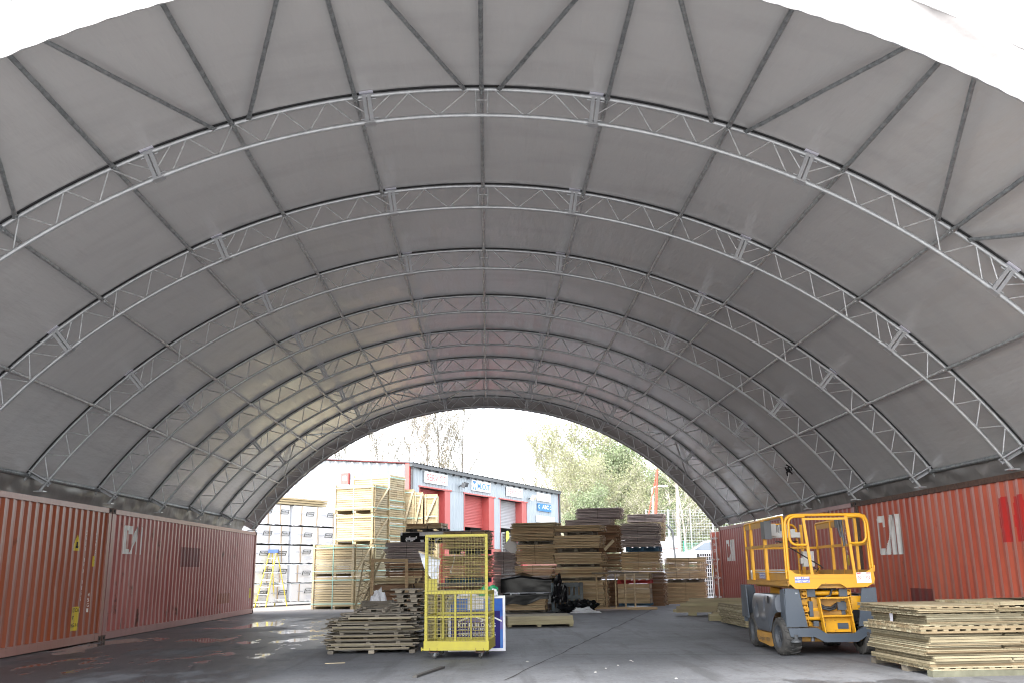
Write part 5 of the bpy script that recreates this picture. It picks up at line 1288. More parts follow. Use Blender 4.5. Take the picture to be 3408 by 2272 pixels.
# upright pallet, leaning frame, plastic hanging on it
up0 = atY(1836, 2030, 32.8); up0.z = 0; up1 = atY(1943, 2030, 32.8); uh = atY(1943, 1936, 32.8).z; uw = up1.x-up0.x
up = thing('pallet', 'faded blue grey pallet standing on its edge before the middle plank stack', 'pallet', up0, RD(-3)); mb = MB(); rng = random.Random(4)
for i in range(3): z = (uh-.14)*i/2; mb.box((0, .1, z+.005), (uw, .18, z+.13), 0, rng.random())
for i in range(7): x = (uw-.12)*i/6; mb.box((x, .182, .01), (x+.11, .205, uh), 0, rng.random())
for x in (0, uw-.12): mb.box((x, .0, .02), (x+.11, .098, uh-.01), 0, rng.random())
mb.box((.12, .02, uh*.48), (uw-.13, .09, uh*.57), 0, .4); mb.box((.12, .02, uh-.14), (uw-.13, .09, uh-.01), 0, .4); mb.build('deck', 'w_bluegrey', up)
blob('plastic_sheet', 'glossy black plastic hanging over the left edge of the upright pallet', 'plastic sheet', atY(1862, 2003, 32.55), (.26, .14, .82), 'black', 15, 16, .5)
fr0 = atY(1968, 2024, 33.6); fr0.z = 0; fr1 = atY(2187, 2024, 33.6); ft = atY(2000, 1903, 33.6).z; fm = thing('stud_panel', 'open timber stud frame leaning against the plank stacks', 'frame', fr0)
wx = lambda px: atY(px, 2000, 33.6).x-fr0.x
mb = MB(); mb.box((0, 0, .0), (wx(2187), .07, .09), 0, .3); mb.build('bottom_rail', 'w_brown', fm); mb = MB(); mb.box((wx(1973), .02, ft-.05), (wx(2130), .09, ft), 0, .2); mb.build('top_rail', 'w_pallet', fm)
for px in (1988, 2020, 2051, 2083, 2115): mb = MB(); x = wx(px); mb.box((x-.025, .01, .09), (x+.025, .08, ft-.05), 0, RNG.random()); mb.build('stud', 'w_brown', fm)
p = G(1985, 2030); mb = MB(); mb.box((0, 0, 0), (wx(2086)-wx(1985), .08, .05), 0, .5); tag(mb.build('loose_batten', 'w_grey', None, p), 'loose batten lying on the ground before the timber frame', 'batten')
q0, q1 = atY(2012, 1828, 33.2), atY(2042, 1796, 33.2); mb = MB(); mb.bar((0, 0, 0), q1-q0, .10, .03, (0, 1, 0), 0, .95); tag(mb.build('loose_board', 'w_fresh', None, q0), 'short pale board jutting out of the middle plank stack', 'board')
q0, q1 = atY(1692, 1832, 36.), atY(1714, 1800, 36.); mb = MB(); mb.bar((0, 0, 0), q1-q0, .5, .02, (0, 1, 0)); tag(mb.build('white_board', 'white', None, q0), 'bright white board leaning left of the strapped plank stack', 'board')

# low pack in front of the black plastic, boards by the lift
def beams(name, lab, p0, ang, rows, wd, group=None, cat='beam pack'):
    root = thing(name, lab, cat, p0, ang, group); mb = MB()
    for (x0, x1, y0, y1, z0, z1, t) in rows: mb.box((x0, y0, z0), (x1, y1, z1), 0, t)
    mb.build('beams', wd, root); return root
p = G(1690, 2086); q = G(1909, 2082); L = (q-p).length; an = atan2(q.y-p.y, q.x-p.x); H = atY(1690, 2050, p.y).z
rw = []
for j in range(5):
    for k in range(2): rw.append((RNG.uniform(-.01, .01), L+RNG.uniform(-.01, .01), j*.3, j*.3+.295,   .055+k*(H-.055)/2, .055+(k+1)*(H-.055)/2-.003, RNG.random()))
for x in (.0, L*.45, L-.1): rw.append((x, x+.1, .05, 1.4, 0, .053, .05))
beams('beam_pack', 'low pack of thick pale beams lying on the asphalt right of the blue sign', p, an, rw, 'w_green')
p = G(2252, 2047); q = G(2380, 2050); an = RD(-12)
rw = [(0, 2.2, 0, .15, .09, .27, .7), (.05, 2.3, .16, .3, .09, .27, .5), (-.1, 2.2, .02, .2, .10, .18, .2), (.12, 2.3, .05, .3, .272, .37, .1), (.4, 2.4, .05, .28, .372, .50, .75), (.35, .6, .02, .3, 0, .088, .1), (1.35, 1.6, .02, .3, 0, .088, .1), (.3, 2.3, .3, .55, .1, .4, .4)]
beams('beam_pack', 'low pack of long treated beams on blocks, left of the pale slatted panels', p, an, rw, 'w_green')
p = G(2362, 2064); beams('board_stack', 'short pale boards on a block just behind the scissor lift', p, RD(-6), [(0, 1.3, 0, .3, .13, .18, .9), (.1, 1.4, .02, .32, .182, .23, .7), (.25, 1.5, .04, .3, .232, .28, .9), (.0, .5, .02, .3, 0, .128, .1), (.9, 1.1, .02, .3, 0, .128, .1)], 'w_green', None, 'board stack')
# ------------------------------------------------------------------ stacked spaced-board pallets and panel pile left of the cage
def deck_pallet(L, W, H, rng, ext=.0):
    mb = MB(); n = 9
    for y in (.1, W*.5, W-.2):
        for x in (L*.18, L*.62): mb.box((x, y-.08, 0), (x+.13, y+.2, H*.62), 0, .75+rng.random()*.25)
    n = 8; bw = W/n
    for i in range(n): mb.box((rng.uniform(-.03, .03), i*bw+.012, H*.64), (L+rng.uniform(-.03, .03), (i+1)*bw-.012, H*.64+.022), 0, rng.random()*.6)
    for x in (L*.17, L*.61): mb.box((x, .05, H*.42), (x+.15, W-.05, H*.63), 0, rng.random()*.6)
    return mb
ORD = ['top', 'second', 'third', 'fourth', 'fifth', 'sixth', 'seventh', 'eighth', 'ninth', 'tenth', 'eleventh', 'twelfth', 'thirteenth', 'fourteenth', 'fifteenth']
for st, (xa, xb, y_, ny, top, nm) in enumerate(((1294, 1396, 19.6, 12, 1958, 'left pallet stack beside the cage'), (1400, 1508, 19.9, 11, 1962, 'pallet stack seen through the cage mesh'))):
    a, b = atY(xa, 2100, y_), atY(xb, 2100, y_); zt = atY(xa, top, y_).z; H = zt/ny; L = b.x-a.x
    protos = []
    for i in range(ny):
        lab = '%s pallet from the top of the %s' % (ORD[ny-1-i], nm) if i != ny-1 else 'top pallet of the '+nm
        loc = (a.x+RNG.uniform(-.05, .05), y_+RNG.uniform(-.03, .03), i*H)
        if i < 3:
            root = thing('pallet', lab, 'pallet', loc, RNG.uniform(-.03, .03), 'stacked weathered pallets beside the cage')
            deck_pallet(L, 1.0, H, random.Random(st*9+i)).build('deck', 'w_pallet', root); protos.append(root)
        else: copy_thing(protos[i % 3], loc, RNG.uniform(-.03, .03), lab)
M['w_pan0'] = wood('weathered_panel_timber', [(.16, .135, .08), (.27, .23, .145), (.20, .155, .10), (.33, .29, .19)], .5)
# pile of fence panels with pointed boards
pa = G(1080, 2176); pb = G(1385, 2177)
PLn = pb.x-pa.x; zt = atY(1100, 2045, pa.y).z
def fpanel(L, W, rng, base=.0, pieces=5, th=.016, bat=.035):
    mb = MB(); n = pieces; bw = W/n
    for i in range(n):
        y0 = i*bw+.006; y1 = (i+1)*bw-.006; a = rng.uniform(-.10, .04); b = L+rng.uniform(-.10, .08); t = rng.random()
        tip = .10
        p = [(a, (y0+y1)/2), (a+tip*.5, y0+.01), (a+tip, y0), (b, y0), (b, y1), (a+tip, y1), (a+tip*.5, y1-.01)]
        mb.prism(p, lambda u, v, d: (u, v, d), bat, bat+th, 0, t)
    return mb
def battens(L, W, rng, bat=.034, n=3):
    out = []
    for k in range(n):
        x = L*(.10+.36*k)+rng.uniform(-.06, .06); mb = MB(); mb.box((x, -.01, 0), (x+.07, W+.01, bat), 0, rng.random()); out.append(mb)
    return out
z = .06; i = 0; NP = 16; dz = (zt-.06)/NP
mb = MB(); root = thing('pallet', 'low pallet on the asphalt under the pile of loose fence panels', 'pallet', (pa.x, pa.y, 0), 0, None)
for x in (.1, PLn*.5, PLn-.1): mb.box((x-.05, 0, 0), (x+.05, .9, .058), 0, RNG.random())
mb.build('deck', 'w_pallet', root)
for i in range(NP):
    rng = random.Random(60+i); L = PLn*rng.uniform(.86, 1.0); off = rng.uniform(-.06, .12)
    if i > NP-3: L *= .8; off += .25
    ix = NP-1-i
    lab = ('%s fence panel of the loose panel pile left of the cage' % ('topmost' if ix == 0 else 'lowest'))
    if 0 < ix < NP-1: lab = '%s fence panel from the top of the loose pile left of the cage' % ORD[ix]
    root = thing('fence_panel', lab, 'fence panel', (pa.x+off, pa.y+rng.uniform(-.05, .12), z), rng.uniform(-.05, .05), 'loose fence panels piled left of the cage')
    bat = max(.02, dz-.018); fpanel(L, .85, rng, bat=bat).build('boards', 'w_pallet' if i % 4 else 'w_pan0', root)
    if i % 2 == 0:
        mb = MB(); mb.box((.12, -.006, 0), (L-.05, .05, bat), 0, rng.random()); mb.build('batten', 'w_pan0' if i % 4 else 'w_pallet', root)
    else:
        for b in battens(L, .85, rng, bat): b.build('batten', 'w_pallet', root)
    z += dz
for k, (px, py, w_, ang, lab) in enumerate(((1200, 2043, .95, .12, 'short grey panel lying tilted on top of the loose pile'), (1240, 2028, .75, -.10, 'small grey panel with two battens at the back of the loose pile'))):
    p = atY(px-50, py, pa.y+.25+.5*k); p.z = max(p.z, z+.0) if k == 0 else p.z
    root = thing('fence_panel', lab, 'fence panel', p, ang, None); rng = random.Random(k+5)
    fpanel(w_, .5, rng, bat=.0, pieces=4).build('boards', 'w_pallet', root)
    for x in (.15, .6): mb = MB(); mb.bar((x*w_*1.2, -.03, .035), (x*w_*1.2+.12, .5, .075), .06, .035, (0, 0, 1), 0, .8); mb.build('batten', 'w_pallet', root)
    if k == 1:  # what carries it
        b = thing('pallet', 'grey pallets hidden under the small grey panel', 'pallet', (p.x, p.y, 0), ang, None); mb = MB()
        for q in range(6): mb.box((0, 0, q*p.z/6), (w_, .5, (q+.6)*p.z/6), 0, rng.random()); mb.box((.1, .02, (q+.6)*p.z/6), (.25, .48, (q+1)*p.z/6-.001), 0, .8); mb.box((w_-.25, .02, (q+.6)*p.z/6), (w_-.1, .48, (q+1)*p.z/6-.001), 0, .8)
        mb.build('deck', 'w_pallet', b)

# ------------------------------------------------------------------ blue sign board
M['s_blue'] = mat('sign_blue_sky', (.025, .10, .42), .4, spec=.15, var=.6, vscale=1.6, col2=(.12, .28, .62))
M['s_navy'] = mat('sign_navy', (.020, .014, .12), .4, spec=.12)
M['s_violet'] = mat('sign_violet', (.10, .085, .32), .4)
M['paper'] = mat('white_paper', (.72, .72, .80), .7)
M['frame_w'] = mat('white_frame', (.78, .79, .82), .4, var=.5, vscale=7, col2=(.6, .6, .62))
SY = 17.45; s0 = atY(1494, 2163, SY); s1 = atY(1684.5, 2163, SY); SH = atY(1600, 1981, SY).z
SX0 = -.725; SX1 = .30; SW = SX1-SX0
sg = thing('advertising_board', 'blue framed advertising board reading KIT BUILDING SYSTEMS, behind the yellow cage', 'sign', (SX0, SY, 0), 0)
tl = .03
mb = MB(); mb.box((.03, .01, .04), (SW-.03, .035, SH-.03)); mb.build('panel', 's_blue', sg)
mb = MB()
for a, b in (((0, -.01, 0), (SW, .045, .045)), ((0, -.01, SH-.045), (SW, .045, SH)), ((0, -.01, .046), (.045, .045, SH-.046)), ((SW-.045, -.01, .046), (SW, .045, SH-.046))): mb.box(a, b)
mb.build('frame', 'frame_w', sg)
FS = lambda e: (lambda u, v: (u, .01-e, v))
def quad(mb, u0, u1, v0, v1, e, mi=0, sk=0): mb.add([(u0, .01-e, v0), (u1, .01-e, v0), (u1+sk, .01-e, v1), (u0+sk, .01-e, v1)], [(0, 1, 2, 3)], mi)
mb = MB(); quad(mb, .05, .93, .05, .69, .002); mb.build('navy_field', 's_navy', sg)
mb = MB()
def roof(mb, x0, xm, x1, y0, ym, t, e, mi=0):
    for a, b in (((x0, y0), (xm, ym)), ((xm, ym), (x1, y0))):
        mb.add([(a[0], .01-e, a[1]), (b[0], .01-e, b[1]), (b[0], .01-e, b[1]-t), (a[0], .01-e, a[1]-t)], [(0, 1, 2, 3)], mi)
roof(mb, .18, .43, .70, .525, .625, .028, .006); roof(mb, .58, .80, .96, .525, .60, .028, .005)
put_text(mb, 'KIT BUILDING', .175, .845, .405, .485, FS(.007), .022)
put_text(mb, 'SYSTEMS', .35, .655, .352, .397, FS(.007), .012, 0, 0, 1.25)
quad(mb, .18, .34, .372, .378, .007); quad(mb, .67, .84, .372, .378, .007); quad(mb, .18, .84, .306, .316, .007)
put_text(mb, 'WWW.KITBUILDINGS.COM', .18, .845, .262, .294, FS(.007), .01, 0, 0, 1.1)
mb.build('lettering', 'frame_w', sg)
mb = MB(); mb.add([(.30, .006, .50), (.43, .006, .60), (.62, .006, .50)], [(0, 1, 2)]); mb.add([(.93, .007, .36), (.98, .007, .38), (.98, .007, .60), (.93, .007, .58)], [(0, 1, 2, 3)]); mb.build('pale_shapes', 's_violet', sg)
mb = MB(); mb.add([(.345, 0, .715), (.635, .001, .722), (.635, .001, .90), (.345, 0, .90)], [(0, 1, 2, 3)])
pp = mb.build('paper_notice', 'paper', sg); mb = MB()
for i, (t, a, b) in enumerate((('Mobile platform cage', .38, .60), ('to be used by trained staff', .365, .615), ('wear a harness at all times', .365, .60), ('No. 17', .46, .53), ('Safety first', .41, .58))):
    put_text(mb, t, a, b, .865-i*.027, .88-i*.027, lambda u, v: (u, -.003, v), .0)
mb.build('print', 'dgrey', pp)

# ------------------------------------------------------------------ yellow cage
M['cage_y'] = mat('yellow_cage_paint', (.40, .345, .022), .45, var=.5, vscale=5, col2=(.28, .235, .03), wear=(.16, .09, .04), wearamt=.5, wearscale=13)
M['cage_in'] = mat('yellow_dusty_paint', (.42, .36, .06), .6, var=.5, vscale=6, col2=(.30, .26, .08))
M['wire'] = mat('rusty_yellow_wire', (.30, .25, .05), .6, var=.8, vscale=12, col2=(.12, .10, .055))
M['rust'] = mat('rust_brown', (.12, .055, .035), .8)
CY0 = 16.1; CX0 = -1.065; CW_ = 1.062; CD = .92; CZ = .13; CT = 2.0; MID = 1.07
cg = thing('platform_cage', 'yellow wire mesh access cage on castors, standing before the blue advertising board', 'cage', (CX0, CY0, 0), RD(-7))
def post(x, y, z0, z1, w=.045, nm='post', m='cage_y'): mb = MB(); mb.box((x, y, z0), (x+w, y+w, z1)); mb.build(nm, m, cg)
for x in (0, CW_-.045): post(x, 0, CZ+.12, CT)
for x in (0.0, CW_-.045): post(x, CD-.045, CZ+.12, MID)
for x in (.50, .64): post(x, 0 if x < .6 else CD-.045, CZ+.12, MID-.04, .032)
post(.14, CD-.05, CZ+.12, MID-.03, .045)
for nm, a, b in (('top_rail', (0.046, 0, CT-.05), (CW_-.046, .045, CT)), ('middle_rail', (.046, 0, MID-.05), (CW_-.046, .045, MID)), ('knee_rail', (.046, .004, .645), (CW_-.046, .036, .68)),
                 ('middle_rail', (.046, CD-.045, MID-.05), (CW_-.046, CD, MID)), ('knee_rail', (.046, CD-.04, .66), (CW_-.046, CD-.008, .70)),
                 ('side_rail', (0, .046, MID-.05), (.045, CD-.046, MID)), ('side_rail', (CW_-.045, .046, MID-.05), (CW_, CD-.046, MID)), ('side_rail', (CW_-.04, .046, .66), (CW_-.008, CD-.046, .69)), ('side_rail', (.008, .046, .66), (.04, CD-.046, .69))):
    mb = MB(); mb.box(a, b); mb.build(nm, 'cage_y', cg)
mb = MB(); mb.box((-.01, -.012, CZ), (CW_+.01, -.002, CZ+.15)); mb.box((-.01, CD, CZ), (CW_+.01, CD+.01, CZ+.15)); mb.box((-.012, -.002, CZ), (-.002, CD, CZ+.15)); mb.box((CW_+.002, -.002, CZ), (CW_+.012, CD, CZ+.15)); mb.build('toe_board', 'cage_y', cg)
mb = MB(); mb.box((0, 0, CZ+.03), (CW_, CD, CZ+.05)); mb.build('floor', 'cage_in', cg)
mb = MB(); nx = 19; ny = 30
for i in range(nx): x = .06+(CW_-.12)*i/(nx-1); mb.bar((x, -.005, CZ+.11), (x, -.005, CT-.03), .0055)
for i in range(ny): z_ = CZ+.14+(CT-.18-CZ)*i/(ny-1); mb.bar((.02, -.011, z_), (CW_-.02, -.011, z_), .0055)
mb.build('wire_mesh', 'wire', cg)
mb = MB()
for i in range(15): x = .06+(CW_-.12)*i/14; mb.bar((x, CD-.02, CZ+.1), (x, CD-.02, MID-.04), .0055)
for i in range(14): z_ = CZ+.14+(MID-.2-CZ)*i/13; mb.bar((.02, CD-.026, z_), (CW_-.02, CD-.026, z_), .0055)
mb.build('wire_mesh', 'wire', cg)
for x in (.02, CW_-.02):
    mb = MB()
    for i in range(8): y = .08+(CD-.16)*i/7; mb.bar((x, y, CZ+.1), (x, y, MID-.04), .0055)
    for i in range(14): z_ = CZ+.14+(MID-.2-CZ)*i/13; mb.bar((x, .04, z_), (x, CD-.04, z_), .0055)
    mb.build('wire_mesh', 'wire', cg)
mb = MB(); mb.box((.046, .012, 1.075), (.205, .022, 1.275)); mb.build('lock_plate', 'cage_y', cg)
mb = MB(); mb.bar((-.05, .02, CZ+.02), (.0, .02, CZ+.02), .02); mb.bar((-.045, .02, CZ-.01), (-.045, .02, CZ+.05), .02); mb.build('latch', 'cage_y', cg)
for x in (.09, .855):
    mb = MB()
    for a, b in (((x, -.02, .10), (x+.13, CD, .106)), ((x, -.02, .106), (x+.006, CD, .17)), ((x+.124, -.02, .106), (x+.13, CD, .17))): mb.box(a, b)
    mb.box((x+.007, .02, .107), (x+.123, CD-.02, .168), 1); mb.build('fork_pocket', ['rust', 'dark'], cg)
for x, y, a in ((.155, .06, .25), (.93, .05, .9), (.95, .80, 1.3), (.15, .80, .4)):
    mb = MB(); c, s = cos(a), sin(a)
    mb.lathe([(0, -.016), (.035, -.016), (.042, -.01), (.042, .01), (.035, .016), (0, .016)], lambda u, v, h: (x+u*c-h*s, y+u*s+h*c, .043+v), 16)
    w_ = mb.build('castor', 'rubber', cg); mb = MB()
    for h in (-.022, .022): mb.bar((x-h*s, y+h*c, .04), (x-h*s+.015*c, y+h*c+.015*s, .098), .03, .004, (-s, c, 0))
    mb.box((x-.03, y-.03, .094), (x+.03, y+.03, .0995)); mb.build('castor_fork', 'galv_dark', w_)
# things in and around the cage
ct = (CX0, CY0)
mb = MB(); q = [atY(px, py, 16.5) for px, py in ((1393, 1834), (1465, 1857), (1461, 1895), (1455, 1940), (1437, 1925), (1412, 1890))]; o = q[3]
nn = len(q); cen = sum(q, Vector())/nn; vs = []; R2 = 14
for r in range(R2+1):
    for i in range(nn*6):
        k = i/6; a = q[int(k) % nn].lerp(q[(int(k)+1) % nn], k-int(k)); p = cen.lerp(a, r/R2); f = noise.noise(p*5)*.06+noise.noise(p*13)*.02; vs.append(p+Vector((0, f*1.4, f*.2))-o)
m_ = nn*6
mb.add(vs, [(r*m_+i, r*m_+(i+1) % m_, (r+1)*m_+(i+1) % m_, (r+1)*m_+i) for r in range(R2) for i in range(m_)], 0, .5, True)
mb2 = mb; M['film'] = mat('white_tarp', (.66, .69, .75), .35, bump=.3, bscale=10)
tag(mb2.build('white_tarp', 'film', None, o), 'white tarp hanging in a fold at the upper left of the yellow cage', 'tarp')
q0, q1 = atY(1393, 1833, 16.45), atY(1466, 1859, 16.45); mb = MB(); mb.bar((0, 0, 0), q1-q0, .03, .02, (0, 1, 0), 0, .8); tag(mb.build('batten', 'w_fresh', None, q0), 'thin batten along the top edge of the hanging white tarp', 'batten')
M['bag_g'] = mat('green_plastic', (.01, .26, .10), .35, bump=.4, bscale=9)
SB_ = SH
blob('plastic_bag', 'green and white plastic bag on the right end of the blue board top', 'bag', Vector((SX0+SW-.32, SY+.05, SH)), (.18, .10, .17), 'bag_g', 21, 14, .5)
blob('plastic_bag', 'small white plastic bag beside the green one on the blue board', 'bag', Vector((SX0+SW-.21, SY-.02, SH)), (.075, .06, .12), 'plastic_w', 25, 12, .5)
M['rope'] = mat('grey_rope', (.42, .41, .37), .85, bump=.5, bscale=40)
mb = MB(); rng = random.Random(2)
for k in range(9):
    pts = []; x0 = .02+.012*k
    for i in range(15):
        t = i/14
        if t < .5: pts.append((x0+.55*(1-t*2)+rng.uniform(-.01, .01), .02+.012*(k % 4), SH+.01+.015*(k//3)+.01*sin(t*20+k)))
        else: pts.append((x0-.06*sin((t-.5)*3)+rng.uniform(-.006, .006)-.02*k*(t-.5), -.03-.012*(k % 3), SH+.02-(t-.5)*2*(.22+.018*k)))
    mb.tube(pts, .0075, 5)
o = mb.build('rope_bundle', 'rope', None, (SX0, SY, 0)); tag(o, 'bundle of grey rope slung over the left corner of the blue board', 'rope')
mb = MB(); q = [atY(px, py, 16.9) for px, py in ((1514, 1840), (1511, 1862), (1505, 1885), (1498, 1898), (1502, 1906))]; mb.tube([p-q[-1] for p in q], .006, 5); mb.tube([(0, 0, 0), (-.012, 0, .02), (.005, 0, .04)], .012, 5); tag(mb.build('cord', 'rope', None, q[-1]), 'thin white cord with a knot hanging inside the cage', 'cord')
blob('plastic_sheet', 'clear crumpled plastic heap on top of the board behind the cage middle rail', 'plastic', Vector((SX0+.36, SY+.04, SH)), (.20, .08, .10), 'plastic_w', 31, 12, .35)
p = G(1380, 2254); q = G(1474, 2222); mb = MB(); mb.bar((0, 0, .016), q-p+Vector((0, 0, .016)), .06, .03, (0, 0, 1), 0, .2); tag(mb.build('loose_batten', 'w_black', None, p), 'grey offcut of batten lying on the asphalt before the cage', 'batten')
p = G(1082, 2207); q = G(1148, 2205); mb = MB(); mb.bar((0, 0, .006), q-p+Vector((0, 0, .006)), .012, .01, (0, 0, 1), 0, .8); tag(mb.build('splinter', 'w_fresh', None, p), 'thin pale splinter on the dark asphalt before the panel pile', 'splinter')
M['rubble'] = mat('pale_rubble', (.36, .35, .33), .9)
for i, (px, py, s, lab) in enumerate(((1754, 2201, .045, 'pale lump of rubble right of the cage'), (2099, 2197, .035, 'white crumb cluster on the asphalt, upper of two near the moss seam'), (2106, 2200, .025, 'white crumb beside the crumb cluster near the moss seam'), (1982, 2236, .035, 'pale brown pebble at the bottom middle'), (2016, 2223, .03, 'flat pale chip at the bottom middle'), (2250, 2257, .035, 'pale pebble nearest the bottom edge'), (2057, 2213, .03, 'tiny white chip below the moss seam'))):
    blob('pebble', lab, 'pebble', G(px, py), (s*.55, s*.4, s*.35), 'rubble', 50+i, 6, .4)

# ------------------------------------------------------------------ scissor lift
M['lift_y'] = mat('amber_lift_paint', (.68, .335, .012), .42, var=.35, vscale=4, col2=(.54, .26, .02), wear=(.22, .13, .05), wearamt=.5, wearscale=11)
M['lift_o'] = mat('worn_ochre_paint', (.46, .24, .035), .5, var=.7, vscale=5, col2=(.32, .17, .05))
M['lift_g'] = mat('slate_grey_lift_paint', (.062, .078, .10), .4, var=.35, vscale=3, col2=(.09, .105, .125), wear=(.40, .42, .44), wearamt=.3, wearscale=9)
M['hood'] = mat('scuffed_grey_plastic_hood', (.105, .115, .135), .3, var=.7, vscale=3, col2=(.07, .08, .095), wear=(.36, .38, .40), wearamt=.3, wearscale=8)
M['rim_grey'] = mat('dull_wheel_rim', (.05, .058, .07), .6, var=.6, vscale=6, col2=(.085, .085, .085))
M['hose'] = mat('black_hose', (.02, .02, .022), .45)
M['cablebox'] = mat('pale_grey_box', (.48, .48, .46), .5, var=.4, vscale=6, col2=(.36, .36, .35))
M['lilac'] = mat('blue_label', (.16, .19, .50), .4)
M['redp'] = mat('red_print', (.62, .04, .05), .5)
LX, LYF = 4.70, 15.40
lf = thing('scissor_lift', 'amber and slate grey scissor lift with railed platform, parked before the red containers', 'scissor lift', (LX, LYF, 0), RD(-2.0))
# local: x 0..1.62 across, y 0 (front) .. 2.75 (back)
LW = 1.58
def P3(name, poly, y0, y1, m, par=None):
    mb = MB(); mb.prism(poly, lambda u, v, d: (u, d, v), y0, y1); return mb.build(name, m, par or lf)
def wheel(x, y, R, wd, side, steer=0.):
    mb = MB(); n = 40; c, s = cos(steer), sin(steer)
    T = lambda u, v, h: (x+side*(-h)*c*-1*1-u*s*1 if False else x+h*side*c-u*s, y+u*c+h*side*s, R+v)
    mb.lathe([(R*.62, .0), (R*.66, -.012), (R*.88, -.012), (R*.955, .02), (R*.965, wd*.3), (R*.97, wd*.5), (R*.965, wd*.7), (R*.955, wd-.02), (R*.88, wd), (R*.6, wd)], T, n)
    # chunky lugs in a chevron
    for k in range(16):
        a = 2*pi*k/16
        for hs in (0, 1):
            a0 = a+hs*pi/16; h0, h1 = (.012, wd*.56) if hs == 0 else (wd-.012, wd*.44)
            ring = []
            for (hh, aa) in ((h0, a0), (h1, a0+.20)):
                for (r_, da) in ((R*.95, -.075), (R*.95, .075), (R, .06), (R, -.06)): ring.append(T(r_*cos(aa+da), r_*sin(aa+da), hh))
            mb.add(ring, [(0, 1, 2, 3), (7, 6, 5, 4), (0, 4, 5, 1), (1, 5, 6, 2), (2, 6, 7, 3), (3, 7, 4, 0)])
    wh = mb.build('wheel', 'rubber', lf)
    mb = MB(); mb.lathe([(0, .05), (R*.16, .045), (R*.2, .065), (R*.5, .075), (R*.56, .02), (R*.63, -.004), (R*.645, .01)], T, 28)
    for k in range(6): a = 2*pi*k/6; mb.lathe([(.014, .03), (.014, .05), (0, .03)], lambda u, v, h: T(R*.28*cos(a)+u, R*.28*sin(a)+v, .075-h), 6)
    mb.build('rim', 'rim_grey', wh)
    return wh
RW = .295
wheel(0, .30, RW, .29, 1, .10); wheel(LW, .30, RW, .29, -1, .10); wheel(0.02, 2.12, RW, .27, 1); wheel(LW-.02, 2.12, RW, .27, -1)
# chassis
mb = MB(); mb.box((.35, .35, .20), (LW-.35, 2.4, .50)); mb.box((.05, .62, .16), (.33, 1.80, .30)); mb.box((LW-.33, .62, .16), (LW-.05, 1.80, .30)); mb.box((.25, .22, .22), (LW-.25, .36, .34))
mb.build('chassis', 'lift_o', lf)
sp = P3('side_plate', [(.0, 0), (.95, 0), (.95, .27), (.0, .27)], 0, .01, 'lift_y'); bpy.data.objects.remove(sp)
mb = MB(); mb.prism([(.68, .315), (1.70, .315), (1.70, .20), (1.60, .135), (.78, .10), (.68, .12)], lambda u, v, d: (d, u, v), -.005, .03)
sp = mb.build('side_plate', 'lift_o', lf)
mb = MB(); put_text(mb, 'Compact 10DX', -1.60, -.82, .15, .24, lambda u, v: (-.009, -u, v) if False else (-.009, 2.42+u if False else -u, v), .004); mb.build('lettering', 'dgrey', sp)
# bumper with a dropped middle, front
bmp = [(.09, .435), (.55, .435), (.70, .345), (1.13, .345), (1.28, .435), (1.50, .435), (1.50, .30), (1.33, .30), (1.18, .215), (.66, .215), (.50, .30), (.12, .30)]
P3('bumper', bmp, .0, .05, 'lift_g')
mb = MB(); mb.box((.09, .051, .405), (.55, .30, .435)); mb.box((1.28, .051, .405), (1.50, .30, .435)); mb.box((.7, .051, .315), (1.13, .28, .345)); mb.build('bumper_shelf', 'lift_g', lf)
# outrigger guards
for x0, y0, s, nm in ((.08, .06, 1, 'outrigger_guard'), (1.24, .06, -1, 'outrigger_guard')):
    xs = (lambda a: x0+a) if s > 0 else (lambda a: x0+.34-a)
    mb = MB(); mb.prism([(xs(0), .45), (xs(.34), .45), (xs(.24), 1.04), (xs(.02), 1.05)], lambda u, v, d: (u, d, v), y0, y0+.02)
    mb.prism([(y0+.021, .45), (y0+.30, .45), (y0+.26, 1.02), (y0+.021, 1.045)], lambda u, v, d: (d, u, v), xs(0.0), xs(.012)); mb.build(nm, 'lift_g', lf)
for x0, s in ((.0, 1), (LW, -1)):
    mb = MB(); mb.prism([(2.15, .50), (2.62, .52), (2.62, 1.08), (2.25, 1.07)], lambda u, v, d: (d, u, v), x0-s*.03, x0-s*.01); mb.prism([(x0-s*.03, .50), (x0+s*.3, .50), (x0+s*.22, 1.07), (x0-s*.03, 1.08)], lambda u, v, d: (u, d, v), 2.62, 2.64)
    mb.prism([(x0-s*.01, .42), (x0+s*.14, .42), (x0+s*.14, .56), (x0-s*.01, .56)], lambda u, v, d: (u, d, v), 2.52, 2.6); mb.build('outrigger_guard', 'lift_g', lf)
mb = MB(); mb.lathe([(.0, .0), (.085, .0), (.09, .015), (.05, .05), (.03, .055), (.03, .12), (0, .12)], lambda u, v, h: (.20+u, .05+v-.05, .215+h), 14); mb.build('outrigger_foot', 'dgrey', lf)
mb = MB(); mb.lathe([(.0, .0), (.085, .0), (.09, .015), (.05, .05), (.03, .055), (.03, .12), (0, .12)], lambda u, v, h: (1.43+u, .05+v-.05, .215+h), 14); mb.build('outrigger_foot', 'dgrey', lf)
mb = MB(); mb.tube([(.50, .12, .30), (.50, .12, .225)], .03, 10); mb.tube([(1.36, .12, .30), (1.36, .12, .22)], .03, 10); mb.build('tie_down_lug', 'hood', lf)
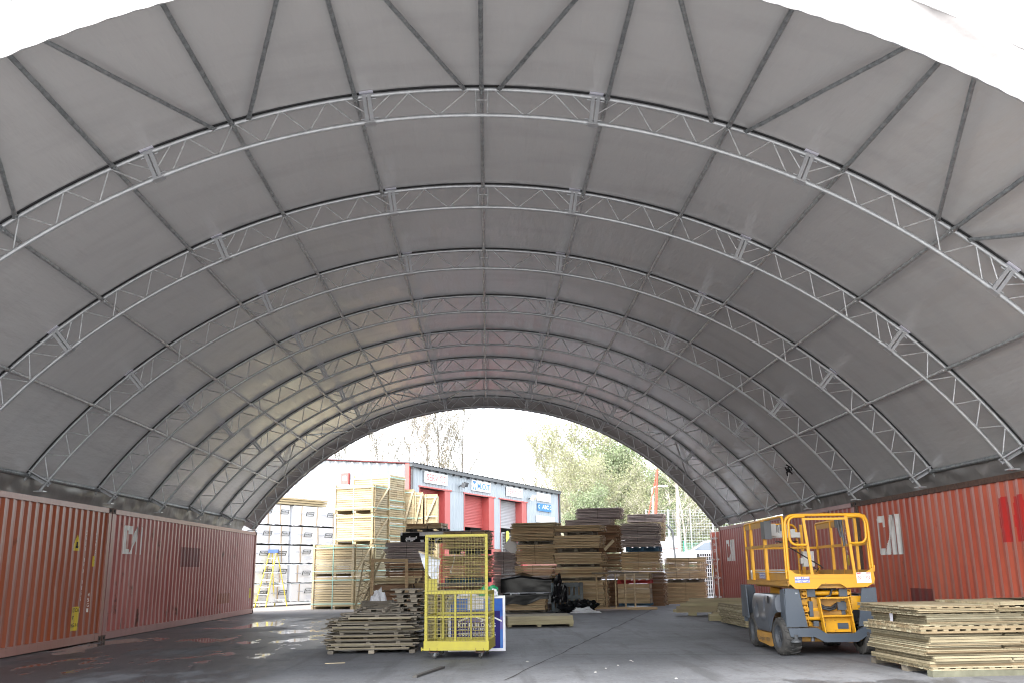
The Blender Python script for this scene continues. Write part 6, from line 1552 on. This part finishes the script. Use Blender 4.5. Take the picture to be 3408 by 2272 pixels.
# moulded hood on the left side: smooth bulging panel over the wheels with recesses
def hood(xs, s):
    mb = MB(); nu, nv = 44, 22; vs = []
    for i in range(nu+1):
        u = i/nu; y = .32+1.62*u
        for j in range(nv+1):
            v = j/nv
            arch = max(0, 1-((y-.30)/.48)**2)*.34*(1 if y < .78 else 0); arch2 = max(0, 1-((y-2.10)/.5)**2)*.22
            zb = .33+max(arch, arch2); zt = .945-.05*max(0, (u-.82)/.18)**2
            z_ = zb+(zt-zb)*v
            bul = .05*sin(pi*min(1, v*1.02))**.5-.05*max(0, (u-.85)/.15)**2-.03*max(0, (.1-u)/.1)**2
            rec = .0
            for (cy, cz, ry, rz, dp) in ((.95, .78, .05, .12, .035), (1.45, .66, .12, .12, .03), (1.08, .56, .24, .055, -.02)):
                q = ((y-cy)/ry)**2+((z_-cz)/rz)**2
                rec += dp*max(0, 1-q**2) if q < 1 else 0
            vs.append((xs-s*(bul-rec)-s*.0, y, z_))
    mb.add(vs, [(i*(nv+1)+j, (i+1)*(nv+1)+j, (i+1)*(nv+1)+j+1, i*(nv+1)+j+1) for i in range(nu) for j in range(nv)], 0, .5, True)
    top = [(nu*0+i*(nv+1)+nv) for i in range(nu+1)]
    a = [vs[k] for k in top]; b = [(xs+s*.22, p[1], p[2]-.0) for p in a]; n = len(a)
    mb.add(a+b, [(i, i+1, n+i+1, n+i) for i in range(n-1)], 0, .5, True)
    f = [vs[j] for j in range(nv+1)]; mb.add(f+[(xs+s*.2, p[1], p[2]) for p in f], [(j, j+1, nv+2+j, nv+1+j) for j in range(nv)])
    f = [vs[nu*(nv+1)+j] for j in range(nv+1)]; mb.add(f+[(xs+s*.2, p[1], p[2]) for p in f], [(j, j+1, nv+2+j, nv+1+j) for j in range(nv)])
    h = mb.build('side_hood', 'hood', lf)
    if s > 0:
        mb = MB(); mb.box((xs-.058, .62, .80), (xs-.04, .66, .92)); mb.build('hood_slot', 'dark', h)
hood(.01, 1); hood(LW-.01, -1)
# yellow boxes left and right of the front ladder
for a, b in (((.33, .30, .70), (.52, 1.2, .87)), ((1.20, .22, .70), (1.44, 1.4, .915))):
    mb = MB(); mb.box(a, b); mb.box((a[0]+.02, a[1]+.03, a[2]-.18), (b[0]-.02, b[1], a[2]-.001), 1); mb.box((a[0], a[1]-.0, b[2]+.001), (b[0], b[1], b[2]+.008), 2); mb.build('side_box', ['lift_y', 'dark', 'hood'], lf)
# scissor arms: folded pairs and cross tubes seen from the front
mb = MB()
for x in (.46, 1.08):
    for k, z_ in enumerate((.50, .70, .88)):
        for dx in (0, .07): mb.bar((x+dx, .30, z_), (x+dx, 2.3, z_+.10), .045, .11); mb.bar((x+dx+.035, .30, z_+.10), (x+dx+.035, 2.3, z_), .03, .10)
mb.build('scissor_arm', 'lift_y', lf)
mb = MB()
for z_ in (.575, .71, .965):
    mb.tube([(.44, .25, z_), (1.20, .25, z_)], .038, 12)
mb.build('cross_tube', 'lift_y', lf)
for x in (.44, 1.16):
    for z_ in (.575, .74, .96):
        mb = MB()
        for a, b in (((x-.05, .20, z_-.065), (x+.05, .26, z_-.05)), ((x-.05, .20, z_+.05), (x+.05, .26, z_+.065)), ((x-.05, .20, z_-.05), (x-.038, .26, z_+.05)), ((x+.038, .20, z_-.05), (x+.05, .26, z_+.05))): mb.box(a, b)
        mb.tube([(x, .19, z_), (x, .25, z_)], .03, 10); mb.build('arm_end', 'lift_y', lf)
mb = MB()
for x in (.51, 1.03): mb = MB(); mb.box((x, .20, .60), (x+.06, .27, .84)); mb.build('arm_bracket', 'lift_g', lf); mb = MB(); mb.box((x-.02, .18, .91), (x+.11, .24, 1.03)); mb.build('arm_bracket', 'lift_g', lf)
mb = MB(); mb.box((.96, .16, .70), (1.10, .22, .82)); mb.build('arm_bracket', 'lift_g', lf)
mb = MB()
for pts in ([(.62, .17, .90), (.72, .13, .885), (.84, .12, .93), (.88, .14, 1.02), (.95, .16, 1.03)], [(.64, .17, .79), (.70, .11, .73), (.80, .09, .705), (.90, .10, .73), (.93, .15, .80)], [(.66, .16, .80), (.74, .12, .745), (.84, .11, .74), (.92, .14, .79)]):
    mb.tube(pts, .02, 8)
mb.build('hydraulic_hose', 'hose', lf)
mb = MB(); mb.box((.56, .22, .585), (1.1, .9, .90)); mb.build('arm_core', 'lift_o', lf)  # ochre block filling the space inside the folded arms
# front access ladder
mb = MB()
for x0, x1 in ((.62, .68), (1.09, 1.145)):
    mb.prism([(x0-(.0 if x0 < 1 else 0), .90), (x0+.018, .90), (x1+.018 if x0 < 1 else x1+.03, .35), (x1 if x0 < 1 else x1+.012, .35)], lambda u, v, d: (u, d, v), .02, .15)
for z_, x0, x1 in ((.885, .635, 1.105), (.605, .665, 1.135)): mb.box((x0, .0, z_), (x1, .15, z_+.022))
mb.box((.68, .13, .36), (1.13, .145, .60)); mb.build('access_ladder', 'lift_y', lf)
mb = MB(); mb.box((.92, .115, .41), (1.09, .129, .50)); mb.box((.695, .10, .40), (.72, .129, .5)); mb.box((.55, .15, .45), (.63, .2, .53)); mb.build('ladder_plate', 'lift_g', lf)
for x in (.73, .88):
    mb = MB(); 
    for z_ in (.38, .54): mb.lathe([(.010, 0), (.008, .008), (0, .009)], lambda u, v, h: (x+u, .129-h, z_+v), 8)
    mb.build('bolt', 'lift_o', lf)
# platform
PL0, PL1, PB = .16, 1.55, 2.85
nose = [(.16, 1.33), (.16, 1.13), (.26, 1.04), (.60, 1.04), (.685, 1.115), (.985, 1.115), (1.08, 1.05), (1.42, 1.06), (1.53, 1.13), (1.55, 1.18), (1.53, 1.36), (1.43, 1.30), (1.40, 1.265), (.38, 1.265), (.27, 1.285), (.20, 1.34)]
mb = MB(); mb.prism(nose, lambda u, v, d: (u, d, v), .0, .03); nz_ = mb.build('platform_front', 'lift_y', lf)
mb = MB(); mb.box((.36, -.006, 1.20), (1.34, -.001, 1.203)); mb.box((.36, -.006, 1.255), (1.34, -.001, 1.257)); mb.build('seam', 'lift_o', nz_)
mb = MB(); mb.box((PL0, .031, 1.10), (PL1, PB, 1.15)); mb.box((.3, .1, 1.045), (1.4, PB-.1, 1.099)); mb.build('platform_deck', 'lift_o', lf)
mb = MB(); mb.box((PL0-.012, .031, 1.085), (PL0-.002, PB, 1.15)); mb.box((PL0-.02, .03, 1.151), (PL0+.02, PB, 1.165)); mb.build('deck_edge', 'lift_o', lf)
mb = MB(); mb.box((PL0+.03, .05, 1.17), (PL0+.04, PB-.05, 1.31)); mb.box((PL1-.04, .05, 1.17), (PL1-.03, PB-.05, 1.33)); mb.box((PL0+.04, PB-.04, 1.17), (PL1-.04, PB-.03, 1.33)); mb.build('kick_plate', 'lift_o', lf)
mb = MB(); mb.tube([(PL0+.035, .12, 1.335), (PL0+.035, 2.5, 1.335)], .013, 8); mb.tube([(PL0+.02, .12, 1.30), (PL0+.02, 2.55, 1.30)], .008, 6); mb.box((PL0+.0, 2.50, 1.17), (PL0+.03, 2.56, 1.34)); mb.build('slide_rail', 'alu', lf)
def rbar(name, pts, w=.042, d=.03, m='lift_y', up=(0, 1, 0)):
    mb = MB()
    mb.tube(pts, w/2, 8); return mb.build(name, m, lf)
def corner(a, b, c, r=.10, n=5):
    a, b, c = Vector(a), Vector(b), Vector(c); p = b+(a-b).normalized()*r; q = b+(c-b).normalized()*r
    return [((1-t)**2*p+2*t*(1-t)*b+t*t*q) for t in [i/n for i in range(n+1)]]
TOPZ = 2.235
# front frame: outer posts, looped gate rails, inner posts
yF = .05
rbar('front_rail', [(PL0+.02, yF, 1.30)]+corner((PL0+.02, yF, 1.3), (PL0+.02, yF, TOPZ-.02), (.8, yF, TOPZ-.02), .16)+corner((.8, yF, TOPZ-.02), (PL1-.02, yF, TOPZ-.02), (PL1-.0, yF, 1.3), .16)+[(PL1+.0, yF, 1.36)], .05)
for x0, x1 in ((.235, .51), (1.49, 1.20)):
    s = 1 if x1 > x0 else -1
    rbar('gate_loop', [(x1, yF-.015, TOPZ-.045)]+corner((x1, yF-.015, TOPZ-.045), (x0, yF-.015, TOPZ-.045), (x0, yF-.015, 1.8), .13)+corner((x0, yF-.015, 2.0), (x0, yF-.015, 1.735 if s > 0 else 1.755), (x1, yF-.015, 1.735 if s > 0 else 1.755), .13)+[(x1, yF-.015, 1.735 if s > 0 else 1.755)], .042)
for xa, xb in ((.485, .555), (1.19, 1.245)):
    mb = MB(); mb.bar((xa, yF, TOPZ-.03), (xb, yF-.005, 1.265), .045, .03, (0, 1, 0)); mb.build('front_post', 'lift_y', lf)
mb = MB(); mb.bar((.51, yF, TOPZ-.085), (1.20, yF, TOPZ-.085), .03, .035); mb.build('front_rail', 'lift_y', lf); mb = MB(); mb.bar((1.55, yF, 1.30), (1.56, yF, 1.40), .05, .03, (0, 1, 0)); mb.build('front_rail', 'lift_y', lf)
# side frames: two long sides (left sags a little towards the back) and the back
for x, nm in ((PL0, 'left'), (PL1-.02, 'right')):
    s = 1 if nm == 'left' else -1
    zt = TOPZ-.03
    rbar('side_rail', [(x, .10, 1.2)]+corner((x, .10, 1.2), (x, .10, zt), (x, 1.0, zt), .10)+corner((x, 2.2, zt-.02), (x, 2.78, zt-.02), (x, 2.78, 1.9), .06)+[(x, 2.78, 1.165)], .044, m='lift_y')
    mb = MB(); mb.bar((x, .12, 1.745), (x, 2.76, 1.745), .032, .05); mb.build('side_rail', 'lift_y' if s < 0 else 'lift_o', lf)
    for y in (1.30, 2.30 if s > 0 else 1.9, .62 if s < 0 else 1.36):
        mb = MB(); mb.bar((x+.0, y, 1.165), (x, y, zt-.01), .045, .035); mb.build('side_post', 'lift_y', lf)
    mb = MB(); mb.box((x-.006, 1.45 if s > 0 else 1.2, zt-.13), (x+.006, 2.74, zt-.02)); mb.build('rail_gusset', 'lift_o', lf)
rbar('back_rail', [(PL0+.10, 2.80, 1.2)]+corner((PL0+.10, 2.8, 1.2), (PL0+.10, 2.8, TOPZ-.05), (1, 2.8, TOPZ-.05), .16)+corner((.5, 2.8, TOPZ-.05), (1.16, 2.8, TOPZ-.05), (1.16, 2.8, 1.8), .16)+[(1.16, 2.8, 1.2)], .042)
mb = MB(); mb.bar((PL0, 2.8, 1.74), (PL1-.02, 2.8, 1.74), .03, .04); mb.bar((1.24, 2.78, 1.2), (1.24, 2.78, TOPZ-.06), .05, .04, (0, 1, 0)); mb.build('back_rail', 'lift_y', lf)
# control box, manual holder, junction box, cables, torch
cb = MB(); cb.box((.36, 1.55, 1.90), (.86, 1.85, 1.99)); cb.box((.30, 1.5, 1.93), (.42, 1.72, 2.14)); cb.box((.50, 1.62, 1.99), (.66, 1.8, 2.13)); cb.box((.66, 1.64, 1.99), (.80, 1.78, 2.05)); cb.tube([(.46, 1.60, 1.99), (.47, 1.58, 2.1)], .014, 8)
c_ = cb.build('control_box', 'cablebox', lf); mb = MB(); mb.box((.52, 1.6, 2.02), (.58, 1.618, 2.14)); mb.box((.60, 1.6, 2.0), (.64, 1.618, 2.08)); mb.tube([(.4, 1.54, 1.90), (.4, 1.54, 1.83), (.80, 1.54, 1.83), (.80, 1.54, 1.90)], .008, 6); mb.build('control_levers', 'dgrey', c_)
mb = MB(); mb.box((PL0-.05, 1.10, 1.87), (PL0+.06, 1.36, 2.17)); mb.box((PL0-.055, 1.085, 1.86), (PL0+.065, 1.099, 2.18)); mb.build('document_holder', 'dgrey', lf)
mb = MB(); mb.box((.98, 1.9, 1.39), (1.18, 2.02, 1.66)); mb.box((.94, 1.92, 1.44), (.979, 2.0, 1.54)); mb.build('junction_box', 'cablebox', lf)
mb = MB(); mb.tube([(.44, 1.5, 1.84), (.55, 1.1, 1.70), (.68, .7, 1.54), (.80, .35, 1.40), (.82, .3, 1.36)], .012, 6); mb.tube([(1.1, 1.9, 1.39), (1.0, 1.5, 1.30), (.8, .8, 1.27), (.62, .5, 1.20), (.55, .45, 1.17)], .012, 6); mb.tube([(1.12, 1.9, 1.39), (1.2, 1.8, 1.33), (1.24, 1.85, 1.37), (1.2, 1.9, 1.3)], .009, 6); mb.tube([(.92, .06, TOPZ), (.92, .05, TOPZ-.06), (.925, .06, TOPZ+.05)], .006, 5); mb.build('cable', 'hose', lf)
mb = MB(); mb.box((1.16, .5, 2.02), (1.28, .56, 2.18)); mb.tube([(1.20, .5, 2.16), (1.20, .48, 1.98), (1.23, .48, 1.86)], .022, 8); mb.tube([(1.25, .5, 2.12), (1.26, .47, 1.84), (1.27, .47, 1.72)], .02, 8); mb.build('harness_clip', 'dgrey', lf)
mb = MB(); mb.lathe([(.0, 0), (.06, 0), (.055, .05), (0, .06)], lambda u, v, h: (.27+u, .55+v, .94+h), 14); mb.build('filler_cap', 'dgrey', lf)
# stickers
F0 = lambda e=.003: (lambda u, v: (u, -e, v))
mb = MB(); mb.add([(.255, -.003, 1.135), (.495, -.003, 1.135), (.495, -.003, 1.232), (.255, -.003, 1.232)], [(0, 1, 2, 3)]); st = mb.build('hire_sticker', 'lilac', nz_)
mb = MB(); put_text(mb, 'MJM HIRE', .265, .485, 1.188, 1.226, F0(.006), .03); put_text(mb, '01652 586721', .262, .488, 1.142, 1.176, F0(.006), .03); mb.build('lettering', 'sign_white', st)
mb = MB(); mb.add([(1.255, -.003, 1.12), (1.49, -.003, 1.125), (1.485, -.003, 1.29), (1.25, -.003, 1.285)], [(0, 1, 2, 3)]); st = mb.build('safety_sticker', 'sign_white', nz_)
mb = MB(); mb.add([(1.26, -.006, 1.265), (1.325, -.006, 1.266), (1.325, -.006, 1.281), (1.26, -.006, 1.28)], [(0, 1, 2, 3)]); mb.add([(1.415, -.006, 1.268), (1.478, -.006, 1.269), (1.478, -.006, 1.284), (1.415, -.006, 1.283)], [(0, 1, 2, 3)])
for cx in (1.30, 1.44):
    mb.tube([(cx+.027*cos(a*.5236), -.006, 1.205+.03*sin(a*.5236)) for a in range(12)], .0028, 4, closed=True); mb.bar((cx-.018, -.006, 1.225), (cx+.018, -.006, 1.185), .004)
for i in range(6): mb.box((1.345, -.0065, 1.24-i*.018), (1.395, -.006, 1.244-i*.018), 1)
mb.build('pictograms', ['redp', 'hood'], st)
mb = MB(); mb.add([(PL0-.0, 1.80, 1.19), (PL0-.0, 1.38, 1.19), (PL0, 1.38, 1.285), (PL0, 1.80, 1.285)], [(0, 1, 2, 3)]); st = mb.build('hire_sticker', 'lilac', lf, (.027, .2, 0))
mb = MB(); put_text(mb, 'MJM HIRE', -1.78, -1.4, 1.24, 1.275, lambda u, v: (PL0-.004, -u, v), .03); put_text(mb, '01652 586721', -1.79, -1.39, 1.198, 1.23, lambda u, v: (PL0-.004, -u, v), .03); mb.build('lettering', 'sign_white', st)

# ------------------------------------------------------------------ stacks of fence panels on the right
p = G(2482, 2088); root_x = p
PG = 'fence panels stacked behind the scissor lift'
pf = G(2401, 2071); zt = atY(2398, 2007, pf.y).z; NPn = 9; dz = zt/NPn
for i in range(NPn):
    rng = random.Random(200+i); ix = NPn-1-i
    lab = ('topmost' if ix == 0 else ORD[ix] if ix < NPn-1 else 'lowest')+' pale slatted panel of the stack behind the scissor lift'
    root = thing('fence_panel', lab, 'fence panel', (pf.x+rng.uniform(-.03, .03)-.008*i, pf.y-2.45+rng.uniform(-.06, .06), i*dz+.03), rng.uniform(-.012, .012), PG)
    mb = MB(); W = 2.4; L = 1.75
    for k in range(14): mb.box((-L*.0+.0, k*W/14+.01, 0), (L, (k+1)*W/14-.03, dz*.42), 0, rng.random())
    mb.build('slats', 'w_green', root); mb = MB()
    for x in (0, L-.06): mb.box((x, 0, dz*.43), (x+.06, W, dz*.95), 0, .6+rng.random()*.4)
    mb.box((.061, 0, dz*.43), (L-.061, .05, dz*.95), 0, .8+rng.random()*.2); mb.build('frame', 'w_green', root)
c0 = G(3106, 2252); e0 = G(2912, 2205)
PN = 'panels of the low stack at the right edge'
M['w_pan'] = wood('pale_panel_timber', [(.15, .12, .065), (.31, .27, .175), (.20, .145, .08), (.42, .385, .265)], .6)
# local frame: corner at c0; a = to the right along the front, b = back along the left side
bk = Vector((e0.x-c0.x, e0.y-c0.y, 0)); BL = 1.70; bk.normalize()
PX = Vector((bk.y, -bk.x, 0)); ANG = atan2(PX.y, PX.x)+RD(3)
zt = atY(3110, 2015, c0.y+.1).z
mb = MB(); st = thing('bearer', 'mossy grey sleeper on the asphalt under the low panel stack', 'bearer', (c0.x-.01, c0.y-.02, 0), ANG); mb.box((0, 0, 0), (4.2, .14, .075), 0, .2); mb.build('beam', mat('mossy_timber', (.10, .10, .07), .9, var=.8, vscale=5, col2=(.17, .17, .12)), st)
for k, (px, py, lab) in enumerate(((2916, 2206, 'dark block under the back left corner of the low panel stack'), (3020, 2232, 'brown block under the left side of the low panel stack'))):
    q = G(px, py); mb = MB(); mb.box((0, 0, 0), (.3, .16, .075), 0, .1); tag(mb.build('bearer_block', 'w_pallet', None, q, (0, 0, ANG)), lab, 'block')
lay = [(.055, 'slat'), (.085, 'solid'), (.085, 'twin'), (.05, 'solid'), (.05, 'solid'), (.06, 'gap'), (.055, 'solid'), (.09, 'solidlong'), (.06, 'twin'), (.09, 'grid'), (.045, 'grid'), (.04, 'solid'), (.11, 'box'), (.045, 'slatout'), (.05, 'twinout'), (.05, 'slatwide')]
tot = sum(l[0] for l in lay); k_ = (zt-.078)/tot; z = .078
for i, (h, ty) in enumerate(lay):
    h *= k_; rng = random.Random(300+i); ix = len(lay)-1-i
    lab = ('topmost' if ix == 0 else ORD[ix] if ix < 12 else ('fourth', 'third', 'second', 'lowest')[ix-12])+(' panel of the low stack at the right edge' if ix in (0, 15) else (' panel from the top of the low stack at the right edge' if ix < 12 else ' panel from the bottom of the low stack at the right edge'))
    ox = {'slatout': -.10, 'twinout': -.08, 'slatwide': -.13, 'grid': -.06, 'box': .02}.get(ty, 0)+rng.uniform(-.05, .05); oy = rng.uniform(-.04, .04)+(.06 if ty == 'box' else 0)
    root = thing('fence_panel', lab, 'fence panel', Vector((c0.x, c0.y, z))+PX*ox+Vector((-PX.y, PX.x, 0))*oy, ANG+rng.uniform(-.012, .012), PN)
    mb = MB(); W = BL+rng.uniform(-.06, .04)+(.06 if 'out' in ty or 'wide' in ty else 0); L = 3.9
    if ty in ('solid', 'solidlong', 'box'):
        n = 3 if ty == 'box' else 2
        for a in range(n):
            x = 0; z0, z1 = h*a/n+.002, h*(a+1)/n-.002
            while x < L:
                w_ = rng.uniform(1.2, 1.7) if ty != 'solidlong' else 3.9; mb.box((x, 0, z0), (min(L, x+w_-.01), .045, z1), 0, rng.random()); x += w_
            mb.box((0, .047, z0), (.045, W, z1), 0, rng.random()); mb.box((.1, .2, z1-.012), (L, W-.02, z1-.002), 0, rng.random()); mb.box((.1, W-.05, z0), (L, W, z1), 0, rng.random())
    elif ty in ('twin', 'gap', 'twinout'):
        for a in range(2):
            z0, z1 = h*a/2+.003, h*(a+1)/2-.004; x = 0
            while x < L:
                w_ = rng.uniform(1.0, 1.3); ys = rng.uniform(-.03, .05)
                if ty == 'gap' and a == 1 and 1.2 < x < 2.2: x += .9; continue
                mb.box((x, ys, z0), (x+w_-.04, W*.5, z1), 0, rng.random()); mb.box((x, W*.5+.01, z0), (x+w_-.04, W, z1), 0, rng.random()); x += w_
    else:
        nb = 26; sp_ = L/nb; t = h*.34
        for k in range(nb): mb.box((k*sp_, .0, t+.001), (k*sp_+sp_*.42, W, h-t), 0, rng.random())
        for k in range(12): y = k*W/12; mb.box((-.01, y, 0), (L, y+W/12*(.95 if ty == 'slatwide' else .7), t), 0, .5+rng.random()*.5); mb.box((-.01, y+.01, h-t+.001), (L if ty != 'slatwide' else 1.35, y+W/12*(.97 if ty == 'slatwide' else .7)+.005, h), 0, .5+rng.random()*.5)
    mb.build('slats', 'w_pan', root); z += h
for k, (x0, y0, w_, l_, lab) in enumerate(((1.0, .05, 1.2, 1.5, 'narrow slatted panel lying on top of the low stack, in the middle'), (1.75, .12, 2.2, 1.7, 'wide pale panel lying on top of the low stack at the right'))):
    root = thing('fence_panel', lab, 'fence panel', Vector((c0.x, c0.y, z+.002))+PX*x0+Vector((-PX.y, PX.x, 0))*y0, ANG+.05*(1-k), None); rng = random.Random(k); mb = MB()
    for q in range(12): mb.box((0, q*l_/12, 0), (w_, (q+1)*l_/12-.006, .03), 0, rng.random())
    mb.box((0, -.03, -.0), (w_, -.002, .045), 0, .3); mb.build('slats', 'w_pan', root)
# paper tag on the side
tz = atY(2980, 2050, 13.4).z; q = Vector((c0.x, c0.y, 0))+Vector((-PX.y, PX.x, 0))*.88-PX*.068; mb = MB(); b_ = Vector((-PX.y, PX.x, 0))
mb.add([b_*.11+Vector((0, 0, .06)), b_*-.0+Vector((0, 0, .055)), Vector((0, 0, -.055))+b_*.01, Vector((0, 0, -.05))+b_*.11], [(0, 1, 2, 3)]); tag(mb.build('paper_label', 'paper', None, q+Vector((0, 0, tz))), 'white paper label stuck on the side of the low panel stack', 'label')
# black plastic scraps caught in the roof
p = atY(2622, 1556, 24.3)
mb = MB(); rng = random.Random(9)
for k in range(16):
    a = Vector((rng.uniform(-.12, .12), rng.uniform(-.05, .05), rng.uniform(-.16, .12))); b = a+Vector((rng.uniform(-.12, .12), rng.uniform(-.04, .04), rng.uniform(-.16, .1))); mb.bar(a*.75, b*.75, .035, .006, (0, 1, 0))
tag(mb.build('plastic_rag', 'black', None, p), 'torn black plastic rag caught on a roof truss above the scissor lift', 'rag')
